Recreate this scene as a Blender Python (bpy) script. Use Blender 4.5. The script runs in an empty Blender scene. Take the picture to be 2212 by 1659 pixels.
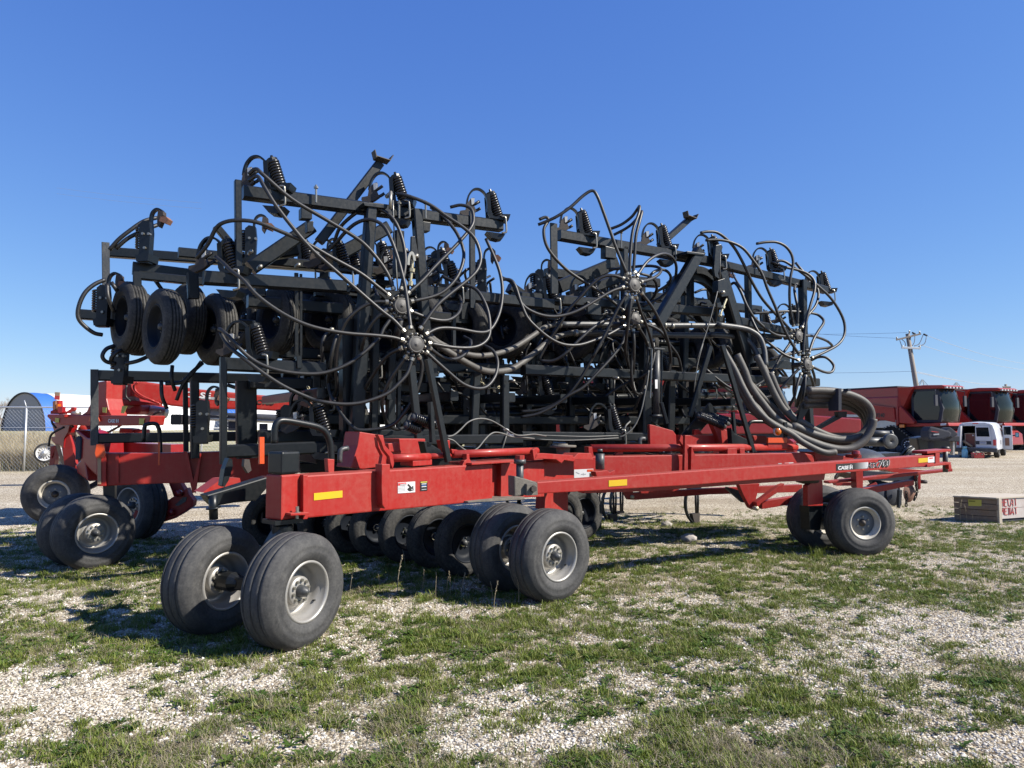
import bpy, bmesh, math, random
import numpy as np
from mathutils import Vector, Matrix

random.seed(7)
rng = np.random.default_rng(7)
SC = bpy.context.scene
COL = SC.collection
R = math.radians

# ------------------------------------------------------------------ camera
CAM_H = 1.70
FPX = 1534.0                     # focal length in units of a 2212 px wide survey sheet
PITCH = math.atan(85.5 / FPX)
cam_d = bpy.data.cameras.new('camera')
cam_d.sensor_width = 36.0
cam_d.lens = FPX / 2212.0 * 36.0
cam_d.clip_start = 0.05
cam_d.clip_end = 6000.0
cam = bpy.data.objects.new('camera', cam_d)
COL.objects.link(cam)
cam.location = (0, 0, CAM_H)
cam.rotation_euler = (math.pi / 2 + PITCH, 0, 0)
SC.camera = cam

# ------------------------------------------------------------------ light
SUN_AZ = (0.97, -0.24)
SUN_EL = R(40)
w = bpy.data.worlds.new("World")
SC.world = w
w.use_nodes = True
nt = w.node_tree
for n in list(nt.nodes):
    nt.nodes.remove(n)
sky = nt.nodes.new('ShaderNodeTexSky')
sky.sky_type = 'NISHITA'
sky.sun_disc = False
sky.sun_elevation = SUN_EL
sky.sun_rotation = math.atan2(SUN_AZ[0], SUN_AZ[1])
sky.altitude = 0
sky.air_density = 1.0
sky.dust_density = 0.0
sky.ozone_density = 3.0
bg = nt.nodes.new('ShaderNodeBackground')
bg.inputs['Strength'].default_value = 0.070
wo = nt.nodes.new('ShaderNodeOutputWorld')
sep = nt.nodes.new('ShaderNodeSeparateColor')
com = nt.nodes.new('ShaderNodeCombineColor')
nt.links.new(sky.outputs[0], sep.inputs[0])
for ch, (ga, am) in enumerate(((0.95, 0.66), (0.80, 0.76), (0.45, 0.99))):   # colour response of the sky, the same in every direction
    m1 = nt.nodes.new('ShaderNodeMath'); m1.operation = 'MULTIPLY'; m1.inputs[1].default_value = 0.125
    m2 = nt.nodes.new('ShaderNodeMath'); m2.operation = 'POWER'; m2.inputs[1].default_value = ga
    m3 = nt.nodes.new('ShaderNodeMath'); m3.operation = 'MULTIPLY'; m3.inputs[1].default_value = am / 0.125
    nt.links.new(sep.outputs[ch], m1.inputs[0]); nt.links.new(m1.outputs[0], m2.inputs[0])
    nt.links.new(m2.outputs[0], m3.inputs[0]); nt.links.new(m3.outputs[0], com.inputs[ch])
nt.links.new(com.outputs[0], bg.inputs[0])
nt.links.new(bg.outputs[0], wo.inputs[0])
sun_d = bpy.data.lights.new('sun', 'SUN')
sun_d.energy = 5.0
sun_d.angle = R(0.5)
sun_d.color = (1.0, 0.94, 0.84)
sun = bpy.data.objects.new('sun', sun_d)
COL.objects.link(sun)
sv = Vector((SUN_AZ[0] * math.cos(SUN_EL), SUN_AZ[1] * math.cos(SUN_EL), math.sin(SUN_EL)))
sun.rotation_euler = sv.to_track_quat('Z', 'Y').to_euler()
sun.location = (20, -10, 30)
SC.cycles.diffuse_bounces = 1
SC.cycles.glossy_bounces = 2
SC.cycles.max_bounces = 6
SC.view_settings.view_transform = 'Standard'
SC.view_settings.look = 'None'
SC.view_settings.exposure = 0.85
SC.view_settings.gamma = 1.0
SC.view_settings.use_curve_mapping = False

# ------------------------------------------------------------------ survey helpers
CP, SP = math.cos(PITCH), math.sin(PITCH)
ORG = Vector((0, 0, CAM_H))


def ray(u, v):
    a = (u - 1106.0) / FPX
    b = -(v - 829.5) / FPX
    return Vector((a, CP - b * SP, SP + b * CP))


class VPlane:
    """A vertical plane on the site through two ground points; offsets go away from the viewer."""
    def __init__(s, a, b):
        s.a = Vector((a[0], a[1], 0))
        d = Vector((b[0] - a[0], b[1] - a[1], 0)).normalized()
        s.d = d
        s.n = Vector((-d.y, d.x, 0))
        s.rot = math.atan2(d.y, d.x)

    def at(s, u, v, off=0.0):
        r = ray(u, v)
        t = ((s.a - ORG).dot(s.n) + off) / r.dot(s.n)
        return ORG + r * t


M = VPlane((-2.85, 7.5), (5.07, 12.3))       # folded wing frames
RP = VPlane((-1.85, 5.85), (6.0, 10.0))      # tow beam
R1 = VPlane((-1.56, 6.07), (-0.18, 7.50))    # main beam, near half
R2 = VPlane((1.19, 9.2), (4.25, 10.4))       # main beam, far half
B = VPlane((-5.87, 10.0), (0.0, 12.12))      # far wing frames
RB = VPlane((-4.95, 8.5), (0.0, 10.3))       # far main beam


def DEP(y):
    return VPlane((0, y), (1, y))


def gnd(u, v, z=0.0):
    r = ray(u, v)
    t = (z - CAM_H) / r.z
    return ORG + r * t


def sheet(x0, y0, s):
    def f(*pts):
        return [((x0 + p[0] / s) / 1.82278, (y0 + p[1] / s) / 1.82278) + tuple(p[2:]) for p in pts]
    return f


a1 = sheet(250, 550, 2.212); a2 = sheet(850, 550, 1.8433); a3 = sheet(1900, 650, 2.0109)
a4 = sheet(2600, 750, 2.4578); a5 = sheet(250, 1250, 1.8433); a6 = sheet(1300, 1250, 1.8433)
a7 = sheet(2300, 1350, 2.212); a8 = sheet(3132, 1275, 2.4578)
b1 = sheet(0, 1450, 2.765); b3 = sheet(1850, 1850, 2.0109); b4 = sheet(3000, 1750, 2.1434)
c1 = sheet(1200, 1150, 3.0157); c2 = sheet(2250, 950, 3.6867)
d1 = sheet(3650, 1600, 5.78); d2 = sheet(3680, 1900, 6.284); d3 = sheet(3350, 1500, 4.424)
d4 = sheet(0, 1500, 5.53); d5 = sheet(3100, 1750, 3.6867); d6 = sheet(2500, 1500, 3.6867)
d7 = sheet(2000, 1900, 2.765)
e1 = sheet(1000, 1150, 3.6867); e2 = sheet(1500, 950, 3.6867); e3 = sheet(1550, 1350, 3.6867)
e4 = sheet(2050, 1350, 3.6867); e5 = sheet(2900, 1200, 3.6867); e6 = sheet(1350, 1950, 1.5875)
e7 = sheet(850, 1500, 2.115); e8 = sheet(2500, 1050, 2.115)
ov = lambda *p: list(p)

# ------------------------------------------------------------------ materials
MATS = {}


def new_mat(name):
    m = bpy.data.materials.new(name)
    m.use_nodes = True
    MATS[name] = m
    return m, m.node_tree, m.node_tree.nodes['Principled BSDF']


def N(nt, t, **kw):
    n = nt.nodes.new(t)
    for k, v in kw.items():
        if k in n.inputs:
            n.inputs[k].default_value = v
        else:
            setattr(n, k, v)
    return n


def ramp(nt, fac, stops):
    r = nt.nodes.new('ShaderNodeValToRGB')
    e = r.color_ramp.elements
    e[0].position, e[0].color = stops[0][0], stops[0][1] + (1,)
    e[1].position, e[1].color = stops[-1][0], stops[-1][1] + (1,)
    for p, c in stops[1:-1]:
        x = e.new(p)
        x.color = c + (1,)
    nt.links.new(fac, r.inputs[0])
    return r


def mixc(nt, fac, a, b):
    m = nt.nodes.new('ShaderNodeMix')
    m.data_type = 'RGBA'
    for s, v in ((m.inputs[0], fac), (m.inputs[6], a), (m.inputs[7], b)):
        if isinstance(v, (int, float)):
            s.default_value = v
        elif isinstance(v, tuple):
            s.default_value = v + (1,)
        else:
            nt.links.new(v, s)
    return m.outputs[2]


def paint(name, col, rough=0.4, dust=0.2, dustcol=(0.30, 0.26, 0.21), scale=3.0, metal=0.0, spec=0.5,
          col2=None, bump=0.0, topdust=0.0, coat=0.0, scratch=0.0):
    m, nt, p = new_mat(name)
    tc = N(nt, 'ShaderNodeTexCoord')
    n1 = N(nt, 'ShaderNodeTexNoise', Scale=scale, Detail=8.0, Roughness=0.65)
    n2 = N(nt, 'ShaderNodeTexNoise', Scale=scale * 9, Detail=5.0, Roughness=0.7)
    nt.links.new(tc.outputs['Object'], n1.inputs['Vector'])
    nt.links.new(tc.outputs['Object'], n2.inputs['Vector'])
    c = mixc(nt, n1.outputs[0], col, col2 or tuple(x * 0.78 for x in col))
    mul = N(nt, 'ShaderNodeMath', operation='MULTIPLY')
    nt.links.new(n1.outputs[0], mul.inputs[0])
    nt.links.new(n2.outputs[0], mul.inputs[1])
    mr = N(nt, 'ShaderNodeMapRange')
    mr.inputs[1].default_value = 0.18
    mr.inputs[2].default_value = 0.42
    mr.inputs[4].default_value = dust
    nt.links.new(mul.outputs[0], mr.inputs[0])
    fac = mr.outputs[0]
    if topdust:
        g = N(nt, 'ShaderNodeNewGeometry')
        sx = N(nt, 'ShaderNodeSeparateXYZ')
        nt.links.new(g.outputs['Normal'], sx.inputs[0])
        mt = N(nt, 'ShaderNodeMapRange')
        mt.inputs[1].default_value = 0.5
        mt.inputs[2].default_value = 1.0
        mt.inputs[4].default_value = topdust
        nt.links.new(sx.outputs[2], mt.inputs[0])
        ad = N(nt, 'ShaderNodeMath', operation='MAXIMUM')
        nt.links.new(mt.outputs[0], ad.inputs[0])
        nt.links.new(fac, ad.inputs[1])
        fac = ad.outputs[0]
    c = mixc(nt, fac, c, dustcol)
    if scratch:
        mp = N(nt, 'ShaderNodeMapping')
        mp.inputs['Rotation'].default_value = (0.2, 0.35, 0.5)
        mp.inputs['Scale'].default_value = (0.8, 14, 9)
        nt.links.new(tc.outputs['Object'], mp.inputs[0])
        ns = N(nt, 'ShaderNodeTexNoise', Scale=2.2, Detail=6.0, Roughness=0.8)
        nt.links.new(mp.outputs[0], ns.inputs['Vector'])
        ms = N(nt, 'ShaderNodeMapRange')
        ms.inputs[1].default_value = 0.66
        ms.inputs[2].default_value = 0.74
        ms.inputs[4].default_value = scratch
        nt.links.new(ns.outputs[0], ms.inputs[0])
        c = mixc(nt, ms.outputs[0], c, tuple(min(1, x * 1.3 + .12) for x in col))
    if name == 'red_paint':          # rain streaks and dirt run down the painted steel
        mp = N(nt, 'ShaderNodeMapping')
        mp.inputs['Scale'].default_value = (26, 26, 1.6)
        nt.links.new(tc.outputs['Object'], mp.inputs[0])
        ns = N(nt, 'ShaderNodeTexNoise', Scale=1.0, Detail=4.0, Roughness=0.6)
        nt.links.new(mp.outputs[0], ns.inputs['Vector'])
        ms = N(nt, 'ShaderNodeMapRange')
        ms.inputs[1].default_value = 0.48
        ms.inputs[2].default_value = 0.80
        ms.inputs[4].default_value = 0.14
        nt.links.new(ns.outputs[0], ms.inputs[0])
        c = mixc(nt, ms.outputs[0], c, (0.36, 0.13, 0.10))
        nc = N(nt, 'ShaderNodeTexNoise', Scale=38.0, Detail=3.0, Roughness=0.6)
        nt.links.new(tc.outputs['Object'], nc.inputs['Vector'])
        mc = N(nt, 'ShaderNodeMapRange')
        mc.inputs[1].default_value = 0.735
        mc.inputs[2].default_value = 0.76
        mc.inputs[4].default_value = 0.8
        nt.links.new(nc.outputs[0], mc.inputs[0])
        c = mixc(nt, mc.outputs[0], c, (0.06, 0.03, 0.022))
    nt.links.new(c, p.inputs['Base Color'])
    rr = N(nt, 'ShaderNodeMapRange')
    rr.inputs[3].default_value = max(0.05, rough - 0.08)
    rr.inputs[4].default_value = min(1.0, rough + 0.18)
    nt.links.new(n2.outputs[0], rr.inputs[0])
    nt.links.new(rr.outputs[0], p.inputs['Roughness'])
    p.inputs['Metallic'].default_value = metal
    p.inputs['Specular IOR Level'].default_value = spec
    if coat:
        p.inputs['Coat Weight'].default_value = coat
        p.inputs['Coat Roughness'].default_value = 0.15
    if bump:
        b = N(nt, 'ShaderNodeBump', Strength=bump, Distance=0.004)
        nt.links.new(n2.outputs[0], b.inputs['Height'])
        nt.links.new(b.outputs[0], p.inputs['Normal'])
    return m


RED = paint('red_paint', (0.33, 0.0145, 0.011), 0.42, 0.20, (0.36, 0.15, 0.11), 2.2, topdust=0.32, scratch=0.15, coat=0.1, spec=0.35)
RED2 = paint('red_panel', (0.27, 0.006, 0.009), 0.28, 0.12, (0.36, 0.16, 0.12), 1.2, coat=0.4)
BLACK = paint('black_paint', (0.0055, 0.0078, 0.0095), 0.32, 0.045, (0.10, 0.09, 0.08), 3.2, topdust=0.10, scratch=0.05, spec=0.42)
GREYP = paint('worn_grey_paint', (0.035, 0.039, 0.043), 0.4, 0.3, (0.2, 0.19, 0.17), 4)
SPRING = paint('spring_black', (0.010, 0.010, 0.011), 0.22, 0.08, (0.12, 0.11, 0.1), 6)
HOSE = paint('hose_rubber', (0.0085, 0.0085, 0.009), 0.44, 0.07, (0.13, 0.125, 0.115), 3, spec=0.6)
HOSEG = paint('dusty_hose', (0.065, 0.061, 0.055), 0.55, 0.5, (0.15, 0.14, 0.12), 6, bump=0.4)
THIN = paint('hydraulic_hose', (0.10, 0.10, 0.095), 0.5, 0.4, (0.25, 0.24, 0.2), 8)
TYRE = paint('tyre_rubber', (0.026, 0.026, 0.026), 0.75, 0.6, (0.13, 0.124, 0.112), 4.5, bump=0.35, spec=0.3)
TYREG = paint('tyre_worn', (0.025, 0.025, 0.026), 0.70, 0.7, (0.105, 0.102, 0.096), 6, bump=0.3, col2=(0.055, 0.055, 0.055), spec=0.3)
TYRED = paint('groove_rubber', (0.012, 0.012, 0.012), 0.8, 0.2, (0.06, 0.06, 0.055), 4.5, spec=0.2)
SILVER = paint('silver_rim', (0.33, 0.32, 0.30), 0.38, 0.55, (0.36, 0.33, 0.29), 7, metal=0.35)
CREAM = paint('cream_rim', (0.52, 0.49, 0.42), 0.5, 0.5, (0.33, 0.28, 0.22), 7)
RIMGREY = paint('grey_rim', (0.14, 0.15, 0.16), 0.45, 0.25, (0.3, 0.28, 0.25), 6)
RIMDARK = paint('navy_rim', (0.006, 0.009, 0.015), 0.5, 0.08, (0.04, 0.035, 0.03), 6, spec=0.15)
STEEL = paint('zinc_steel', (0.34, 0.33, 0.29), 0.32, 0.3, (0.3, 0.27, 0.2), 20, metal=0.75)
BRASS = paint('plated_yellow', (0.55, 0.50, 0.33), 0.4, 0.2, (0.3, 0.27, 0.2), 20, metal=0.5)
RUST = paint('rusted_steel', (0.22, 0.105, 0.068), 0.75, 0.5, (0.30, 0.17, 0.11), 16, bump=0.6, col2=(0.10, 0.05, 0.035))
DARKIRON = paint('dark_iron', (0.035, 0.028, 0.024), 0.6, 0.3, (0.12, 0.09, 0.07), 10, bump=0.4)
GREASE = paint('greasy_dirt', (0.10, 0.09, 0.075), 0.7, 0.6, (0.25, 0.22, 0.18), 12, bump=0.8)
CAPGREY = paint('manifold_plastic', (0.075, 0.073, 0.070), 0.55, 0.4, (0.16, 0.15, 0.14), 14)
WHITE = paint('white_vinyl', (0.66, 0.66, 0.66), 0.4, 0.1, (0.5, 0.48, 0.44), 6)
LBLACK = paint('black_vinyl', (0.012, 0.012, 0.012), 0.4, 0.05)
LSILV = paint('silver_vinyl', (0.5, 0.51, 0.52), 0.3, 0.1, metal=0.4)
LRED = paint('red_vinyl', (0.6, 0.05, 0.05), 0.4, 0.05)
LGREY = paint('grey_print', (0.35, 0.36, 0.38), 0.5, 0.05)
LBLUE = paint('blue_print', (0.05, 0.12, 0.35), 0.5, 0.05)
YELLOW = paint('yellow_reflector', (0.62, 0.40, 0.01), 0.35, 0.06)
ORANGE = paint('orange_reflector', (0.62, 0.07, 0.01), 0.35, 0.06)
AMBER = paint('amber_lens', (0.60, 0.14, 0.005), 0.12, 0.03, coat=0.6)
STRAWYEL = paint('faded_yellow_decal', (0.55, 0.48, 0.08), 0.5, 0.1)
WOOD = paint('weathered_wood', (0.26, 0.17, 0.105), 0.85, 0.6, (0.30, 0.26, 0.21), 5, bump=0.8, col2=(0.10, 0.075, 0.055))
WOODL = paint('pale_wood', (0.46, 0.40, 0.31), 0.85, 0.5, (0.55, 0.5, 0.43), 6, bump=0.6)
POLEW = paint('pole_wood', (0.24, 0.21, 0.18), 0.9, 0.4, (0.36, 0.34, 0.3), 2, bump=0.5)
BROWN = paint('brown_panel', (0.22, 0.07, 0.05), 0.6, 0.1)
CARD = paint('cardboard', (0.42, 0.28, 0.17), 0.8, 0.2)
VANW = paint('white_van_paint', (0.60, 0.62, 0.66), 0.28, 0.12, (0.5, 0.47, 0.42), 1.5, coat=0.4)
GALV = paint('galvanised', (0.60, 0.62, 0.63), 0.4, 0.2, metal=0.5)
SHEDW = paint('white_fabric', (0.75, 0.75, 0.74), 0.6, 0.08, (0.7, 0.7, 0.68), 0.1)
SHEDB = paint('blue_fabric', (0.03, 0.13, 0.45), 0.55, 0.06, (0.2, 0.3, 0.5), 0.2)
SHEDG = paint('grey_fabric', (0.33, 0.33, 0.34), 0.8, 0.1, (0.2, 0.2, 0.2), 0.2)
BARK = paint('bare_bark', (0.16, 0.125, 0.10), 0.9, 0.3, (0.26, 0.22, 0.18), 1.0)
BARKL = paint('pale_twigs', (0.30, 0.25, 0.21), 0.9, 0.3, (0.36, 0.31, 0.27), 1.0)
EVERG = paint('evergreen_needles', (0.02, 0.032, 0.018), 0.9, 0.2, (0.04, 0.05, 0.03), 2.0)
WIRE = paint('wire_metal', (0.25, 0.27, 0.30), 0.6, 0.0)
ALU = paint('exhaust_aluminium', (0.5, 0.5, 0.48), 0.4, 0.3, metal=0.5)
JUG = paint('pale_blue_steel', (0.22, 0.50, 0.62), 0.4, 0.15)
CLOTH = paint('grey_rag', (0.25, 0.24, 0.22), 0.9, 0.2)
TROUS = paint('dark_trousers', (0.03, 0.035, 0.05), 0.9, 0.1)
HIVIS = paint('hi_vis', (0.60, 0.80, 0.02), 0.6, 0.0)
SKIN = paint('skin_tone', (0.45, 0.25, 0.18), 0.5, 0.0)
ROCKM = paint('limestone', (0.34, 0.31, 0.28), 0.9, 0.3, (0.5, 0.46, 0.42), 8, bump=0.8)


def glass(name, col, rough=0.06):
    m, nt, p = new_mat(name)
    tc = N(nt, 'ShaderNodeTexCoord')
    n1 = N(nt, 'ShaderNodeTexNoise', Scale=0.8, Detail=4.0)
    nt.links.new(tc.outputs['Object'], n1.inputs['Vector'])
    c = mixc(nt, n1.outputs[0], col, tuple(x * 2.2 for x in col))
    nt.links.new(c, p.inputs['Base Color'])
    p.inputs['Roughness'].default_value = rough
    p.inputs['Specular IOR Level'].default_value = 0.45
    return m


GLASS = glass('tinted_glass', (0.004, 0.006, 0.008))
GLASSG = glass('green_glass', (0.010, 0.013, 0.010), 0.15)

# ------------------------------------------------------------------ mesh helpers


class Thing:
    pass


def tag(o, label=None, cat=None, group=None, kind=None):
    if label: o['label'] = label
    if cat: o['category'] = cat
    if group: o['group'] = group
    if kind: o['kind'] = kind
    return o


def empty(name, loc, label, cat, group=None, rz=0.0):
    o = bpy.data.objects.new(name, None)
    o.empty_display_size = 0.3
    COL.objects.link(o)
    o.location = loc
    o.rotation_euler = (0, 0, rz)
    tag(o, label, cat, group)
    return o


def origin_of(o):
    v = Vector((0, 0, 0))
    while o is not None:
        v = v + o.location
        o = o.parent
    return v


def mk(name, verts, faces, mat, parent=None, smooth=False, local=False, kind=None, sharp=None):
    """verts in world coordinates unless local (parents are unrotated empties then)."""
    off = Vector((0, 0, 0)) if (local or parent is None) else origin_of(parent)
    me = bpy.data.meshes.new(name)
    me.from_pydata([(v[0] - off.x, v[1] - off.y, v[2] - off.z) for v in verts], [], faces)
    if isinstance(mat, (list, tuple)):
        for m in mat: me.materials.append(m)
    else:
        me.materials.append(mat)
    if smooth:
        me.polygons.foreach_set('use_smooth', [True] * len(me.polygons))
    me.update()
    o = bpy.data.objects.new(name, me)
    COL.objects.link(o)
    if parent is not None:
        o.parent = parent
    if kind: o['kind'] = kind
    return o


def join(*parts):
    V, F = [], []
    for v, f in parts:
        k = len(V)
        V += list(v)
        F += [tuple(i + k for i in q) for q in f]
    return V, F


def catmull(pts, step=5):
    pts = [Vector(p) for p in pts]
    if len(pts) < 3:
        return pts
    P = [pts[0] * 2 - pts[1]] + pts + [pts[-1] * 2 - pts[-2]]
    out = []
    for i in range(1, len(P) - 2):
        p0, p1, p2, p3 = P[i - 1], P[i], P[i + 1], P[i + 2]
        for k in range(step):
            t = k / step
            out.append(0.5 * ((2 * p1) + (-p0 + p2) * t + (2 * p0 - 5 * p1 + 4 * p2 - p3) * t * t
                              + (-p0 + 3 * p1 - 3 * p2 + p3) * t ** 3))
    out.append(P[-2].copy())
    return out


def tube(path, r, n=8, caps=True, flat=None):
    """round (or flat=(w,h) rectangular, w along 'side') section swept on a path of world points"""
    path = [Vector(p) for p in path]
    V, F = [], []
    up = None
    m = len(path)
    for i, p in enumerate(path):
        t = (path[min(i + 1, m - 1)] - path[max(i - 1, 0)])
        if t.length < 1e-9: t = Vector((0, 0, 1))
        t.normalize()
        if up is None:
            a = Vector((0, 0, 1)) if abs(t.z) < 0.9 else Vector((1, 0, 0))
            up = (a - t * a.dot(t)).normalized()
        else:
            up = (up - t * up.dot(t))
            if up.length < 1e-6:
                up = Vector((1, 0, 0)) - t * t.x
            up.normalize()
        s = t.cross(up)
        rr = r[i] if isinstance(r, (list, tuple)) else r
        for k in range(n):
            a = 2 * math.pi * k / n
            V.append(p + (up * math.cos(a) + s * math.sin(a)) * rr)
    for i in range(m - 1):
        for k in range(n):
            a, b = i * n + k, i * n + (k + 1) % n
            F.append((a, b, b + n, a + n))
    if caps:
        F.append(tuple(range(n - 1, -1, -1)))
        F.append(tuple((m - 1) * n + k for k in range(n)))
    return V, F


def strap(path, side, wdt, thk):
    """flat bar swept along path; side = constant width direction"""
    path = [Vector(p) for p in path]
    side = Vector(side).normalized()
    V, F = [], []
    m = len(path)
    for i, p in enumerate(path):
        t = (path[min(i + 1, m - 1)] - path[max(i - 1, 0)]).normalized()
        nrm = t.cross(side).normalized()
        for a, b in ((1, 1), (1, -1), (-1, -1), (-1, 1)):
            V.append(p + side * (a * wdt / 2) + nrm * (b * thk / 2))
    for i in range(m - 1):
        for k in range(4):
            a, b = i * 4 + k, i * 4 + (k + 1) % 4
            F.append((a, b, b + 4, a + 4))
    F.append((3, 2, 1, 0))
    F.append(tuple((m - 1) * 4 + k for k in range(4)))
    return V, F


def bar(p, q, wd, ht, up=(0, 0, 1), ch=0.12):
    """rectangular hollow section with softened corners between two points (wd horizontal, ht along up)"""
    p, q = Vector(p), Vector(q)
    t = (q - p).normalized()
    up = Vector(up)
    if abs(t.dot(up.normalized())) > 0.97:
        up = M.n
    u = (up - t * up.dot(t)).normalized()
    s = t.cross(u)
    c = ch * min(wd, ht)
    a, b = wd / 2, ht / 2
    sec = [(a, b - c), (a - c, b), (-a + c, b), (-a, b - c), (-a, -b + c), (-a + c, -b), (a - c, -b), (a, -b + c)]
    V = [x + s * i + u * j for x in (p, q) for i, j in sec]
    F = [(k, (k + 1) % 8, (k + 1) % 8 + 8, k + 8) for k in range(8)]
    F += [tuple(range(7, -1, -1)), tuple(range(8, 16))]
    return V, F


def box(c, sx, sy, sz, rz=0.0):
    c = Vector(c)
    cs, sn = math.cos(rz), math.sin(rz)
    V = []
    for z in (-1, 1):
        for x, y in ((-1, -1), (1, -1), (1, 1), (-1, 1)):
            X, Y = x * sx / 2, y * sy / 2
            V.append(c + Vector((X * cs - Y * sn, X * sn + Y * cs, z * sz / 2)))
    return V, [(0, 3, 2, 1), (4, 5, 6, 7), (0, 1, 5, 4), (1, 2, 6, 5), (2, 3, 7, 6), (3, 0, 4, 7)]


def prism(pts, plane, off, thick):
    """flat plate whose front outline is given on a survey sheet; it has real thickness behind"""
    fr = [plane.at(p[0], p[1], off) for p in pts]
    bk = [p + plane.n * thick for p in fr]
    n = len(pts)
    nrm = Vector((0, 0, 0))
    for i in range(n):
        nrm += fr[i].cross(fr[(i + 1) % n])
    # outline orientation: make the front face look toward the viewer
    flip = (fr[1] - fr[0]).cross(fr[2] - fr[1])
    tot = Vector((0, 0, 0))
    c = sum(fr, Vector((0, 0, 0))) / n
    for i in range(n):
        tot += (fr[i] - c).cross(fr[(i + 1) % n] - c)
    if tot.dot(plane.n) > 0:
        fr.reverse(); bk.reverse()
    V = fr + bk
    F = [tuple(range(n)), tuple(range(2 * n - 1, n - 1, -1))]
    F += [(i, i + n, (i + 1) % n + n, (i + 1) % n) for i in range(n)]
    return V, F


def lathe(prof, axis_p, axis_d, n=40, closed=False):
    """profile [(r, y)] turned round an axis; y runs along axis_d"""
    ad = Vector(axis_d).normalized()
    a = Vector((0, 0, 1)) if abs(ad.z) < 0.9 else Vector((1, 0, 0))
    u = (a - ad * a.dot(ad)).normalized()
    v = ad.cross(u)
    ap = Vector(axis_p)
    V, F = [], []
    m = len(prof)
    for k in range(n):
        t = 2 * math.pi * k / n
        d = u * math.cos(t) + v * math.sin(t)
        for r, y in prof:
            V.append(ap + d * r + ad * y)
    for k in range(n):
        for i in range(m - 1 if not closed else m):
            a, b = k * m + i, k * m + (i + 1) % m
            c, d = ((k + 1) % n) * m + (i + 1) % m, ((k + 1) % n) * m + i
            F.append((a, b, c, d))
    return V, F


def bevel(o, w=0.006, seg=2, ang=35):
    bm = bmesh.new()
    bm.from_mesh(o.data)
    bmesh.ops.recalc_face_normals(bm, faces=bm.faces)
    ed = [e for e in bm.edges if len(e.link_faces) == 2 and e.calc_face_angle(0) > R(ang)]
    bmesh.ops.bevel(bm, geom=ed, offset=w, segments=seg, profile=0.6, affect='EDGES', clamp_overlap=True)
    bm.to_mesh(o.data)
    bm.free()
    return o


def text_geo(s, size, bold=0.0, shear=0.0, ext=0.002, squeeze=1.0):
    cu = bpy.data.curves.new('lettering', 'FONT')
    cu.body = s
    cu.size = size
    cu.offset = bold
    cu.shear = shear
    cu.extrude = ext
    cu.resolution_u = 4
    ob = bpy.data.objects.new('lettering', cu)
    COL.objects.link(ob)
    dg = bpy.context.evaluated_depsgraph_get()
    dg.update()
    me = bpy.data.meshes.new_from_object(ob.evaluated_get(dg))
    V = [Vector((v.co.x * squeeze, v.co.y, v.co.z)) for v in me.vertices]
    F = [tuple(p.vertices) for p in me.polygons]
    bpy.data.objects.remove(ob)
    bpy.data.curves.remove(cu)
    bpy.data.meshes.remove(me)
    return V, F


def text_on(s, plane, off, bl, br, top, mat, parent, name='lettering', bold=0.0, shear=0.0):
    """write s on a plane between bottom-left / bottom-right survey points, cap height to 'top'"""
    p0 = plane.at(bl[0], bl[1], off)
    p1 = plane.at(br[0], br[1], off)
    pt = plane.at(bl[0], top, off)
    V, F = text_geo(s, 1.0, bold, shear)
    x0 = min(v.x for v in V); x1 = max(v.x for v in V)
    y0 = min(v.y for v in V); y1 = max(v.y for v in V)
    ex = (p1 - p0)
    ey = (pt - p0)
    W = []
    for v in V:
        W.append(p0 + ex * ((v.x - x0) / (x1 - x0)) + ey * ((v.y - y0) / (y1 - y0)) - plane.n * v.z)
    return mk(name, W, F, mat, parent)


def inst(o, loc, rz, parent=None, sub=None):
    """copy of a part and its sub-parts sharing mesh data"""
    c = o.copy()
    COL.objects.link(c)
    if parent is not None:
        c.parent = parent
        c.location = Vector(loc) - origin_of(parent)
    else:
        c.parent = None
        c.location = loc
    c.rotation_euler = (0, 0, rz)
    for ch in sub if sub is not None else [x for x in o.children]:
        d = ch.copy()
        COL.objects.link(d)
        d.parent = c
        d.location = (0, 0, 0)
    return c


# ------------------------------------------------------------------ noise
def _hash(ix, iy, s):
    h = (ix.astype(np.int64) * 374761393 + iy.astype(np.int64) * 668265263 + s * 144665) & 0xffffffff
    h = ((h ^ (h >> 13)) * 1274126177) & 0xffffffff
    return ((h ^ (h >> 16)) & 0xffff) / 65535.0


def vnoise(x, y, s=0):
    ix, iy = np.floor(x), np.floor(y)
    fx, fy = x - ix, y - iy
    fx = fx * fx * (3 - 2 * fx); fy = fy * fy * (3 - 2 * fy)
    a = _hash(ix, iy, s); b = _hash(ix + 1, iy, s); c = _hash(ix, iy + 1, s); d = _hash(ix + 1, iy + 1, s)
    return (a * (1 - fx) + b * fx) * (1 - fy) + (c * (1 - fx) + d * fx) * fy


def fbm(x, y, s=0, o=4):
    t, amp, tot = 0, 1, 0
    for i in range(o):
        t = t + amp * vnoise(x * 2 ** i, y * 2 ** i, s + i * 17)
        tot += amp
        amp *= 0.55
    return t / tot


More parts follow.
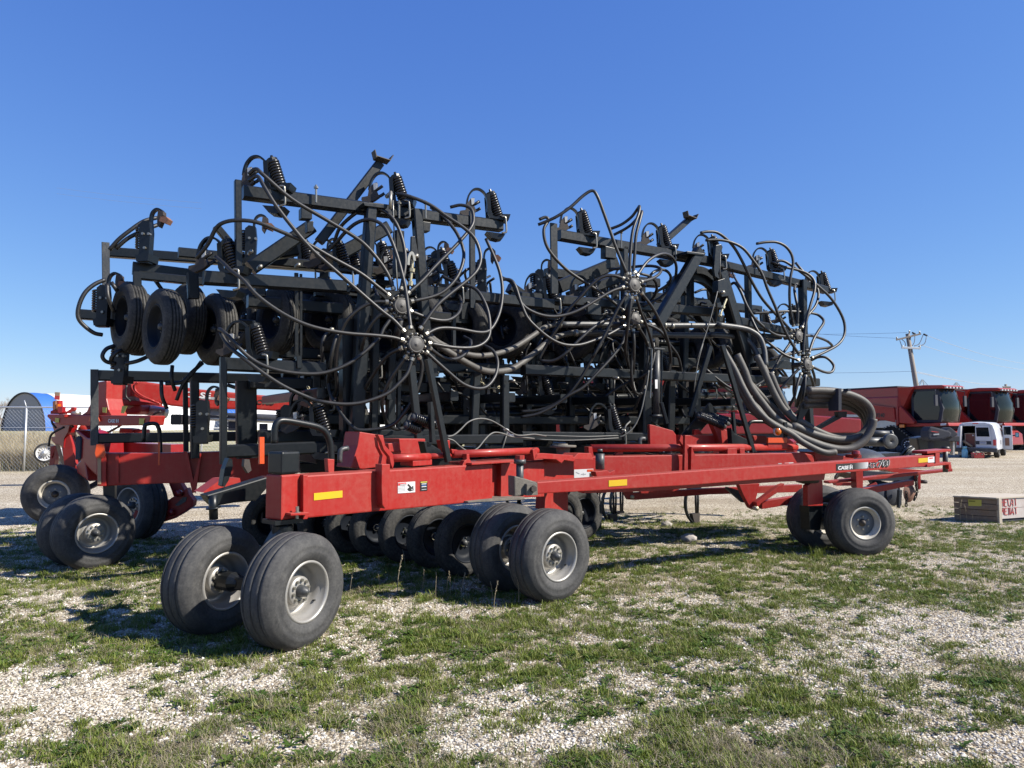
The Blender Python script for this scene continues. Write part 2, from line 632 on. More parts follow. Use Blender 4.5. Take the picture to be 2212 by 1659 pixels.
BARE = [(80, 1490, 190, 40), (240, 1540, 130, 25), (930, 1312, 210, 26), (1440, 1470, 150, 38), (1920, 1345, 230, 38),
        (2130, 1390, 170, 60), (1830, 1430, 90, 25), (2150, 1600, 140, 50), (690, 1600, 120, 30), (1720, 1570, 120, 22),
        (560, 1480, 130, 18), (1020, 1520, 120, 22), (1190, 1610, 110, 22), (1510, 1300, 90, 14), (2080, 1210, 160, 16),
        (30, 1660, 60, 30), (1000, 1610, 60, 40), (1300, 1560, 60, 14), (1500, 1120, 150, 10), (1560, 1180, 90, 8)]
LUSH = [(1150, 1370, 260, 40), (1420, 1640, 330, 60), (1300, 1420, 90, 20), (460, 1330, 120, 25), (1760, 1370, 90, 25),
        (200, 1640, 200, 40), (1590, 1250, 260, 45), (950, 1380, 200, 25), (2080, 1470, 120, 30), (1850, 1560, 120, 30)]


def to_px(x, y):
    yy = y * CP - (0 - CAM_H) * -SP * -1   # forward component of (x, y, -CAM_H)
    fwd = y * CP + (-CAM_H) * SP
    upc = -y * SP + (-CAM_H) * CP
    fwd = np.maximum(fwd, 0.05)
    return 1106 + FPX * x / fwd, 829.5 - FPX * upc / fwd


def veg(x, y):
    u, v = to_px(x, y)
    n = fbm(x * 0.9, y * 0.9, 3) * 0.55 + fbm(x * 3.1 + 9, y * 3.1, 5) * 0.45
    n = 0.72 * n + 0.28 * vnoise(x * 11, y * 11, 9)
    g = (n - 0.5) * 2.8 + 0.68
    for a, b, c, d in BARE:
        g = g - 0.62 * np.exp(-(((u - a) / c) ** 2 + ((v - b) / d) ** 2))
    for a, b, c, d in LUSH:
        g = g + 0.30 * np.exp(-(((u - a) / c) ** 2 + ((v - b) / d) ** 2))
    # gravel lot beyond the weedy strip
    lim = 11.8 + 0.12 * x + 1.4 * (vnoise(x * 0.4, y * 0.2, 11) - 0.5)
    lim = np.where(x < -4, lim - 1.2, lim)
    g = g - np.clip((y - lim) / 2.6, 0, 2.2)
    return np.clip(g, 0, 1)
# ------------------------------------------------------------------ ground sheet
def axis(lo, hi, step, far_lo, far_hi):
    a = list(np.arange(lo, hi + 1e-6, step))
    s, x = step, hi
    while x < far_hi:
        s *= 1.22; x += s; a.append(x)
    s, x = step, lo
    pre = []
    while x > far_lo:
        s *= 1.22; x -= s; pre.append(x)
    return np.array(pre[::-1] + a)


def field_z(x, y):
    """tall-grass field behind the fence on the left lies a bit higher"""
    e = np.clip((y - 25.6) / 3.5, 0, 1) * np.clip((-1.0 - x) / 6.0, 0, 1) * np.clip((200 - y) / 60, 0, 1)
    return e * 0.45


def ground_z(x, y):
    near = np.clip((22 - y) / 6, 0, 1)
    return (fbm(x * 1.3, y * 1.3, 21) - 0.5) * 0.045 * near + field_z(x, y)


XS = axis(-11.0, 14.0, 0.13, -2500, 2500)
YS = axis(2.0, 17.0, 0.13, -400, 3500)
gx, gy = np.meshgrid(XS, YS)
gz = ground_z(gx, gy)
nx, ny = len(XS), len(YS)
V = np.stack([gx.ravel(), gy.ravel(), gz.ravel()], 1)
idx = np.arange(nx * ny).reshape(ny, nx)
F = np.stack([idx[:-1, :-1].ravel(), idx[:-1, 1:].ravel(), idx[1:, 1:].ravel(), idx[1:, :-1].ravel()], 1)
me = bpy.data.meshes.new('ground')
me.from_pydata(V.tolist(), [], F.tolist())
me.polygons.foreach_set('use_smooth', [True] * len(me.polygons))
at = me.attributes.new('veg', 'FLOAT', 'POINT')
at.data.foreach_set('value', veg(gx, gy).ravel().astype(np.float32))
at = me.attributes.new('field', 'FLOAT', 'POINT')
fl = np.clip((gy - 25.2) / 1.2, 0, 1) * np.clip((2 - gx) / 4, 0, 1)
fl = np.maximum(fl, np.clip((gy - 75) / 10, 0, 1))
at.data.foreach_set('value', fl.ravel().astype(np.float32))
ground = bpy.data.objects.new('ground', me)
COL.objects.link(ground)
ground['kind'] = 'structure'

m, nt, p = new_mat('gravel_ground')
tc = N(nt, 'ShaderNodeTexCoord')
vor = N(nt, 'ShaderNodeTexVoronoi', Scale=46.0)
vor2 = N(nt, 'ShaderNodeTexVoronoi', Scale=24.0)
big = N(nt, 'ShaderNodeTexNoise', Scale=0.45, Detail=6.0, Roughness=0.6)
fine = N(nt, 'ShaderNodeTexNoise', Scale=90.0, Detail=3.0)
mid = N(nt, 'ShaderNodeTexNoise', Scale=5.0, Detail=6.0, Roughness=0.7)
for x in (vor, vor2, big, fine, mid):
    nt.links.new(tc.outputs['Object'], x.inputs['Vector'])
bw = N(nt, 'ShaderNodeSeparateColor')
nt.links.new(vor.outputs['Color'], bw.inputs[0])
st = ramp(nt, bw.outputs[0], [(0.0, (0.30, 0.25, 0.18)), (0.35, (0.52, 0.465, 0.365)), (0.7, (0.65, 0.60, 0.49)), (1.0, (0.78, 0.74, 0.64))])
gap = N(nt, 'ShaderNodeMapRange')
gap.inputs[1].default_value = 0.50
gap.inputs[2].default_value = 0.72
nt.links.new(vor.outputs['Distance'], gap.inputs[0])
c = mixc(nt, gap.outputs[0], st.outputs[0], (0.15, 0.12, 0.09))
bg2 = ramp(nt, big.outputs[0], [(0.3, (0.80, 0.76, 0.70)), (0.7, (1.0, 0.99, 0.97))])
mm = nt.nodes.new('ShaderNodeMix'); mm.data_type = 'RGBA'; mm.blend_type = 'MULTIPLY'
mm.inputs[0].default_value = 1.0
nt.links.new(c, mm.inputs[6]); nt.links.new(bg2.outputs[0], mm.inputs[7])
av = N(nt, 'ShaderNodeAttribute', attribute_name='veg')
soil = ramp(nt, mid.outputs[0], [(0.3, (0.085, 0.075, 0.04)), (0.5, (0.17, 0.14, 0.09)), (0.7, (0.34, 0.29, 0.21))])
ml = N(nt, 'ShaderNodeMath', operation='MULTIPLY')
nt.links.new(av.outputs['Fac'], ml.inputs[0])
mr = N(nt, 'ShaderNodeMapRange')
mr.inputs[1].default_value = 0.35; mr.inputs[2].default_value = 0.62
mr.inputs[3].default_value = 0.10; mr.inputs[4].default_value = 0.75
nt.links.new(mid.outputs[0], mr.inputs[0])
nt.links.new(mr.outputs[0], ml.inputs[1])
c = mixc(nt, ml.outputs[0], mm.outputs[2], soil.outputs[0])
af = N(nt, 'ShaderNodeAttribute', attribute_name='field')
fcol = ramp(nt, big.outputs[0], [(0.3, (0.20, 0.20, 0.09)), (0.55, (0.36, 0.32, 0.19)), (0.8, (0.5, 0.43, 0.28))])
# faint wheel tracks and darker bands across the open lot
mpt = N(nt, 'ShaderNodeMapping')
mpt.inputs['Scale'].default_value = (0.06, 0.55, 1)
mpt.inputs['Rotation'].default_value = (0, 0, 0.08)
nt.links.new(tc.outputs['Object'], mpt.inputs[0])
trk = N(nt, 'ShaderNodeTexNoise', Scale=1.0, Detail=5.0, Roughness=0.62)
nt.links.new(mpt.outputs[0], trk.inputs['Vector'])
tr = ramp(nt, trk.outputs[0], [(0.30, (0.66, 0.62, 0.55)), (0.46, (0.92, 0.90, 0.86)), (0.6, (1.0, 1.0, 1.0))])
mt_ = nt.nodes.new('ShaderNodeMix'); mt_.data_type = 'RGBA'; mt_.blend_type = 'MULTIPLY'
mt_.inputs[0].default_value = 0.8
nt.links.new(c, mt_.inputs[6]); nt.links.new(tr.outputs[0], mt_.inputs[7])
c = mt_.outputs[2]
c = mixc(nt, af.outputs['Fac'], c, fcol.outputs[0])
nt.links.new(c, p.inputs['Base Color'])
p.inputs['Roughness'].default_value = 0.9
p.inputs['Specular IOR Level'].default_value = 0.15
b1n = N(nt, 'ShaderNodeBump', Strength=0.9, Distance=0.012)
b1n.invert = True
nt.links.new(vor.outputs['Distance'], b1n.inputs['Height'])
b2n = N(nt, 'ShaderNodeBump', Strength=0.6, Distance=0.02)
nt.links.new(mid.outputs[0], b2n.inputs['Height'])
nt.links.new(b1n.outputs[0], b2n.inputs['Normal'])
nt.links.new(b2n.outputs[0], p.inputs['Normal'])
me.materials.append(m)

# ------------------------------------------------------------------ scattered ground cover


def leafmat(name, stops, trans=0.25):
    m, nt, p = new_mat(name)
    oi = N(nt, 'ShaderNodeObjectInfo')
    r = ramp(nt, oi.outputs['Random'], stops)
    tc = N(nt, 'ShaderNodeTexCoord')
    n1 = N(nt, 'ShaderNodeTexNoise', Scale=30.0, Detail=2.0)
    nt.links.new(tc.outputs['Object'], n1.inputs['Vector'])
    c = mixc(nt, n1.outputs[0], r.outputs[0], tuple(x * 0.6 for x in stops[len(stops) // 2][1]))
    nt.links.new(c, p.inputs['Base Color'])
    p.inputs['Roughness'].default_value = 0.55
    p.inputs['Specular IOR Level'].default_value = 0.3
    tr = N(nt, 'ShaderNodeBsdfTranslucent')
    nt.links.new(c, tr.inputs['Color'])
    mx = N(nt, 'ShaderNodeMixShader')
    mx.inputs[0].default_value = trans
    nt.links.new(p.outputs[0], mx.inputs[1]); nt.links.new(tr.outputs[0], mx.inputs[2])
    out = [n for n in nt.nodes if n.type == 'OUTPUT_MATERIAL'][0]
    nt.links.new(mx.outputs[0], out.inputs[0])
    return m


GRASS = leafmat('grass_blades', [(0.0, (0.085, 0.150, 0.012)), (0.45, (0.155, 0.225, 0.025)), (0.8, (0.23, 0.26, 0.05)), (1.0, (0.40, 0.35, 0.15))])
WEED = leafmat('weed_leaves', [(0.0, (0.045, 0.095, 0.012)), (0.6, (0.085, 0.145, 0.022)), (1.0, (0.16, 0.19, 0.045))])
MOSS = leafmat('moss_green', [(0.0, (0.07, 0.115, 0.012)), (0.6, (0.11, 0.16, 0.02)), (1.0, (0.19, 0.20, 0.05))])
STRAW = leafmat('dry_straw', [(0.0, (0.26, 0.21, 0.13)), (0.5, (0.40, 0.34, 0.23)), (1.0, (0.55, 0.48, 0.35))])
STONE, nt, p = new_mat('gravel_stones')
oi = N(nt, 'ShaderNodeObjectInfo')
r = ramp(nt, oi.outputs['Random'], [(0.0, (0.26, 0.22, 0.16)), (0.25, (0.50, 0.45, 0.37)), (0.6, (0.68, 0.63, 0.54)), (1.0, (0.82, 0.79, 0.71))])
tc = N(nt, 'ShaderNodeTexCoord')
n1 = N(nt, 'ShaderNodeTexNoise', Scale=60.0, Detail=3.0)
nt.links.new(tc.outputs['Object'], n1.inputs['Vector'])
mm = nt.nodes.new('ShaderNodeMix'); mm.data_type = 'RGBA'; mm.blend_type = 'MULTIPLY'
mm.inputs[0].default_value = 0.35
nt.links.new(r.outputs[0], mm.inputs[6]); nt.links.new(n1.outputs[0], mm.inputs[7])
nt.links.new(mm.outputs[2], p.inputs['Base Color'])
p.inputs['Roughness'].default_value = 0.9
p.inputs['Specular IOR Level'].default_value = 0.2


def template(name, V, F, mat):
    me = bpy.data.meshes.new(name)
    me.from_pydata([tuple(v) for v in V], [], F)
    me.materials.append(mat)
    me.polygons.foreach_set('use_smooth', [name != 'pebble'] * len(me.polygons))
    return bpy.data.objects.new(name, me)


def blade(rn, h, wd, lean, ang, x=0, y=0, seg=3):
    V, F = [], []
    ca, sa = math.cos(ang), math.sin(ang)
    for i in range(seg + 1):
        t = i / seg
        o = lean * h * t * t
        z = h * t * (1 - 0.25 * lean * t)
        w_ = wd * (1 - t) ** 0.7 if i < seg else 0
        px, py = x + ca * o, y + sa * o
        if i < seg:
            V += [(px - sa * w_ / 2, py + ca * w_ / 2, z), (px + sa * w_ / 2, py - ca * w_ / 2, z)]
        else:
            V.append((px, py, z))
    for i in range(seg - 1):
        F.append((2 * i, 2 * i + 1, 2 * i + 3, 2 * i + 2))
    F.append((2 * seg - 2, 2 * seg - 1, 2 * seg))
    return V, F


def tuft(seed, n, hmin, hmax, wd, spread, lean=(0.2, 1.0), seg=3):
    rn = random.Random(seed)
    return join(*[blade(rn, rn.uniform(hmin, hmax), wd * rn.uniform(.7, 1.3), rn.uniform(*lean), rn.uniform(0, 6.283),
                        rn.gauss(0, spread), rn.gauss(0, spread), seg) for _ in range(n)])


def rosette(seed, n, L, wd):
    rn = random.Random(seed)
    parts = []
    for k in range(n):
        a = 6.283 * k / n + rn.uniform(-.4, .4)
        l = L * rn.uniform(.6, 1.15); w_ = wd * rn.uniform(.7, 1.2)
        up = rn.uniform(.25, 1.1)
        ca, sa = math.cos(a), math.sin(a)
        V, F = [], []
        for i, (t, ww) in enumerate(((0, .15), (.35, .75), (.7, 1.0), (1.0, 0.05))):
            r_ = l * t * (1 - .3 * up * t * .5)
            z = l * up * t * (1 - .55 * t) + .004
            for s, dz in ((-1, .12 * w_), (0, 0), (1, .12 * w_)):
                V.append((ca * r_ - sa * s * ww * w_ / 2, sa * r_ + ca * s * ww * w_ / 2, z + dz))
        for i in range(3):
            for s in (0, 1):
                q = i * 3 + s
                F.append((q, q + 1, q + 4, q + 3))
        parts.append((V, F))
    return join(*parts)


def pebble(seed):
    rn = random.Random(seed)
    bm = bmesh.new()
    bmesh.ops.create_icosphere(bm, subdivisions=1, radius=1.0)
    for v in bm.verts:
        v.co *= rn.uniform(0.72, 1.2)
        v.co.z *= 0.62
        v.co.x *= 1.15
    V = [v.co.copy() for v in bm.verts]; F = [tuple(v.index for v in f.verts) for f in bm.faces]
    bm.free()
    return V, F


def collect(name, objs):
    c = bpy.data.collections.new(name)
    for o in objs: c.objects.link(o)
    return c


def scatter(name, coll, pts, rot, scl, idx, label=None):
    me = bpy.data.meshes.new(name)
    me.from_pydata([tuple(q) for q in pts], [], [])
    me.attributes.new('rot', 'FLOAT_VECTOR', 'POINT').data.foreach_set('vector', np.asarray(rot, np.float32).ravel())
    me.attributes.new('scl', 'FLOAT', 'POINT').data.foreach_set('value', np.asarray(scl, np.float32))
    me.attributes.new('pick', 'INT', 'POINT').data.foreach_set('value', np.asarray(idx, np.int32))
    o = bpy.data.objects.new(name, me)
    COL.objects.link(o)
    o['kind'] = 'stuff'
    if label: o['label'] = label
    ng = bpy.data.node_groups.new(name + '_scatter', 'GeometryNodeTree')
    ng.interface.new_socket('Geometry', in_out='INPUT', socket_type='NodeSocketGeometry')
    ng.interface.new_socket('Geometry', in_out='OUTPUT', socket_type='NodeSocketGeometry')
    gi = ng.nodes.new('NodeGroupInput'); go = ng.nodes.new('NodeGroupOutput')
    ip = ng.nodes.new('GeometryNodeInstanceOnPoints')
    ci = ng.nodes.new('GeometryNodeCollectionInfo')
    ci.inputs['Collection'].default_value = coll
    ci.inputs['Separate Children'].default_value = True
    ci.inputs['Reset Children'].default_value = True
    def attr(nm, ty):
        n = ng.nodes.new('GeometryNodeInputNamedAttribute')
        n.data_type = ty
        n.inputs['Name'].default_value = nm
        return n.outputs['Attribute']
    L = ng.links.new
    L(gi.outputs[0], ip.inputs['Points'])
    L(ci.outputs[0], ip.inputs['Instance'])
    ip.inputs['Pick Instance'].default_value = True
    L(attr('pick', 'INT'), ip.inputs['Instance Index'])
    L(attr('rot', 'FLOAT_VECTOR'), ip.inputs['Rotation'])
    L(attr('scl', 'FLOAT'), ip.inputs['Scale'])
    L(ip.outputs[0], go.inputs[0])
    md = o.modifiers.new('scatter', 'NODES')
    md.node_group = ng
    return o


def sample_wedge(n, y0, y1, power=1.0, margin=1.08):
    """points on the ground in front of the camera, a bit wider than the view"""
    k = 0.722 * margin
    t = rng.random(n)
    y = (y0 ** (2 - power) + t * (y1 ** (2 - power) - y0 ** (2 - power))) ** (1 / (2 - power)) if power != 2 else y0 * (y1 / y0) ** t
    x = (rng.random(n) * 2 - 1) * (k * y + 0.8)
    return x, y


WHEELSPOTS = []   # kept clear of stones

# pebbles
peb = collect('pebble_shapes', [template('pebble', *pebble(s), STONE) for s in range(6)])
x, y = sample_wedge(190000, 3.1, 12.5, 1.55)
vg = veg(x, y)
keep = rng.random(len(x)) > vg * 0.72
x, y = x[keep], y[keep]
z = ground_z(x, y) + 0.002
s = 0.0046 + 0.0075 * rng.random(len(x)) ** 2.4
scatter('gravel', peb, np.stack([x, y, z], 1), rng.random((len(x), 3)) * [0.7, 0.7, 6.28], s, rng.integers(0, 6, len(x)), 'crushed pale limestone gravel')

# low grass and weeds
gt = [template('grass_tuft', *tuft(s, 11, .015, .045, .006, .018), GRASS) for s in range(4)]
gt += [template('grass_tuft', *tuft(20 + s, 12, .02, .065, .0065, .02, (.1, .9)), GRASS) for s in range(3)]
gt += [template('grass_tuft', *tuft(40 + s, 16, .02, .07, .0032, .035, (.6, 1.9)), STRAW) for s in range(3)]
grasses = collect('grass_shapes', gt)
x, y = sample_wedge(230000, 3.1, 15.0, 1.35)
vg = veg(x, y)
cl = 0.25 * fbm(x * 2.3, y * 2.3, 61) + 0.40 * vnoise(x * 7, y * 7, 62) + 0.35 * vnoise(x * 17, y * 17, 63)
keep = rng.random(len(x)) < np.clip(vg * 1.0 - 0.05, 0, 1) ** 1.2 * np.clip(0.10 + (cl - 0.44) * 5.0, 0.04, 1)
x, y, cl = x[keep], y[keep], cl[keep]
k = rng.integers(0, 7, len(x))
dry = rng.random(len(x)) < np.clip(0.08 + (fbm(x * 0.8, y * 0.8, 77) - .5) * 1.1, .03, .45)
k = np.where(dry, rng.integers(7, 10, len(x)), k)
sc = 0.55 + 0.6 * rng.random(len(x))
rot = np.stack([rng.normal(0, .15, len(x)), rng.normal(0, .15, len(x)), rng.random(len(x)) * 6.28], 1)
scatter('low_grass', grasses, np.stack([x, y, ground_z(x, y)], 1), rot, sc, k, 'short sparse spring grass growing through the gravel')

wt = [template('weed', *rosette(s, 7, .05, .015), WEED) for s in range(4)]
wt += [template('weed', *rosette(10 + s, 8, .035, .011), WEED) for s in range(3)]
wt += [template('moss_tuft', *tuft(80 + s, 60, .008, .028, .0032, .030, (.1, 1.2), 2), MOSS) for s in range(3)]
weeds = collect('weed_shapes', wt)
x, y = sample_wedge(90000, 3.1, 14.0, 1.3)
vg = veg(x, y)
cl = fbm(x * 1.7 + 31, y * 1.7, 91)
keep = rng.random(len(x)) < np.clip(vg - 0.15, 0, 1) * np.clip((0.5 * cl + 0.5 * vnoise(x * 8, y * 8, 95) - 0.45) * 6, 0.04, 1)
x, y = x[keep], y[keep]
mossy = fbm(x * 1.2, y * 1.2 + 50, 93) > 0.55
k = np.where(mossy & (rng.random(len(x)) < .7), rng.integers(7, 10, len(x)), rng.integers(0, 7, len(x)))
rot = np.stack([rng.normal(0, .1, len(x)), rng.normal(0, .1, len(x)), rng.random(len(x)) * 6.28], 1)
scatter('broadleaf_weeds', weeds, np.stack([x, y, ground_z(x, y)], 1), rot, 0.6 + 0.75 * rng.random(len(x)), k, 'low broad-leaved weeds and moss')

# fallen straw
def stalk(seed):
    rn = random.Random(seed)
    L = .16
    pts = [(-L / 2, 0, .004), (-L / 5, rn.uniform(-.02, .02), .014), (L / 5, rn.uniform(-.02, .02), .012), (L / 2, 0, .005)]
    return tube(pts, .0011, 3)
st_ = collect('straw_shapes', [template('straw', *stalk(s), STRAW) for s in range(5)])
x, y = sample_wedge(34000, 3.1, 13.0, 1.3)
keep = rng.random(len(x)) < (0.25 + 0.75 * veg(x, y))
x, y = x[keep], y[keep]
rot = np.stack([rng.normal(0, .15, len(x)), rng.normal(0, .18, len(x)), rng.random(len(x)) * 6.28], 1)
scatter('straw_litter', st_, np.stack([x, y, ground_z(x, y) + .006], 1), rot, 0.25 + 0.9 * rng.random(len(x)) ** 2.5, rng.integers(0, 5, len(x)), 'fallen dry stalks on the gravel')

# taller spring clumps seen singly (beside the wheels)
def big_tuft(u, v, sc, label):
    g = gnd(u, v)
    V, F = tuft(int(u), 70, .07, .20, .0055, .045, (.1, .75), 4)
    o = mk('grass_clump', [(a * sc, b * sc, c * sc) for a, b, c in V], F, GRASS, None, True, True)
    o.location = (g.x, g.y, 0)
    tag(o, label, 'grass clump')
big_tuft(1768, 1203, 1.0, 'tall bright green grass clump growing against the right-hand caster wheels')
big_tuft(1915, 1128, .8, 'green grass clump on gravel below the wooden crate')
big_tuft(1335, 1232, .7, 'grass clump just right of the middle road wheel')
big_tuft(720, 1368, .5, 'small grass clump at the foot of the nearest wheel')

# dry field stand behind the fence
REED = leafmat('dry_reeds', [(0.0, (0.42, 0.33, 0.18)), (0.5, (0.60, 0.50, 0.31)), (1.0, (0.78, 0.69, 0.48))], .35)
REEDG = leafmat('field_grass', [(0.0, (0.20, 0.24, 0.09)), (1.0, (0.36, 0.36, 0.16))], .35)
ft = [template('reed_tuft', *tuft(120 + s, 26, .35, .85, .018, .10, (.05, .5)), REED) for s in range(4)]
ft += [template('reed_tuft', *tuft(140 + s, 30, .25, .6, .018, .12, (.1, .6)), REEDG) for s in range(2)]
fts = collect('reed_shapes', ft)
n = 16000
y = 25.6 + 14 * rng.random(n) ** 1.6
x = -(0.50 + 0.28 * rng.random(n)) * y
keep = rng.random(n) < .9
x, y = x[keep], y[keep]
grn = np.clip((y - 28) / 10, 0.08, .65)
k = np.where(rng.random(len(x)) < grn, rng.integers(4, 6, len(x)), rng.integers(0, 4, len(x)))
rot = np.stack([rng.normal(0, .12, len(x)), rng.normal(0, .12, len(x)), rng.random(len(x)) * 6.28], 1)
scatter('tall_dry_grass', fts, np.stack([x, y, ground_z(x, y)], 1), rot, 0.6 + 0.7 * rng.random(len(x)), k, 'tall dry grass standing beyond the chain-link fence')

# upright dead weed stalks in the foreground
def seed_stalk(seed, h):
    rn = random.Random(seed)
    b = rn.uniform(-.25, .25)
    pts = [Vector((b * h * t * t + rn.uniform(-.004, .004), rn.uniform(-.006, .006), h * t)) for t in (0, .25, .5, .75, 1)]
    parts = [tube(catmull(pts, 3), [.013] * 12 + [.006], 4)]
    for i in range(9):
        t = .55 + .45 * i / 9
        q = Vector((b * h * t * t, 0, h * t))
        d = Vector((rn.uniform(-1, 1), rn.uniform(-1, 1), 1)).normalized() * rn.uniform(.04, .08)
        parts.append(tube([q, q + d * .5, q + d], [.006, .018, .004], 4))
    return join(*parts)
stems = [seed_stalk(s, 1.0) for s in range(4)]
ORD = ['first', 'second', 'third', 'fourth', 'fifth', 'sixth', 'seventh', 'eighth', 'ninth', 'tenth', 'eleventh', 'twelfth', 'thirteenth', 'fourteenth', 'fifteenth', 'sixteenth', 'seventeenth', 'eighteenth']
spots = e6((340, 610, .2), (355, 400, .13), (390, 475, .13), (270, 390, .12), (500, 600, .12), (515, 560, .10), (580, 645, .13),
           (648, 640, .11), (675, 640, .14), (705, 640, .10), (740, 645, .13), (845, 620, .11), (940, 690, .12), (1098, 680, .15),
           (45, 630, .15), (230, 610, .1), (770, 650, .09), (640, 520, .08)) + \
    d2((640, 960, .2), (800, 980, .16), (1080, 1000, .12), (1250, 960, .11), (1420, 980, .13), (950, 1000, .08)) + \
    b3((190, 1130, .15), (390, 1070, .14), (790, 1020, .15), (570, 1060, .1), (1180, 700, .1), (1265, 1110, .08))
STALK_LABELS = {}
for grp, txt in ((range(0, 18), '%s dead weed stalk from the left in front of the packer tyres'), (range(18, 24), '%s dead weed stalk from the left before the wooden crate'), (range(24, 30), '%s dead weed stalk from the left around the middle road wheel')):
    for r_, i in enumerate(sorted(grp, key=lambda j: spots[j][0])):
        STALK_LABELS[i] = txt % ORD[r_]
for i, (u, v, h) in enumerate(spots):
    g = gnd(u, v)
    q = stems[i % 4]
    if i < 4:
        o = mk('dry_weed_stalk', *q, STRAW, None, True, True)
        stems[i % 4] = o
    else:
        o = q.copy(); COL.objects.link(o)
    o.location = g; o.scale = (h * 1.5, h * 1.5, h * 1.9); o.rotation_euler = (0, 0, i * 1.3)
    tag(o, STALK_LABELS[i], 'dry weed', 'dead weed stalks in the gravel')

# stones lying about
def rock(u, v, s, label, mat=ROCKM):
    g = gnd(u, v)
    bm = bmesh.new()
    bmesh.ops.create_icosphere(bm, subdivisions=3, radius=s)
    for vtx in bm.verts:
        q = vtx.co.copy()
        f = 1 + 0.25 * (mathutils_noise(q * (2.2 / s)))
        vtx.co = Vector((q.x * 1.25 * f, q.y * f, q.z * 0.8 * f))
    V = [v_.co.copy() for v_ in bm.verts]; F = [tuple(v_.index for v_ in f_.verts) for f_ in bm.faces]
    bm.free()
    o = mk('rock', V, F, mat, None, True, True)
    o.location = (g.x, g.y, s * .45)
    tag(o, label, 'rock')
from mathutils import noise as _mn
mathutils_noise = lambda q: _mn.noise(q)
rock(*d7((1970, 640))[0], .09, 'grey fist-sized rock in the shade under the tow beam')
rock(*d7((1730, 480))[0], .07, 'pale crumpled stone among grass near the ground openers')

# ------------------------------------------------------------------ fence
fz = 25.0
fence = empty('chain_link_fence', (-14, fz, 0), 'galvanised chain-link fence with a leaning-top post in front of the dry grass', 'fence')
top_z = CAM_H + (915 - 880) / FPX * fz
base_z = 0.0
FX0, FX1 = -24.0, -9.0
mk('top_rail', *tube([(FX0, fz, top_z + .03), (FX1, fz, top_z - .03)], .028, 8), GALV, fence, True)
mk('tension_wire', *tube([(FX0, fz, top_z - .70), (FX1, fz, top_z - .73)], .012, 4), GALV, fence, True)
for k in range(5):
    xx = (53 - 1106) / FPX * fz - 0.12 + (k - 2) * 3.2 + (0.0 if k == 2 else .05)
    if k == 2:
        p0 = DEP(fz).at(*b1((265, 975))[0]); p1 = DEP(fz).at(*b1((290, 430))[0]); p2 = DEP(fz).at(*b1((265, 350))[0])
    else:
        p0 = Vector((xx - .1, fz, 0)); p1 = Vector((xx, fz, top_z)); p2 = Vector((xx - .15, fz, top_z + .3))
    po = mk('post', *tube([(p0.x, fz, 0), p1], .034, 8), GALV, fence, True)
    mk('arm', *tube([p1, p2], .02, 6), GALV, po, True)
W = []
sp = 0.13
hgt = top_z - .12
nw = int((FX1 - FX0 + hgt) / sp)
for k in range(nw):
    for sg in (1, -1):
        xa = FX0 + k * sp - (hgt if sg > 0 else 0)
        a = Vector((xa, fz + .02 * sg * .3, .05)); b = Vector((xa + sg * hgt if sg > 0 else xa - hgt, fz, hgt + .05))
        if sg < 0:
            a = Vector((xa, fz, .05)); b = Vector((xa - hgt, fz, hgt + .05))
        # clip to panel
        d = b - a
        t0, t1 = 0.0, 1.0
        for lim_, s_ in ((FX0, 1), (FX1, -1)):
            f0 = (lim_ - a.x) / d.x
            if (d.x * s_) > 0: t0 = max(t0, f0)
            else: t1 = min(t1, f0)
        if t1 - t0 > .02:
            W.append(tube([a + d * t0, a + d * t1], 0.0028, 3, False))
mk('wire_mesh', *join(*W), GALV, fence, kind='stuff')

# ------------------------------------------------------------------ fabric shed
def shed(name, cx, cy, ax, ln, wdt, hgt, label, blue=3.2):
    root = empty(name, (cx, cy, 0), label, 'storage shed')
    a = Vector((ax[0], ax[1], 0)).normalized()
    s = Vector((a.y, -a.x, 0))
    prof = []
    nn = 26
    for i in range(nn + 1):
        t = math.pi * i / nn
        c_, s_ = math.cos(t), math.sin(t)
        prof.append((-c_ * wdt / 2 * (1 if abs(c_) < .999 else 1), hgt * max(0.0, s_) ** 0.85))
    def ring(dist, k=1.0, wob=0):
        return [Vector((cx, cy, 0)) + a * dist + s * (x_ * k) + Vector((0, 0, z_ * k + wob * (z_ / hgt))) for x_, z_ in prof]
    def shell(d0, d1, k, nseg, mat, nm):
        rings = [ring(d0 + (d1 - d0) * i / nseg, k, 0.07 * math.sin(i * 2.4)) for i in range(nseg + 1)]
        V = [q for r_ in rings for q in r_]
        m_ = nn + 1
        F = [(i * m_ + j, i * m_ + j + 1, (i + 1) * m_ + j + 1, (i + 1) * m_ + j) for i in range(nseg) for j in range(nn)]
        return mk(nm, V, F, mat, root, True)
    shell(blue, ln, 1.0, 16, SHEDW, 'cover')
    shell(0, blue, 1.004, 2, SHEDB, 'end_band')
    r0 = ring(.12, .985)
    mk('end_wall', r0, [tuple(range(len(r0)))], SHEDG, root)
    mk('edge_trim', *tube(ring(0), .14, 6), TROUS, root, True)
    return root
shed('fabric_shed', -82.5, 120, (.46, .89), 62, 12.6, 6.9, 'long white fabric shed with a blue band and grey arched end, behind the fence')
shed('fabric_shed', -62, 150, (.75, .66), 40, 12, 5.2, 'second white and blue fabric shed glimpsed behind the mower arm', 4.5)

